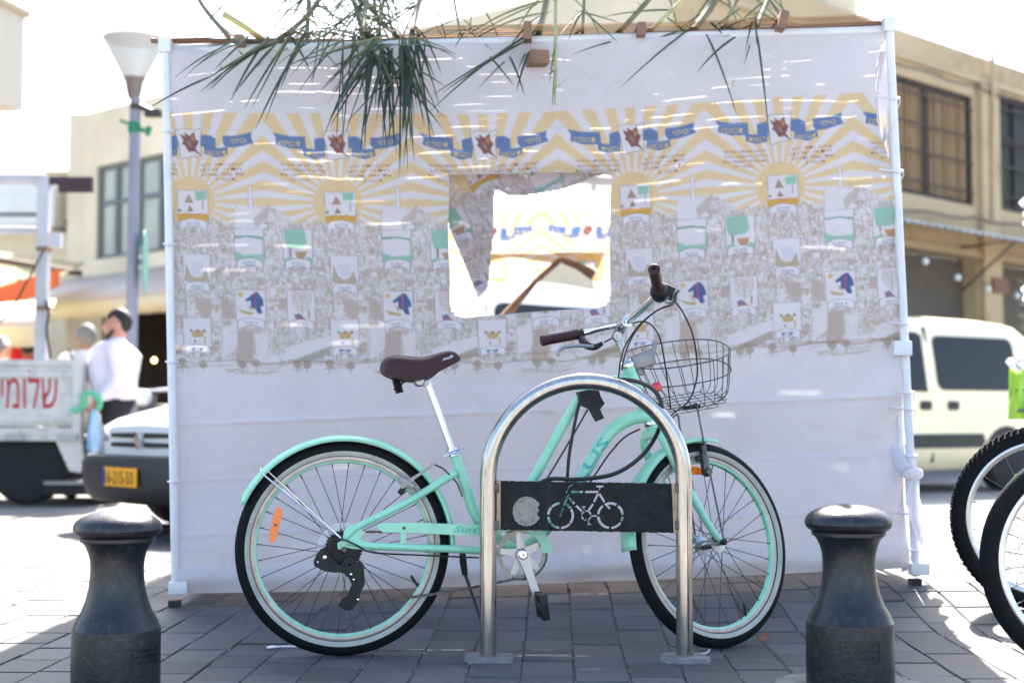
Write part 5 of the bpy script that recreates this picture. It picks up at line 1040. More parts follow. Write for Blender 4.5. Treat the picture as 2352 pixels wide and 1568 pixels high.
mb = MB(); mb.tube([B(1350, 940, -.002), B(1310, 1010, .002), B(1262, 1090, .004), B(1236, 1130, .004)], .003, 6); mb.build('brake_cable', M_cable, bike)
# front brake
mb = MB(); c = wl(MF, .275, -6, -.045); mb.bbox(c, (.022, .02, .10), .006, MF.to_3x3()); mb.bbox(wl(MF, .283, -4, -.028), (.045, .022, .02), .005, MF.to_3x3()); mb.lathe([(.014, -.01), (.016, 0), (.012, .014)], 14, Matrix.Translation(wl(MF, .235, -6, -.05)) @ from_z(-fa).to_4x4()); mb.build('front_brake', M_steel, bike)
# ---- wire basket, sagging towards the viewer
bc_ = P(1553, 812, 4.86); ex = Vector((.955, .17, .16)).normalized(); ey0 = Vector((-.2, .93, .30)); ez = ex.cross(ey0).normalized(); ey = ez.cross(ex).normalized()
def bpt(ux, uy, h_, k=1.0):
    return bc_ + ex * (ux * k) + ey * (uy * k) - ez * h_ + ex * (h_ * .18)
RX, RY, BHt = .182, .148, .180
def brim(a, k, h_, e=.82):
    c, s_ = math.cos(a), math.sin(a); return bpt(RX * math.copysign(abs(c) ** e, c), RY * math.copysign(abs(s_) ** e, s_), h_, k)
bk_ = []
mb = MB(); mb.tube([brim(2 * math.pi * k / 48, 1.0, 0) for k in range(48)], .0026, 6, closed=True); bsk = mb.build('wire_basket', M_wire, bike)
mb = MB(); mb.tube([brim(2 * math.pi * k / 48, .93, .070) for k in range(48)], .0024, 6, closed=True); mb.build('basket_ring', M_wire, bsk)
for k in range(24):
    a = 2 * math.pi * (k + .5) / 24; mb = MB(); mb.tube(spline([brim(a, 1.0, 0), brim(a, .90, .075), brim(a, .78, .145), brim(a, .70, .164), brim(a, .55, BHt)], 4), .0016, 5); mb.build('basket_wire', M_wire, bsk)
mb = MB()
for i in range(-3, 4):
    t = i / 3.6; w_ = math.sqrt(max(0, 1 - t * t)) * .74; mb.tube([bpt(RX * t * .74, -RY * w_, BHt), bpt(RX * t * .74, RY * w_, BHt)], .0016, 5); mb.tube([bpt(-RX * w_, RY * t * .74, BHt + .003), bpt(RX * w_, RY * t * .74, BHt + .003)], .0016, 5)
o_ = mb.build('basket_floor', M_wire, bsk); o_['kind'] = 'stuff'
mb = MB(); mb.bbox(P(1478, 826, 4.76), (.075, .03, .05), .006, Matrix.Rotation(R(-20), 3, 'Y')); mb.bbox(P(1500, 815, 4.78), (.015, .02, .085), .004, Matrix.Rotation(R(10), 3, 'Y')); mb.bbox(P(1470, 845, 4.77), (.03, .02, .05), .004); mb.build('basket_bracket', M_alu2, bsk)
mb = MB(); c = P(1508, 889, 4.74); mb.lathe([(.0001, .006), (.012, .0055), (.0165, .003), (.0175, 0), (.0175, -.006)], 26, Matrix.Translation(c) @ from_z(Vector((.1, -1, .05))).to_4x4()); mb.build('round_reflector', M_red, bsk)
mb = MB(); mb.bbox(P(1588, 935, 4.86), (.06, .05, .014), .005, Matrix.Rotation(R(-6), 3, 'Y')); mb.build('basket_clip', M_black, bsk)
for (x0, y0, Y0, s_) in ((1601, 926, 4.80, 1), (1557, 952, 4.92, -1)):
    mb = MB(); mb.tube(spline([P(x0 - 12, y0 + 6, Y0 + .02), P(x0, y0 + 2, Y0), P(x0 + 6, y0 + 40, Y0 - .005), FH - fa * (.068 * s_) + UZ * .012], 5), .0032, 6); mb.build('basket_strut', M_steel, bsk)
# ---- cable lock looped round hoop and frame
lock = thing('cable_lock', 'black cable lock looped through the bicycle frame and steel hoop', 'bicycle lock', B(1355, 915, .02))
mb = MB(); q = spline([B(1331, 925, .03), B(1322, 962, .04), B(1308, 1040, .03), B(1303, 1095, .03), B(1300, 1130, .0)], 8); mb.tube(q, .0055, 8)
q = spline([B(1236, 1110, .04), B(1268, 1099, .05), B(1330, 1100, .07), B(1410, 1088, .09), B(1470, 1050, .11), B(1508, 998, .16), B(1521, 945, .245), B(1510, 905, .25), B(1480, 882, .22), B(1440, 872, .10), B(1412, 874, .03), B(1392, 890, .02)], 8); mb.tube(q, .0068, 10); mb.build('lock_cable', M_cable, lock)
mb = MB(); mb.prism([B(x, y, .045) for x, y in ((1330, 900), (1350, 895), (1376, 897), (1380, 910), (1389, 926), (1380, 938), (1362, 940), (1346, 934), (1332, 928))], ba_ * .05); lb_ = mb.build('lock_body', M_black, lock, smooth=30)
mb = MB(); mb.prism([B(x, y, .05) for x, y in ((1350, 934), (1372, 925), (1388, 960), (1369, 968))], ba_ * .014); mb.build('lock_tab', M_black, lb_, smooth=30)
# ================================================================== STEEL HOOP WITH CUT-OUT SIGN
YRK = 4.49
M_inox = mat('stainless_steel', (.50, .47, .43), .19, metal=1, var=.12, vscale=9, stretch=(6, 6, 1), rvar=.10, dirt=(.22, .17, .12), dscale=26, damt=.5)
rack = thing('bicycle_rack', 'stainless steel hoop bicycle rack with a black cut-out bicycle board', 'bicycle rack', P(1346, 1500, YRK))
cl, cr = P(1121, 1500, YRK), P(1573, 1500, YRK); zt_ = P(1346, 875, YRK).z; rad_ = (cr.x - cl.x) / 2; xm = (cr.x + cl.x) / 2; zsp = zt_ - rad_
pts_ = [Vector((cl.x, YRK, .0)), Vector((cl.x, YRK, zsp * .5)), Vector((cl.x, YRK, zsp))] + [Vector((xm - rad_ * math.cos(math.pi * k / 40), YRK, zsp + rad_ * math.sin(math.pi * k / 40))) for k in range(1, 40)] + [Vector((cr.x, YRK, zsp)), Vector((cr.x, YRK, zsp * .5)), Vector((cr.x, YRK, .0))]
mb = MB(); mb.tube(pts_, .0262, 28); mb.build('hoop', M_inox, rack)
M_conc = mat('rough_concrete', (.19, .185, .175), .95, var=.25, vscale=18, bump=.8, bscale=60)
rc = random.Random(5)
for c in (cl, cr):
    n_ = 22; ring = []; mb = MB()
    for k in range(n_):
        a = 2 * math.pi * k / n_; e = 4; rr = 1 / (abs(math.cos(a)) ** e + abs(math.sin(a)) ** e) ** (1 / e) * rc.uniform(.92, 1.06); ring.append((.080 * rr * math.cos(a), .075 * rr * math.sin(a)))
    mb.add([Vector((c.x + x, YRK + y, -.003)) for x, y in ring] + [Vector((c.x + x * .93, YRK + y * .93, .013 + rc.uniform(-.0015, .0015))) for x, y in ring] + [Vector((c.x, YRK, .016))], [(k, (k + 1) % n_, n_ + (k + 1) % n_, n_ + k) for k in range(n_)] + [(n_ + k, n_ + (k + 1) % n_, 2 * n_) for k in range(n_)]); mb.build('concrete_footing', M_conc, rack, smooth=60)
# board, cut through with a bicycle outline (2-D curve with holes)
M_board = mat('flaking_black_paint', (.007, .007, .008), .6, spec=.25, var=.3, vscale=20, dirt=(.09, .085, .08), dscale=30, damt=.22, bump=.3, bscale=50)
def z2(x, y): return ((1100 + x / 2.766) * .9408, (1100 + y / 2.766) * .9408)
def bpx(x, y): p = P(*z2(x, y), YRK); return (p.x, p.z)
CUT = []
def addpoly(pl): CUT.append(pl)
rj = random.Random(9); top_ = [(338 + (1528 - 338) * k / 60, 203 + (222 - 203) * k / 60 + rj.uniform(-2.5, 2.5)) for k in range(61)]; bot_ = [(1528 - (1528 - 330) * k / 60, 553 - (553 - 532) * k / 60 + rj.uniform(-2.5, 2.5)) for k in range(61)]
OUTL = [bpx(*q) for q in top_ + bot_]
def hline(x0, y0, x1, y1, w_): 
    L_ = math.hypot(x1 - x0, y1 - y0); nx, ny = -(y1 - y0) / L_ * w_ / 2, (x1 - x0) / L_ * w_ / 2; addpoly([bpx(x0 + nx, y0 + ny), bpx(x1 + nx, y1 + ny), bpx(x1 - nx, y1 - ny), bpx(x0 - nx, y0 - ny)])
def harc(cx, cy, r0, r1, a0, a1):
    n_ = max(3, int(abs(a1 - a0) / 9)); A = [(cx + r1 * math.cos(R(a0 + (a1 - a0) * k / n_)), cy - r1 * math.sin(R(a0 + (a1 - a0) * k / n_))) for k in range(n_ + 1)]; Bq = [(cx + r0 * math.cos(R(a0 + (a1 - a0) * k / n_)), cy - r0 * math.sin(R(a0 + (a1 - a0) * k / n_))) for k in range(n_, -1, -1)]; addpoly([bpx(*q) for q in A + Bq])
for a0, a1 in ((94, 134), (138, 176), (184, 218), (222, 264), (272, 318), (322, 392), (60 - 22, 56)): harc(743, 437, 74, 92, a0, a1) if (a0, a1) != (38, 56) else None
harc(743, 437, 74, 92, 38, 62)
for a0, a1 in ((60, 118), (128, 174), (184, 264), (274, 326), (334, 356), (4, 52)): harc(1080, 437, 74, 92, a0, a1)
for a0, a1 in ((10, 62), (74, 106), (118, 170), (186, 236), (246, 270), (290, 350)): harc(917, 437, 25, 36, a0, a1)
hline(814, 277, 896, 277, 16); hline(908, 277, 1000, 277, 16); hline(996, 290, 968, 346, 17); hline(962, 358, 928, 410, 17); hline(1004, 288, 1040, 346, 15); hline(1046, 356, 1078, 392, 15)
hline(798, 314, 836, 358, 15); hline(846, 368, 888, 408, 15); hline(786, 322, 764, 372, 14); hline(778, 356, 815, 386, 13); hline(762, 380, 746, 426, 11); harc(743, 437, .5, 10, 0, 330)
hline(984, 240, 1034, 240, 14); hline(1012, 249, 1004, 262, 9); hline(886, 378, 912, 378, 9); hline(899, 385, 903, 398, 8); hline(950, 439, 988, 439, 12); hline(930, 474, 934, 490, 8); hline(922, 496, 950, 496, 9)
hline(800, 296, 780, 318, 8); hline(828, 228, 800, 240, 7); hline(797, 242, 782, 286, 8)
mb = MB(); mb.prism([Vector((x, YRK - .005, z)) for x, z in OUTL], (0, .018, 0)); brd = mb.build('cutout_board', M_board, rack, smooth=0)
mb = MB()
for pl in CUT: mb.prism([Vector((x, YRK - .05, z)) for x, z in pl], (0, .1, 0))
cut = mb.build('cutter', M_board, rack, smooth=0)
bmod = brd.modifiers.new('cut', 'BOOLEAN'); bmod.operation = 'DIFFERENCE'; bmod.object = cut; bmod.solver = 'EXACT'; bmod.use_self = True
dg = bpy.context.evaluated_depsgraph_get(); me = bpy.data.meshes.new_from_object(brd.evaluated_get(dg)); brd.modifiers.clear(); brd.data = me; me.name = 'cutout_board'
bpy.data.objects.remove(cut)
M_post = mat('bare_weathered_wood', lin(176, 150, 122), .85, var=.3, vscale=10, stretch=(6, 6, 1), dirt=(.06, .05, .045), dscale=12, damt=.7)
for (x0, x1) in ((312, 338), (1494, 1530)):
    a, b_, c, d_ = z2(x0, 198 if x0 < 500 else 220), z2(x1, 198 if x0 < 500 else 222), z2(x1, 530 if x0 < 500 else 556), z2(x0 + (0 if x0 < 500 else 14), 530 if x0 < 500 else 556)
    mb = MB(); mb.prism([P(*q, YRK - .013) for q in (a, b_, c, d_)], (0, .026, 0)); mb.build('board_edge', M_post, rack, smooth=0)
# old round patch of grey paint, flaking at its rim
mb = MB(); cxp, cyp = z2(515, 408); cpt = P(cxp, cyp, YRK - .0065); ring = []
for k in range(70):
    a = 2 * math.pi * k / 70; rr = .0455 * (1 + rj.uniform(-.05, .03)) * (.80 + .06 * math.sin(a * 9) if abs((a + .35) % (2 * math.pi)) < .75 or (a > 5.9) else 1); ring.append(cpt + Vector((rr * math.cos(a), 0, rr * 1.02 * math.sin(a))))
mb.prism(ring, (0, .0012, 0)); mb.build('paint_patch', mat('old_grey_paint', lin(150, 142, 134), .8, var=.15, vscale=40, dirt=(.07, .065, .06), dscale=90, damt=.8), brd, smooth=0)
mb = MB()
for s_ in (0, 1):
    for y in (250, 500): x_, y_ = z2(1532 if s_ else 308, y); mb.bbox(P(x_, y_, YRK - .004), (.016, .03, .03), .003)
o_ = mb.build('board_bracket', M_steel, rack); o_['kind'] = 'stuff'

# ================================================================== BOLLARDS
M_iron = mat('painted_cast_iron', (.0085, .009, .0115), .34, var=.2, vscale=6, bump=.12, bscale=110, rvar=.12, dirt=(.085, .078, .072), dscale=46, damt=.42, coat=0)
def bollard(label, base, plate_deg):
    t = thing('bollard', label, 'bollard', base, 'cast iron bollards'); k = .1225; pr = [(k, -.06), (k, .008), (k, .172), (k * .995, .180), (k * .965, .186), (k * .93, .200), (k * .80, .226), (k * .70, .258), (k * .635, .292), (k * .605, .325), (k * .60, .350), (k * .615, .372), (k * .66, .394), (k * .735, .413), (k * .80, .4215), (k * .84, .4235), (k * .845, .4335), (k * .825, .4345), (k * .90, .4385), (k * .965, .4455), (k * .998, .456), (k * .99, .467), (k * .945, .478), (k * .84, .489), (k * .66, .499), (k * .44, .506), (k * .22, .5095), (.0005, .5105)]
    mb = MB(); mb.lathe([(r_, z + base[2]) for r_, z in pr], 64, Matrix.Translation((base[0], base[1], 0))); bo = mb.build('bollard_body', M_iron, t, smooth=24)
    def cyl(u, z, rr): a = R(plate_deg) + u / k; return Vector((base[0] + math.sin(a) * rr, base[1] - math.cos(a) * rr, base[2] + z))
    w_, z0, z1 = .054, .087, .139
    for (ua, ub, za, zb) in ((-w_, w_, z1, z1 + .0035), (-w_, w_, z0 - .0035, z0), (-w_ - .003, -w_, z0 - .0035, z1 + .0035), (w_, w_ + .003, z0 - .0035, z1 + .0035)):
        mb = MB(); n_ = 10; rows_ = [[cyl(ua + (ub - ua) * i / n_, zz, rr) for i in range(n_ + 1)] for zz, rr in ((za, k - .001), (za, k + .0018), (zb, k + .0018), (zb, k - .001))]; mb.grid(rows_); mb.build('plate_rim', M_iron, bo, smooth=30)
    for line_, zz, wd, isheb in (('מרכז השלטים', .124, .088, 1), ('רח׳ הקישון 57 ת״א', .1085, .096, 1), ('03-5230464', .0925, .082, 0)):
        v, tr = text_tris(heb(line_) if isheb and 0 else (line_[::-1] if isheb else line_)); mx_ = v[:, 0].max(); me = bpy.data.meshes.new('cast_lettering'); o0 = ORG[bo]
        me.from_pydata([tuple(cyl((x / mx_ - .5) * wd, zz + y / .7 * .0098, k + .0004) - o0) for x, y in v], [], [tuple(q) for q in tr]); me.materials.append(M_iron); ob = link_mesh('cast_lettering', me, bo); sm = ob.modifiers.new('relief', 'SOLIDIFY'); sm.thickness = .0022; sm.offset = 0
    return t
pL = G(268, 1569); pR = G(1953, 1566)
bollard('cast iron bollard at left below the parked car', (P(268, 1400, 4.04).x, 4.04, -.015), 62)
bollard('cast iron bollard at right with its cast lettering plate facing forward', (P(1951, 1400, 4.06).x, 4.06, 0), 0.5)
mb = MB(); rr_ = random.Random(8); n_ = 26; c = Vector((P(1951, 1400, 4.06).x, 4.06, 0)); ring = [(.24 * rr_.uniform(.85, 1.1) * math.cos(2 * math.pi * k / n_), .20 * rr_.uniform(.85, 1.1) * math.sin(2 * math.pi * k / n_)) for k in range(n_)]
mb.add([c + Vector((x, y, .003)) for x, y in ring] + [c + Vector((x * .85, y * .85, .007)) for x, y in ring] + [c + Vector((0, 0, .008))], [(k, (k + 1) % n_, n_ + (k + 1) % n_, n_ + k) for k in range(n_)] + [(n_ + k, n_ + (k + 1) % n_, 2 * n_) for k in range(n_)]); mb.build('mortar_patch', M_conc, ground, smooth=60)
# ================================================================== THE TWO BLACK BICYCLES AT THE RIGHT EDGE
M_rimalu = mat('machined_rim', (.62, .62, .63), .28, metal=1, var=.1, vscale=20)
M_bframe = mat('black_bicycle_paint', (.02, .02, .024), .3, coat=.3)
def mtb(label, hub, ang, k, knob, seed):
    t = thing('mountain_bicycle', label, 'bicycle', (hub.x, hub.y, gz(hub.x, hub.y))); f_ = Vector((-math.cos(R(ang)), math.sin(R(ang)), 0)); a_ = Vector((math.sin(R(ang)), math.cos(R(ang)), 0)) * 1
    M = wheel_matrix(hub, -f_, a_); make_wheel(t, 'front_wheel', M, k=k, rim_m=M_rimalu, white=False, nsp=32, each=False, knob=knob, seed=seed, rimc=M_rimalu, hubm=M_black)
    bd = -f_                                                  # rest of the bicycle runs to the right, out of frame
    hd = hub + bd * .10 + UZ * .43; axs = (bd * .32 + UZ * .95).normalized()
    for s_ in (-1, 1): mb = MB(); mb.tube([hub + a_ * (.06 * s_) , hub + a_ * (.062 * s_) + axs * .22, hub + a_ * (.055 * s_) + axs * .42], [.014, .018, .019], 12); mb.build('fork_leg', M_bframe, t)
    mb = MB(); mb.bbox(hub + axs * .43, (.05, .14, .04), .01); mb.tube([hub + axs * .42, hub + axs * .66], .02, 12); mb.build('head_tube', M_bframe, t)
    rear = hub + bd * 1.06; bb = hub + bd * .62 - UZ * .04; st_ = bb + bd * .14 + UZ * .45
    for nm, p0, p1, r_ in (('down_tube', hub + axs * .47, bb, .024), ('top_tube', hub + axs * .62, st_, .018), ('seat_tube', bb, st_ + UZ * .05, .017), ('seat_stay', st_, rear, .011), ('chain_stay', bb, rear, .012)): mb = MB(); mb.tube([p0, p1], r_, 12); mb.build(nm, M_bframe, t)
    hbp = hub + axs * .74 - bd * .05; mb = MB(); mb.tube([hbp - a_ * .31, hbp, hbp + a_ * .31], .014, 10); mb.build('handlebar', M_black, t)
    M2 = wheel_matrix(rear, bd, a_); make_wheel(t, 'rear_wheel', M2, k=k, rim_m=M_rimalu, white=False, nsp=32, each=False, knob=0, seed=seed, rimc=M_rimalu, hubm=M_black)
    mb = MB(); mb.bbox(st_ + UZ * .18 + bd * .02, (.26, .13, .05), .02); mb.tube([st_, st_ + UZ * .17], .013, 10); mb.build('saddle', M_black, t); return t
h1 = P(2401, 1196, 5.33); h1.z = gz(h1.x, h1.y) + .340; mtb('black bicycle at the right edge with the knobby tyre, farther of two', h1, 8, 1.0, 84, .03)
h2 = P(2528, 1330, 4.14); h2.z = .340; mtb('black bicycle at the right edge with the smooth tyre, nearer of two', h2, 6, 1.0, 0, .1)
# ================================================================== LITTER
M_paper = mat('white_litter', (.72, .72, .76), .6)
pp = G(660, 1488); mb = MB(); A = []; Bq = []
for k in range(15):
    t = k / 14; c = G(612 + 92 * t, 1487 - 2 * math.sin(t * 3), 0.004); w_ = .016 * math.sin(min(1, t * 4.2) * math.pi) + .0035; A.append(c + Vector((0, w_, .003))); Bq.append(c + Vector((0, -w_, .0005)))
mb.quadstrip(A, Bq); mb.quadstrip([p + UZ * .0015 for p in A], [p + UZ * .0015 for p in Bq]); tag(mb.build('plastic_spoon', M_paper, smooth=60), 'white plastic spoon lying on the pavers by the rear wheel', 'spoon')
M_dl = mat('dry_leaf', lin(150, 84, 48), .7, var=.25, vscale=30)
mb = MB(); A = []; Bq = []
for k in range(11):
    t = k / 10; c = G(1745 + 17 * t, 1470 - 4 * t, 0.003); c.z += .022 * t * t; w_ = .011 * math.sin(math.pi * min(1, t * .95 + .03)); A.append(c + Vector((0, w_, .006))); Bq.append(c + Vector((.004, -w_, 0)))
mb.quadstrip(A, Bq); tag(mb.build('dry_leaf', M_dl, smooth=60), 'curled brown leaf on the pavers by the front wheel', 'leaf')
mb = MB(); mb.tube(spline([G(1592, 1503, .006), G(1612, 1501, .012), G(1625, 1497, .02), G(1630, 1490, .03)], 5), [.0035] * 8 + [.003] * 8, 5, flat=.4); tag(mb.build('paper_strip', M_paper), 'thin white paper strip on the hoop footing at right', 'litter')
# ================================================================== VANS
M_tyre2 = mat('van_tyre', (.015, .015, .016), .8)
M_bump = mat('black_bumper_plastic', (.022, .022, .024), .55, var=.15, vscale=8)
M_vglass = mat('tinted_van_glass', (.012, .011, .010), .06, spec=.35)
M_lamp = mat('headlamp_lens', (.66, .67, .68), .08, metal=.3, spec=.9)
M_plate = mat('yellow_number_plate', lin(245, 168, 20), .5)
M_ink = mat('black_ink', (.015, .015, .015), .6)
M_hubcap = mat('grey_hubcap', (.35, .35, .36), .4, metal=.5)
VST = [(.00, .50, .46, .70), (-.05, .68, .34, .735), (-.14, .77, .27, .765), (-.32, .82, .23, .81), (-.60, .835, .22, .88), (-.90, .84, .22, .97), (-1.00, .84, .22, 1.05), (-1.22, .84, .22, 1.32), (-1.48, .84, .22, 1.60), (-1.66, .84, .22, 1.715), (-1.95, .84, .22, 1.775), (-2.6, .84, .22, 1.80), (-3.3, .84, .22, 1.79), (-3.75, .835, .23, 1.76), (-3.93, .815, .27, 1.66), (-4.02, .79, .36, 1.40), (-4.05, .77, .45, 1.05)]
def vint(x): 
    xs_ = [-s_[0] for s_ in VST]; return [float(np.interp(-x, xs_, [s_[k] for s_ in VST])) for k in (1, 2, 3)]
def vside(x, z):
    w_, z0, z1 = vint(x); t = (z - z0) / max(.01, z1 - z0); zb = .95
    if z1 < 1.1: return w_ * (1 - .10 * max(0, (t - .45) / .55) ** 2)
    return w_ * (1 - .16 * max(0, (z - zb) / (1.8 - zb)) ** 1.2) * (1 - .04 * max(0, (.45 - z) / .3))
def vring(x):
    w_, z0, z1 = vint(x); h_ = z1 - z0; r_ = []
    for t in (0, .06, .14, .28, .42, .55, .68, .80, .90, .96): z = z0 + h_ * t; r_.append((vside(x, z) * (.86 if t == 0 else .97 if t < .1 else 1 if t < .9 else .96 if t < .95 else .84), z))
    r_ += [(vside(x, z1) * .62, z0 + h_ * .99), (vside(x, z1) * .3, z1), (0, z1 + .004)]
    return r_
def make_van(name, label, M, paint, front=True, plate=None):
    t = thing(name, label, 'van', M.translation); T = lambda x, y, z: M @ Vector((x, y, z))
    rows_ = []
    for s_ in VST: r_ = vring(s_[0]); rows_.append([T(s_[0], y, z) for y, z in r_] + [T(s_[0], -y, z) for y, z in reversed(r_[:-1])])
    mb = MB(); mb.grid(rows_); mb.add(rows_[0], [tuple(range(len(rows_[0])))]); mb.add(rows_[-1], [tuple(range(len(rows_[-1])))]); bo = mb.build('body', paint, t, smooth=50)
    def patch(nm, poly, off, m, par, s_):
        mb = MB(); A = [T(x, s_ * (vside(x, z) + off), z) for x, z in poly]; c = [sum(q[k] for q in poly) / len(poly) for k in (0, 1)]; mid = T(c[0], s_ * (vside(*c) + off), c[1]); n_ = len(A); inn = [p + (M.to_3x3() @ Vector((0, -s_ * .03, 0))) for p in A]
        mb.add(A + inn + [mid], [(k, (k + 1) % n_, n_ + (k + 1) % n_, n_ + k) for k in range(n_)] + [(k, (k + 1) % n_, 2 * n_) for k in range(n_)]); return mb.build(nm, m, par, smooth=20)
    def rrect(x0, x1, z0, z1, r_, skew=0):
        out = []
        for cx, cz, a0 in ((x1 - r_, z1 - r_, 0), (x0 + r_, z1 - r_, 90), (x0 + r_, z0 + r_, 180), (x1 - r_, z0 + r_, 270)):
            for k in range(5): a = R(a0 + 22.5 * k); out.append((cx + r_ * math.cos(a) + skew * (z0 - cz), cz + r_ * math.sin(a)))
        return out
    for s_ in (1, -1):
        patch('side_window', [(-1.35, 1.02), (-2.18, 1.0), (-2.18, 1.56), (-2.1, 1.60), (-1.72, 1.58), (-1.5, 1.36)], .006, M_vglass, bo, s_)
        patch('side_window', rrect(-3.55, -2.33, 1.02, 1.57, .10, .0), .006, M_vglass, bo, s_)
        patch('door_handle', rrect(-2.22, -2.06, .82, .91, .03), .014, M_bump, bo, s_); patch('door_handle', rrect(-2.62, -2.46, .82, .91, .03), .014, M_bump, bo, s_)
        patch('side_strip', [(-1.15, .44), (-2.95, .44), (-3.0, .50), (-2.97, .58), (-1.15, .58)], .02, M_bump, bo, s_); patch('side_strip', [(-.98, .50), (-.90, .50), (-.90, .58), (-.98, .58)], .012, M_bump, bo, s_)
        for x in (-2.25,): patch('door_seam', [(x, .30), (x - .012, .30), (x - .012, 1.66), (x, 1.66)], .002, M_bump, bo, s_)
        for x in (-.72, -3.35):
            arch = [(x + .37 * math.cos(R(a)), .29 + .37 * math.sin(R(a))) for a in range(0, 181, 15)] + [(x - .37, .22), (x + .37, .22)]; patch('wheel_arch', arch, .003, M_ink, bo, s_)
            c = T(x, s_ * .76, .29); ax = (M.to_3x3() @ Vector((0, s_, 0))); mb = MB(); mb.lathe([(.17, -.09), (.27, -.09), (.295, -.06), (.295, .06), (.27, .09), (.18, .095)], 32, Matrix.Translation(c) @ from_z(ax).to_4x4()); wo = mb.build('wheel', M_tyre2, t)
            mb = MB(); mb.lathe([(.0005, .075), (.05, .085), (.12, .075), (.17, .088), (.19, .085)], 24, Matrix.Translation(c) @ from_z(ax).to_4x4()); mb.build('hubcap', M_hubcap, wo)
        mb = MB(); mb.bbox(T(-1.25, s_ * .97, 1.08), (.12, .20, .17), .04, M.to_3x3()); mb.build('wing_mirror', M_bump, bo)
        if front:
            mb = MB(); hl = []
            for (u, z) in ((.44, .60), (.62, .585), (.745, .60), (.765, .68), (.70, .735), (.50, .70)):
                xx_ = float(np.interp(u, [.0, .50, .68, .77, .82], [0, 0, -.05, -.14, -.32])); hl.append(T(xx_ + .012, s_ * u, z))
            mb.add(hl + [sum(hl, Vector()) / 6 + (M.to_3x3() @ Vector((.02, 0, 0)))], [(k, (k + 1) % 6, 6) for k in range(6)]); mb.build('headlight', M_lamp, bo, smooth=60)
    ws = [T(-1.03, y, 1.08) for y in (-.72, .72)] + [T(-1.50, y, 1.60) for y in (.62, -.62)]; mb = MB(); mb.prism([p + (M.to_3x3() @ Vector((.02, 0, .02))) for p in ws], M.to_3x3() @ Vector((-.02, 0, -.02))); mb.build('windscreen', M_vglass, bo, smooth=0)
    # bumpers
    for rear in (0, 1):
        prof = [(.52, .10), (.70, .055), (.80, -.06), (.845, -.22)]; rows_ = []
        for zz, dx in ((.20, -.06), (.24, .0), (.34, .03), (.45, .035), (.50, .01), (.51, -.06)):
            pts_ = [(-w_, x) for w_, x in reversed(prof)] + [(-.3, .115), (0, .12), (.3, .115)] + prof; rows_.append([T((x + dx - .02) if not rear else (-4.05 - x - dx + .03), y, zz) for y, x in pts_])
        mb = MB(); mb.grid(rows_); bm_ = mb.build('bumper', M_bump, t, smooth=50, fix=True)
        if not rear: fb_ = bm_
    if front:
        for k, zz in enumerate((.575, .635)):
            for s_ in (1, -1): mb = MB(); mb.prism([T(.016, s_ * .06, zz - .016), T(.010, s_ * .40, zz - .012), T(.010, s_ * .40, zz + .014), T(.016, s_ * .06, zz + .018)], M.to_3x3() @ Vector((-.02, 0, 0))); mb.build('grille_slot', M_ink, bo, smooth=0)
        mb = MB(); mb.prism([T(.03, 0, .545), T(.03, .045, .605), T(.03, 0, .665), T(.03, -.045, .605)], M.to_3x3() @ Vector((-.02, 0, 0))); mb.build('emblem', M_chrome, bo, smooth=0)
        if plate:
            mb = MB(); mb.bbox(T(.145, 0, .375), (.012, .46, .12), .004, M.to_3x3()); po = mb.build('number_plate', M_plate, fb_)
            v, tr = text_tris(plate); mx_ = v[:, 0].max(); me = bpy.data.meshes.new('plate_digits'); me.from_pydata([tuple(T(.153, (x / mx_ - .5) * .38, .335 + y / .7 * .08) - ORG[po]) for x, y in v], [], [tuple(q) for q in tr]); me.materials.append(M_ink); link_mesh('plate_digits', me, po)
            mb = MB(); mb.prism([T(.1525, -.228, .318), T(.1525, -.195, .318), T(.1525, -.195, .432), T(.1525, -.228, .432)], M.to_3x3() @ Vector((.0015, 0, 0))); mb.build('plate_band', mat('blue_plate_band', lin(30, 60, 150), .5), po, smooth=0)
    return t
def van_matrix(nose, ang):
    f_ = Vector((math.cos(ang), math.sin(ang), 0)); l_ = Vector((-f_.y, f_.x, 0)); M = Matrix((f_, l_, UZ)).transposed().to_4x4(); M.translation = nose; return M
M_vwhite = mat('white_van_paint', (.74, .75, .74), .25, var=.03, vscale=3, coat=.4)
M_vcream = mat('cream_van_paint', lin(252, 238, 196), .3, var=.03, vscale=3, coat=.3)
nose = Vector((P(324, 1040, 9.1).x, 9.1, 0)); make_van('parked_van', 'white van nosing out from behind the booth with a yellow number plate', van_matrix(nose, R(-90 - 48)), M_vwhite, plate='16-215-50')
# the cream van: far side, facing left
vx = P(2352, 900, 14.6); make_van('parked_van', 'cream van parked in front of the tan shopfront at right', van_matrix((lambda q: Vector((q.x, q.y, 0)))(P(2143, 900, 14.2) - Vector((.53, -.848, 0)) * .84 - Vector((.848, .53, 0)) * 2.25), math.atan2(-.53, -.848)), M_vcream)
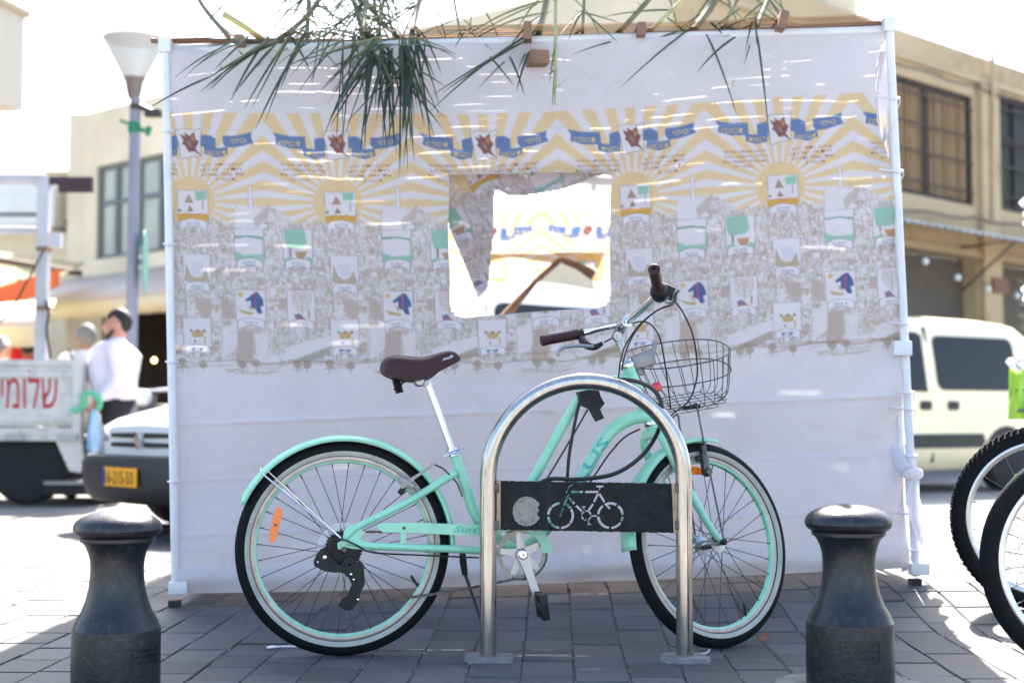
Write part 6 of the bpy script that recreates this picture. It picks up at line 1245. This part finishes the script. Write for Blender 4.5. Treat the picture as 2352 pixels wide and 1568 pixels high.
# ================================================================== FLATBED TRUCK
YT = 12.2
M_twhite = mat('worn_white_truck_paint', lin(206, 204, 198), .55, var=.12, vscale=3, dirt=lin(120, 108, 96), dscale=4, damt=.6)
M_tred = mat('red_sign_paint', lin(176, 20, 30), .5, var=.1, vscale=12)
M_tdark = mat('truck_chassis', (.018, .017, .016), .8)
trk = thing('flatbed_truck', 'worn white flatbed truck lettered in red with a white pole frame', 'truck', P(60, 1150, YT))
def tq(x, y, Y=YT): return P(x, y, Y)
def panel(mb, x0, y0, x1, y1, Y0, Y1): a = P(x0, y1, YT); b_ = P(x1, y0, YT); mb.box(((a.x + b_.x) / 2, (Y0 + Y1) / 2, (a.z + b_.z) / 2), (abs(b_.x - a.x), abs(Y1 - Y0), abs(b_.z - a.z)))
XL = -520
mb = MB(); panel(mb, XL, 832, 184, 978, YT, YT + .04); sb = mb.build('dropside', M_twhite, trk, smooth=0)
for (y0, y1, d) in ((826, 838, .03), (854, 866, .022), (958, 968, .02), (982, 1000, .03)): mb = MB(); panel(mb, XL, y0, 186, y1, YT - d, YT + .05); mb.build('side_rail', M_twhite, sb, smooth=0)
mb = MB(); panel(mb, 168, 824, 190, 1000, YT - .035, YT + .08); mb.build('corner_post', M_twhite, sb, smooth=0)
for x in (143, 20): mb = MB(); panel(mb, x, 996, x + 38, 1010, YT - .06, YT); mb.build('latch', M_hubcap, sb, smooth=0)
v, tr = text_tris(heb('שלומי')); mx_ = v[:, 0].max(); me = bpy.data.meshes.new('side_lettering'); me.from_pydata([tuple(P(2 + 130 * x / mx_, 937 - y / .54 * 62, YT - .004) - ORG[sb]) for x, y in v], [], [tuple(q) for q in tr]); me.materials.append(M_tred); lo_ = link_mesh('side_lettering', me, sb); lo_.modifiers.new('film', 'SOLIDIFY').thickness = .003
mb = MB(); panel(mb, XL, 1000, 188, 1012, YT - .02, YT + 1.7); mb.build('bed_floor', M_twhite, trk, smooth=0)
mb = MB(); panel(mb, XL, 832, 184, 978, YT + 1.68, YT + 1.72); mb.build('dropside', M_twhite, trk, smooth=0)
mb = MB(); panel(mb, 180, 832, 188, 990, YT + .05, YT + 1.66); mb.build('tailgate', M_twhite, trk, smooth=0)
mb = MB(); mb.prism([P(x, y, YT - .01) for x, y in ((128, 1012), (188, 1012), (190, 1050), (182, 1085), (160, 1082), (146, 1052))], (0, .05, 0)); mb.build('mud_flap', M_twhite, trk, smooth=0)
mb = MB(); panel(mb, XL, 1014, 120, 1060, YT + .35, YT + 1.3); panel(mb, 60, 1020, 180, 1052, YT + .1, YT + 1.6); mb.build('chassis', M_tdark, trk, smooth=0)
mb = MB(); panel(mb, 104, 1104, 212, 1112, YT - .05, YT + 1.5); mb.build('lit_bar_edge', mat('lit_bar_tone', (.30, .27, .25), .5, metal=.3, var=.2), trk, smooth=0)  # paler strip painted as the lit top edge of the rear bar
mb = MB(); panel(mb, 106, 1112, 210, 1136, YT - .03, YT + 1.4); panel(mb, 120, 1050, 134, 1106, YT + .1, YT + .2); mb.build('underrun_bar', M_tdark, trk, smooth=0)
for Yw in (YT + .22, YT + 1.45):
    for x in (48, -420): c = P(x, 1070, YT); c.y = Yw; c.z = .34; mb = MB(); mb.lathe([(.18, -.1), (.31, -.1), (.34, -.07), (.34, .07), (.31, .1), (.18, .1)], 32, Matrix.Translation(c) @ from_z((0, -1, 0)).to_4x4()); wo = mb.build('wheel', M_tyre2, trk); mb = MB(); mb.lathe([(.0005, .05), (.06, .07), (.12, .05), (.185, .08)], 24, Matrix.Translation(c) @ from_z((0, -1, 0)).to_4x4()); mb.build('wheel_rim', M_hubcap, wo)
mb = MB(); a = P(-900, 700, YT).x; b_ = P(-540, 700, YT).x; mb.bbox(((a + b_) / 2, YT + .85, 1.25), (abs(b_ - a), 1.65, 1.5), .12); mb.build('cab', M_twhite, trk)
# pole frame on the bed
M_pole = mat('white_pole_paint', (.50, .50, .52), .45, var=.1, vscale=4, dirt=(.4, .36, .3), dscale=6, damt=.5)
mb = MB(); mb.box((P(92, 600, YT).x, YT + .08, (P(92, 402, YT).z + P(92, 826, YT).z) / 2), (.098, .09, P(92, 402, YT).z - P(92, 826, YT).z)); mb.build('frame_post', M_pole, trk, smooth=0)
mb = MB(); mb.box((P(-470, 600, YT).x, YT + .08, (P(92, 402, YT).z + P(92, 826, YT).z) / 2), (.098, .09, P(92, 402, YT).z - P(92, 826, YT).z)); mb.build('frame_post', M_pole, trk, smooth=0)
for y, r_ in ((406, .052), (524, .036)): mb = MB(); mb.tube([P(-480, y, YT + .08), P(104, y + 6, YT + .08)], r_, 8); mb.build('frame_rail', M_pole, trk)
for yb_ in (566, 702): mb = MB(); panel(mb, 83, yb_, 108, yb_ + 9, YT + .0, YT + .14); mb.build('pole_band', MATS.get('rusty_band') or mat('rusty_band', lin(130, 100, 76), .7), trk, smooth=0)
mb = MB(); panel(mb, 112, 534, 136, 566, YT + .02, YT + .12); mb.build('junction_box', M_pole, trk, smooth=0)
mb = MB(); panel(mb, 104, 404, 206, 420, YT + .05, YT + .12); panel(mb, 129, 420.5, 206, 438, YT + .05, YT + .12); mb.build('dark_board', mat('dark_maroon_board', lin(66, 50, 54), .7, var=.2, vscale=6), trk, smooth=0)
mb = MB(); mb.tube(spline([P(104, 690, YT + .02), P(112, 715, YT), P(108, 760, YT + .02), P(116, 822, YT + .02)], 5), .012, 6); mb.tube(spline([P(100, 575, YT), P(60, 650, YT - .05), P(20, 720, YT), P(-30, 760, YT)], 5), .008, 6); mb.build('hanging_wire', M_tdark, trk)
# ================================================================== STREET LAMP
YL = 13.2
M_lpost = mat('lavender_grey_post', lin(128, 130, 146), .5, var=.06, vscale=3)
M_shade = mat('frosted_lamp_glass', (.50, .50, .48), .35, trans=.0, alpha=.8)
M_lid = mat('lamp_lid', lin(205, 198, 184), .6)
lm = thing('street_lamp', 'street lamp with a conical glass shade on a grey post', 'street lamp', (P(304, 900, YL).x, YL, 0))
lx = P(305, 500, YL).x; mb = MB(); mb.tube([(lx, YL, 0), (lx, YL, .9), (P(311, 230, YL).x, YL, P(311, 214, YL).z)], [.072, .058, .050], 16); mb.build('lamp_post', M_lpost, lm)
lc = P(311, 210, YL); h0 = P(311, 210, YL).z; h1_ = P(306, 188, YL).z; h2_ = P(306, 92, YL).z; k = YL / F
mb = MB(); mb.lathe([(20 * k * .6, h0 - .06), (22 * k, h0), (25 * k, h0 + .03), (34 * k * .62, h1_), (26 * k, h1_ + .03), (72 * k, h2_)], 40, Matrix.Translation((lc.x - .01, YL, 0))); 
mb = MB(); mb.lathe([(14 * k, h0 - .07), (17 * k, h0 - .02), (22 * k, h1_), (27 * k, h1_ + .035)], 32, Matrix.Translation((lc.x - .012, YL, 0))); mb.build('lamp_collar', mat('copper_brown_collar', lin(122, 108, 102), .5, metal=.2), lm)
mb = MB(); n_ = 40; A = [Vector((lc.x - .012 + 26 * k * math.cos(2 * math.pi * q / n_), YL + 26 * k * math.sin(2 * math.pi * q / n_), h1_ + .03)) for q in range(n_ + 1)]; Bq = [Vector((lc.x - .016 + 72 * k * math.cos(2 * math.pi * q / n_), YL + 72 * k * math.sin(2 * math.pi * q / n_), h2_)) for q in range(n_ + 1)]; mb.quadstrip(A, Bq); mb.build('lamp_shade', M_shade, lm)
mb = MB(); mb.lathe([(73 * k, h2_ - .004), (74 * k, h2_ + .012), (60 * k, h2_ + .05), (30 * k, h2_ + .075), (.001, h2_ + .085)], 40, Matrix.Translation((lc.x - .016, YL, 0))); mb.build('lamp_lid', M_lid, lm)
mb = MB(); mb.bbox(P(352, 260, YL), (.16, .1, .075), .02); mb.tube([P(312, 240, YL), P(352, 258, YL)], .03, 8); mb.lathe([(.05, -.03), (.054, 0), (.05, .03)], 20, Matrix.Translation(P(311, 246, YL))); mb.build('bracket', M_wframe, lm)
M_gr = mat('green_ribbon', lin(40, 120, 86), .8, var=.2, vscale=10)
mb = MB(); c = P(309, 292, YL); mb.lathe([(.050, -.06), (.062, -.03), (.060, .02), (.050, .05)], 20, Matrix.Translation(c)); mb.tube(spline([P(318, 296, YL - .06), P(334, 300, YL - .08), P(344, 292, YL - .06), P(338, 312, YL - .08)], 5), .02, 6, flat=.3); mb.tube(spline([P(300, 285, YL - .06), P(284, 280, YL - .06), P(276, 276, YL - .05)], 4), .014, 6, flat=.4); tag(mb.build('green_ribbon', M_gr), 'green ribbon tied round the street lamp post', 'ribbon')
sg = thing('round_road_sign', 'teal backed road sign seen edge-on beside the lamp post', 'road sign', P(334, 600, YL + .15))
mb = MB(); c = P(334, 602, YL + .1); mb.lathe([(.0005, -.012), (.29, -.012), (.30, -.004), (.30, .004), (.0005, .008)], 36, Matrix.Translation(c) @ from_z(Vector((.975, .165, 0))).to_4x4()); mb.build('sign_plate', mat('teal_sign_back', lin(90, 146, 144), .4, metal=.3), sg)
mb = MB(); mb.box(P(318, 602, YL + .1), (.10, .03, .05)); mb.box(P(318, 574, YL + .1), (.10, .03, .05)); mb.build('sign_bracket', M_hubcap, sg, smooth=0)
# ================================================================== AWNINGS AND MARKET CLUTTER AT LEFT
def sheet(name, label, cat, corners, m, thick=.02, sub=12, sag_=.0):
    a, b_, c, d_ = [Vector(q) for q in corners]; mb = MB(); rows_ = []
    for i in range(sub + 1):
        v = i / sub; l, r_ = a.lerp(d_, v), b_.lerp(c, v); rows_.append([l.lerp(r_, u / sub) - UZ * (sag_ * math.sin(math.pi * u / sub) * math.sin(math.pi * v)) for u in range(sub + 1)])
    mb.grid(rows_); o_ = mb.build(name, m, None, fix=False); sm = o_.modifiers.new('thickness', 'SOLIDIFY'); sm.thickness = thick; return tag(o_, label, cat) if label else o_
aw = thing('market_awning', 'long pale pink awning over the shops left of the lamp post', 'awning', P(230, 1100, 20))
def fl(x, y, out=0.0): p = on_plane(x, y, CORN + nL * out, nL); return p
mb = MB(); top_ = [fl(x, y, .05) for x, y in ((112, 652), (250, 630), (440, 598))]; bot_ = [fl(x, y, 2.0) for x, y in ((-40, 712), (190, 692), (440, 668))]
mb.quadstrip(top_, bot_); o_ = mb.build('canopy', M_awncream, aw, fix=False); o_.modifiers.new('thickness', 'SOLIDIFY').thickness = .02
mb = MB(); val = []
for i in range(61): t = i / 60; p = bot_[0].lerp(bot_[1], t * 2) if t < .5 else bot_[1].lerp(bot_[2], t * 2 - 1); val.append(p)
mb.quadstrip(val, [p - UZ * (.24 + .03 * abs(math.sin(i * .8))) for i, p in enumerate(val)]); o_ = mb.build('valance', M_awnval, aw, fix=False); o_.modifiers.new('thickness', 'SOLIDIFY').thickness = .012
aw2 = thing('market_awning', 'cream stall awning low behind the truck bed', 'awning', P(30, 1120, 17))
mb = MB(); t0, t1 = P(-160, 712, 17.5), P(128, 690, 17.5); b0, b1 = P(-160, 752, 16.2), P(106, 748, 16.2); mb.quadstrip([t0, t1], [b0, b1]); o_ = mb.build('canopy', M_awncream, aw2, fix=False); o_.modifiers.new('thickness', 'SOLIDIFY').thickness = .02
mb = MB(); mb.quadstrip([b0, b1], [b0 - UZ * .24, b1 - UZ * .24]); o_ = mb.build('valance', M_awnval, aw2, fix=False); o_.modifiers.new('thickness', 'SOLIDIFY').thickness = .012
for x in (-150, 100): mb = MB(); p = P(x, 760, 16.3); mb.tube([p, (p.x, p.y, 0)], .025, 8); mb.build('awning_pole', M_bar, aw2)
sheet('red_awning', 'brick red canvas awning behind the truck pole frame', 'awning', [P(-120, 694, 18.4), P(137, 617, 18.4), P(137, 657, 18.38), P(-120, 764, 18.38)], M_awnred)
M_shcl = bpy.data.materials.new('sunlit_cream_canvas'); M_shcl.use_nodes = True; n = M_shcl.node_tree; n.nodes.remove(n.nodes['Principled BSDF']); di = n.nodes.new('ShaderNodeBsdfDiffuse'); ts = n.nodes.new('ShaderNodeBsdfTranslucent'); mx = n.nodes.new('ShaderNodeMixShader'); mx.inputs[0].default_value = .6
for s_ in (di, ts): s_.inputs[0].default_value = (.72, .66, .46, 1)
n.links.new(di.outputs[0], mx.inputs[1]); n.links.new(ts.outputs[0], mx.inputs[2]); n.links.new(mx.outputs[0], n.nodes['Material Output'].inputs[0])
sheet('shade_canvas', 'sunlit cream canvas stretched above the red awning', 'canvas', [P(-120, 566, 23), P(196, 608, 23), P(136, 634, 19.6), P(-120, 690, 19.6)], M_shcl, sag_=.15)
mb = MB(); mb.tube([P(-100, 580, 19.4), P(186, 628, 21)], .05, 6); mb.tube([P(-60, 560, 19.2), P(100, 600, 19.4)], .06, 6); tag(mb.build('canvas_beam', mat('dark_beam', (.10, .07, .05), .8)), 'dark timber beams carrying the sunlit cream canvas', 'beam') if 0 else None
for k, (a, b_) in enumerate(((P(-100, 580, 19.4), P(186, 628, 21)), (P(40, 645, 19.3), P(100, 668, 19.3)))):
    mb = MB(); mb.tube([a, b_], .05, 6); tag(mb.build('canvas_beam', MATS.get('dark_beam') or mat('dark_beam', (.10, .07, .05), .8)), ('long dark beam along the top of the sunlit cream canvas', 'short dark beam between cream canvas and red awning')[k], 'beam')
# parked scooter and crates in the shop shade
M_sc = mat('scooter_paint', (.05, .045, .05), .3, coat=.4)
sco = thing('motor_scooter', 'dark motor scooter parked behind the man in the pale shirt', 'scooter', (P(352, 900, 15.5).x, 15.5, 0)); sx_ = P(352, 900, 15.5).x
for y_ in (-.62, .62): mb = MB(); mb.lathe([(.12, -.05), (.20, -.055), (.235, -.03), (.235, .03), (.20, .055), (.12, .05)], 24, Matrix.Translation((sx_ + .15 * y_, 15.5 + y_, .235)) @ from_z((1, .2, 0)).to_4x4()); mb.build('wheel', M_tyre2, sco)
mb = MB(); mb.bbox((sx_, 15.9, .62), (.34, .8, .36), .1); mb.bbox((sx_, 15.45, .34), (.30, .7, .12), .04); mb.tube([(sx_ - .08, 14.95, .25), (sx_, 15.15, .7), (sx_, 15.25, 1.0)], [.12, .13, .10], 12); mb.build('scooter_body', M_sc, sco)
mb = MB(); mb.bbox((sx_, 15.9, .84), (.28, .7, .10), .04); mb.build('scooter_seat', M_black, sco)
mb = MB(); mb.tube([(sx_ - .33, 15.35, 1.06), (sx_, 15.25, 1.02), (sx_ + .33, 15.35, 1.06)], .018, 8); mb.build('handlebar', M_chrome, sco)
for s_ in (-1, 1): mb = MB(); mb.sphere((sx_ + s_ * .3, 15.3, 1.25), .07, 12, 8, scl=(1, .35, .7)); mb.tube([(sx_ + s_ * .25, 15.32, 1.06), (sx_ + s_ * .3, 15.3, 1.24)], .008, 6); mb.build('mirror', M_chrome, sco)
mb = MB(); mb.sphere((sx_, 15.1, .95), .09, 12, 8); mb.build('headlight', M_lamp, sco)
M_glow = mat('warm_bulb', (.9, .7, .4), .4, emit=(1.0, .62, .22), estr=2.5)
mb = MB(); mb.sphere(P(354, 827, 17.5), .03, 12, 8); tag(mb.build('shop_bulb', M_glow), 'small glowing bulb hanging in the dark shopfront', 'light bulb')
# ================================================================== PEOPLE
M_skin = mat('skin', lin(196, 140, 116), .5, var=.06, vscale=14)
M_skin2 = mat('deep_skin', lin(150, 104, 84), .5, var=.06, vscale=14)
def cloth_piece(name, segs, m, par, vox=.022, T=None):
    mb = MB()
    for pts_, rad, fl_ in segs: q = spline([T(p) for p in pts_], 5); mb.tube(q, lerp_list(rad, len(q)), 14, flat=fl_)
    for pts_, rad, fl_ in segs:
        for p, r_ in ((pts_[0], rad[0]), (pts_[-1], rad[-1])): mb.sphere(T(p), r_ * .9, 10, 8)
    o_ = mb.build(name, m, par, fix=True); rm_ = o_.modifiers.new('skin', 'REMESH'); rm_.mode = 'VOXEL'; rm_.voxel_size = vox; rm_.use_smooth_shade = True
    s_ = o_.modifiers.new('soft', 'SMOOTH'); s_.factor = .6; s_.iterations = 6; return o_
def hand(par, T, c, dirv, m):
    """palm, four bent fingers and a thumb; local coords"""
    c = Vector(c); d_ = Vector(dirv).normalized(); side_ = Vector((0, 1, 0)); side_ = (side_ - d_ * side_.dot(d_)).normalized(); nn = d_.cross(side_); segs = [([c - d_ * .03, c + d_ * .03, c + d_ * .075], [.024, .034, .032], .55)]
    for k, l in enumerate((.062, .075, .07, .055)): b_ = c + d_ * .078 + side_ * (.026 - .0175 * k); segs.append(([b_ - d_ * .02, b_ + d_ * l * .5 + nn * .006, b_ + d_ * l * .85 + nn * .03, b_ + d_ * l * .7 + nn * .05], [.0095, .009, .0085, .0075], None))
    b_ = c + d_ * .02 + side_ * .03; segs.append(([b_, b_ + d_ * .03 + side_ * .022 + nn * .01, b_ + d_ * .06 + side_ * .02 + nn * .028], [.012, .0105, .009], None))
    return cloth_piece('hand', segs, m, par, .0065, T)
def person(label, x, Y, H, face, shirt, trous, skin, hair_m, arms, cap=None, group=None, extra=None, beard=None):
    """face: heading in degrees (0 = towards +x of the photo, 90 = away). local x forward, y left"""
    base = Vector((x, Y, 0)); t = thing('person', label, 'person', base, group); f_ = Vector((math.cos(R(face)), math.sin(R(face)), 0)); l_ = Vector((-f_.y, f_.x, 0)); k = H / 1.75
    T = lambda p: base + f_ * (p[0] * k) + l_ * (p[1] * k) + UZ * (p[2] * k)
    bsegs = [([(0, 0, .93), (.01, 0, 1.05), (.02, 0, 1.22), (.0, 0, 1.38), (-.015, 0, 1.47)], [.165, .160, .185, .185, .085], .72), ([(-.01, .17, 1.40), (-.01, -.17, 1.40)], [.085, .085], None)]
    for s_, (el, ha) in zip((1, -1), arms): sh_ = (-.01, s_ * .205, 1.41); bsegs.append(([sh_, ((sh_[0] + el[0]) / 2, (sh_[1] + el[1]) / 2, (sh_[2] + el[2]) / 2), el, tuple(el[q] + (ha[q] - el[q]) * .5 for q in range(3)), tuple(el[q] + (ha[q] - el[q]) * .92 for q in range(3))], [.072, .064, .054, .048, .042], None))
    bsegs[0] = (bsegs[0][0], bsegs[0][1], 1.25)
    cloth_piece('shirt', bsegs, shirt, t, .022, T)
    lsegs = [([(0, 0, .98), (0, 0, .88)], [.16, .165], 1.1)]
    for s_ in (1, -1): lsegs.append(([(0, s_ * .09, .90), (.02, s_ * .10, .52), (-.01, s_ * .105, .26), (-.02, s_ * .11, .07)], [.105, .075, .065, .058], None))
    cloth_piece('trousers', lsegs, trous, t, .022, T)
    for s_ in (1, -1): cloth_piece('shoe', [([(-.06, s_ * .11, .045), (.06, s_ * .115, .045), (.17, s_ * .125, .035)], [.045, .045, .036], None)], M_black, t, .014, T)
    hz = 1.625
    hsegs = [([(-.02, 0, 1.44), (-.01, 0, 1.52), (.0, 0, 1.58)], [.062, .055, .056], None), ([(-.02, 0, hz - .05), (-.015, 0, hz + .02), (-.015, 0, hz + .055)], [.088, .096, .080], .84), ([(.03, 0, hz - .10), (.045, 0, hz - .06), (.05, 0, hz)], [.045, .058, .062], .9), ([(.092, 0, hz + .005), (.112, 0, hz - .025), (.10, 0, hz - .04)], [.010, .016, .013], None), ([(.088, -.02, hz - .065), (.095, 0, hz - .066), (.088, .02, hz - .065)], [.008, .010, .008], None)]
    for s_ in (1, -1): hsegs.append(([(-.02, s_ * .088, hz - .03), (-.025, s_ * .095, hz), (-.015, s_ * .09, hz + .03)], [.012, .018, .012], None))
    hd = cloth_piece('head', hsegs, skin, t, .010, T)
    for s_ in (1, -1): mb = MB(); mb.sphere(T((.082, s_ * .032, hz + .012)), .011 * k, 10, 8); mb.build('eye', M_ink, hd)
    cloth_piece('hair', [([(-.045, 0, hz - .03), (-.055, 0, hz + .04), (-.02, 0, hz + .085), (.045, 0, hz + .078)], [.075, .088, .075, .045], 1.05)], hair_m, hd, .012, T)
    if beard: cloth_piece('beard', [([(.0, .075, hz - .04), (.05, .05, hz - .09), (.075, 0, hz - .105), (.05, -.05, hz - .09), (.0, -.075, hz - .04)], [.018, .024, .026, .024, .018], None)], beard, hd, .010, T)
    if cap: 
        mb = MB(); mb.lathe([(cap[1] * k, -.02 * k), (cap[1] * .96 * k, .02 * k), (cap[1] * .72 * k, .052 * k), (cap[1] * .3 * k, .066 * k), (.0005, .068 * k)], 24, Matrix.Translation(T((-.025, 0, hz + .062)))); mb.build('cap', cap[0], hd)
    for (el, ha) in arms: dv = Vector(ha) - Vector(el); hand(t, T, ha, dv, skin)
    return t, T
M_shw = mat('white_shirt', lin(236, 226, 238), .85, var=.04, vscale=6, bump=1.0, bscale=7); M_shg = mat('off_white_shirt', lin(226, 224, 218), .85, var=.04, vscale=6, bump=1.0, bscale=7)
M_trb = mat('black_trousers', (.014, .014, .016), .85); M_trg = mat('grey_trousers', (.09, .085, .082), .85)
M_hairb = mat('black_hair', (.012, .010, .009), .6); M_hairg = mat('grey_hair', (.16, .15, .14), .7); M_beard = mat('short_beard', (.06, .045, .04), .8)
ax_ = P(266, 800, 12.4).x
pA, TA = person('bearded man in a pale pink shirt standing in profile by the white van', ax_, 12.4, 1.67, 185, M_shw, M_trb, M_skin, M_hairb, [((-.07, .27, 1.13), (.10, .23, .93)), ((-.08, -.26, 1.13), (.16, -.20, .95))], beard=M_beard, cap=(mat('white_knit_cap', (.6, .58, .57), .9), .05))
bx_ = P(196, 800, 13.4).x
pB, TB = person('man in an off-white shirt and blue cap seen from behind', bx_, 13.4, 1.60, 120, M_shg, M_trg, M_skin2, M_hairg, [((.02, .28, 1.13), (.10, .22, .92)), ((-.04, -.27, 1.13), (.08, -.24, .90))], cap=(mat('blue_patterned_cap', lin(76, 100, 186), .85, var=.3, vscale=30), .098))
bg = thing('shoulder_bag', 'dark blue shoulder bag on the back of the man in the blue cap', 'bag', TB((-.22, .12, 1.0)))
mb = MB(); q = spline([TB((-.19, .16, 1.40)), TB((-.25, .13, 1.25)), TB((-.27, .12, 1.08)), TB((-.22, .10, .96))], 6); mb.tube(q, lerp_list([.03, .07, .10, .06], len(q)), 12, flat=.6); mb.build('bag_body', mat('navy_canvas', lin(34, 58, 92), .8), bg)
mb = MB(); mb.tube(spline([TB((-.19, .16, 1.38)), TB((.0, .16, 1.52)), TB((.17, .05, 1.35)), TB((.15, -.1, 1.1))], 6), .018, 6, flat=.4); mb.build('strap', mat('navy_strap', lin(30, 50, 80), .8), bg)
cb = thing('carrier_bag', 'blue and clear carrier bag with green handles in the man\'s hand', 'bag', TA((.18, 0, .6)))
M_cbag = mat('blue_plastic_bag', lin(150, 185, 220), .3, var=.3, vscale=6, spec=.6); M_gh = mat('green_bag_handle', lin(96, 190, 150), .5)
mb = MB(); q = [TA((.14, .22, z)) for z in (.86, .78, .66, .52, .44)]; mb.tube(q, [.03, .06, .09, .10, .06], 14, flat=.6); mb.build('bag_body', M_cbag, cb)
mb = MB(); mb.tube(spline([TA((.10, .25, .86)), TA((.08, .28, .93)), TA((.14, .30, 1.00)), TA((.22, .28, .98)), TA((.22, .26, .90)), TA((.28, .25, .86)), TA((.33, .26, .84))], 6), .026, 8); mb.build('bag_handle', M_gh, cb)
M_redsh = mat('red_shirt', lin(190, 30, 34), .85); M_whcap = mat('white_cap', (.78, .78, .78), .85)
person('man with black hair and a white skullcap behind the truck bed', P(70, 800, 16.5).x, 16.5, 1.66, 80, M_redsh, M_trb, M_skin2, M_hairb, [((.02, .27, 1.13), (.10, .22, .92)), ((-.04, -.27, 1.13), (.08, -.24, .90))], cap=(M_whcap, .098))
person('person in a red top standing left of the skullcap man', P(40, 800, 17.3).x, 17.3, 1.60, 100, M_redsh, M_trg, M_skin, mat('red_scarf', lin(200, 36, 34), .8), [((.02, .27, 1.13), (.10, .22, .92)), ((-.04, -.27, 1.13), (.08, -.24, .90))])
person('person in a white cap at the left edge behind the truck', P(6, 800, 15.8).x, 15.8, 1.62, 60, M_shg, M_trb, M_skin, M_hairg, [((.02, .27, 1.13), (.10, .22, .92)), ((-.04, -.27, 1.13), (.08, -.24, .90))], cap=(M_whcap, .10))
# ================================================================== LIME DISPLAY AT THE RIGHT EDGE
YD = 7.4
dsp = thing('vendor_display', 'lime green sheets and white paper ruffles on a stand at the right edge', 'display stand', (P(2380, 900, YD).x, YD, gz(P(2380, 900, YD).x, YD)))
M_lime = mat('lime_sheet', lin(176, 222, 84), .8, var=.06, vscale=10); M_ruf = bpy.data.materials['white_cloth_scrap']
mb = MB(); mb.tube([(P(2384, 900, YD).x, YD, 0), (P(2384, 900, YD).x, YD, 2.5)], .025, 10); mb.build('stand_pole', M_frame, dsp)
def lime(x0, y0, x1, y1): 
    mb = MB(); rows_ = [[P(x0 + (x1 - x0) * i / 12, y0 + (y1 - y0) * j / 8, YD - .04 + .03 * math.sin(i * 1.1 + j * .35) + .012 * math.sin(j * 1.7 + i)) for i in range(13)] for j in range(9)]; mb.grid(rows_); o_ = mb.build('lime_sheet', M_lime, dsp, fix=False); o_.modifiers.new('thickness', 'SOLIDIFY').thickness = .004
lime(2317, 846, 2410, 962); lime(2330, 1090, 2410, 1128)
for (y0, y1) in ((893, 899), (901, 903), (938, 946)): mb = MB(); mb.prism([P(x, y, YD - .062) for x, y in ((2334, y0), (2400, y0), (2400, y1), (2334, y1))], (0, .003, 0)); mb.build('printed_bar', mat('grey_print', (.12, .14, .10), .6), dsp, smooth=0)
rq = random.Random(4)
for (cx, cy, r_) in ((2362, 472, 18), (2366, 500, 18), (2358, 662, 13), (2362, 684, 13), (2332, 834, 17), (2352, 830, 17), (2372, 828, 17)):
    mb = MB(); c = P(cx, cy, YD - .07)
    for k in range(9):
        a = rq.uniform(0, 6.28); l = r_ / F * YD * rq.uniform(.7, 1.25); d_ = Vector((math.cos(a), rq.uniform(-.5, .3), math.sin(a))); s2 = d_.cross(Vector((rq.uniform(-1, 1), 1, rq.uniform(-1, 1)))).normalized() * l * .5
        mb.grid([[c, c + s2 * .2, c + s2 * .1], [c + d_ * l * .6 - s2, c + d_ * l * .7 + Vector((0, -.02, 0)), c + d_ * l * .6 + s2], [c + d_ * l * .9 - s2 * .8, c + d_ * l, c + d_ * l * .95 + s2 * .7]])
    mb.build('paper_ruffle', M_ruf, dsp, fix=False)
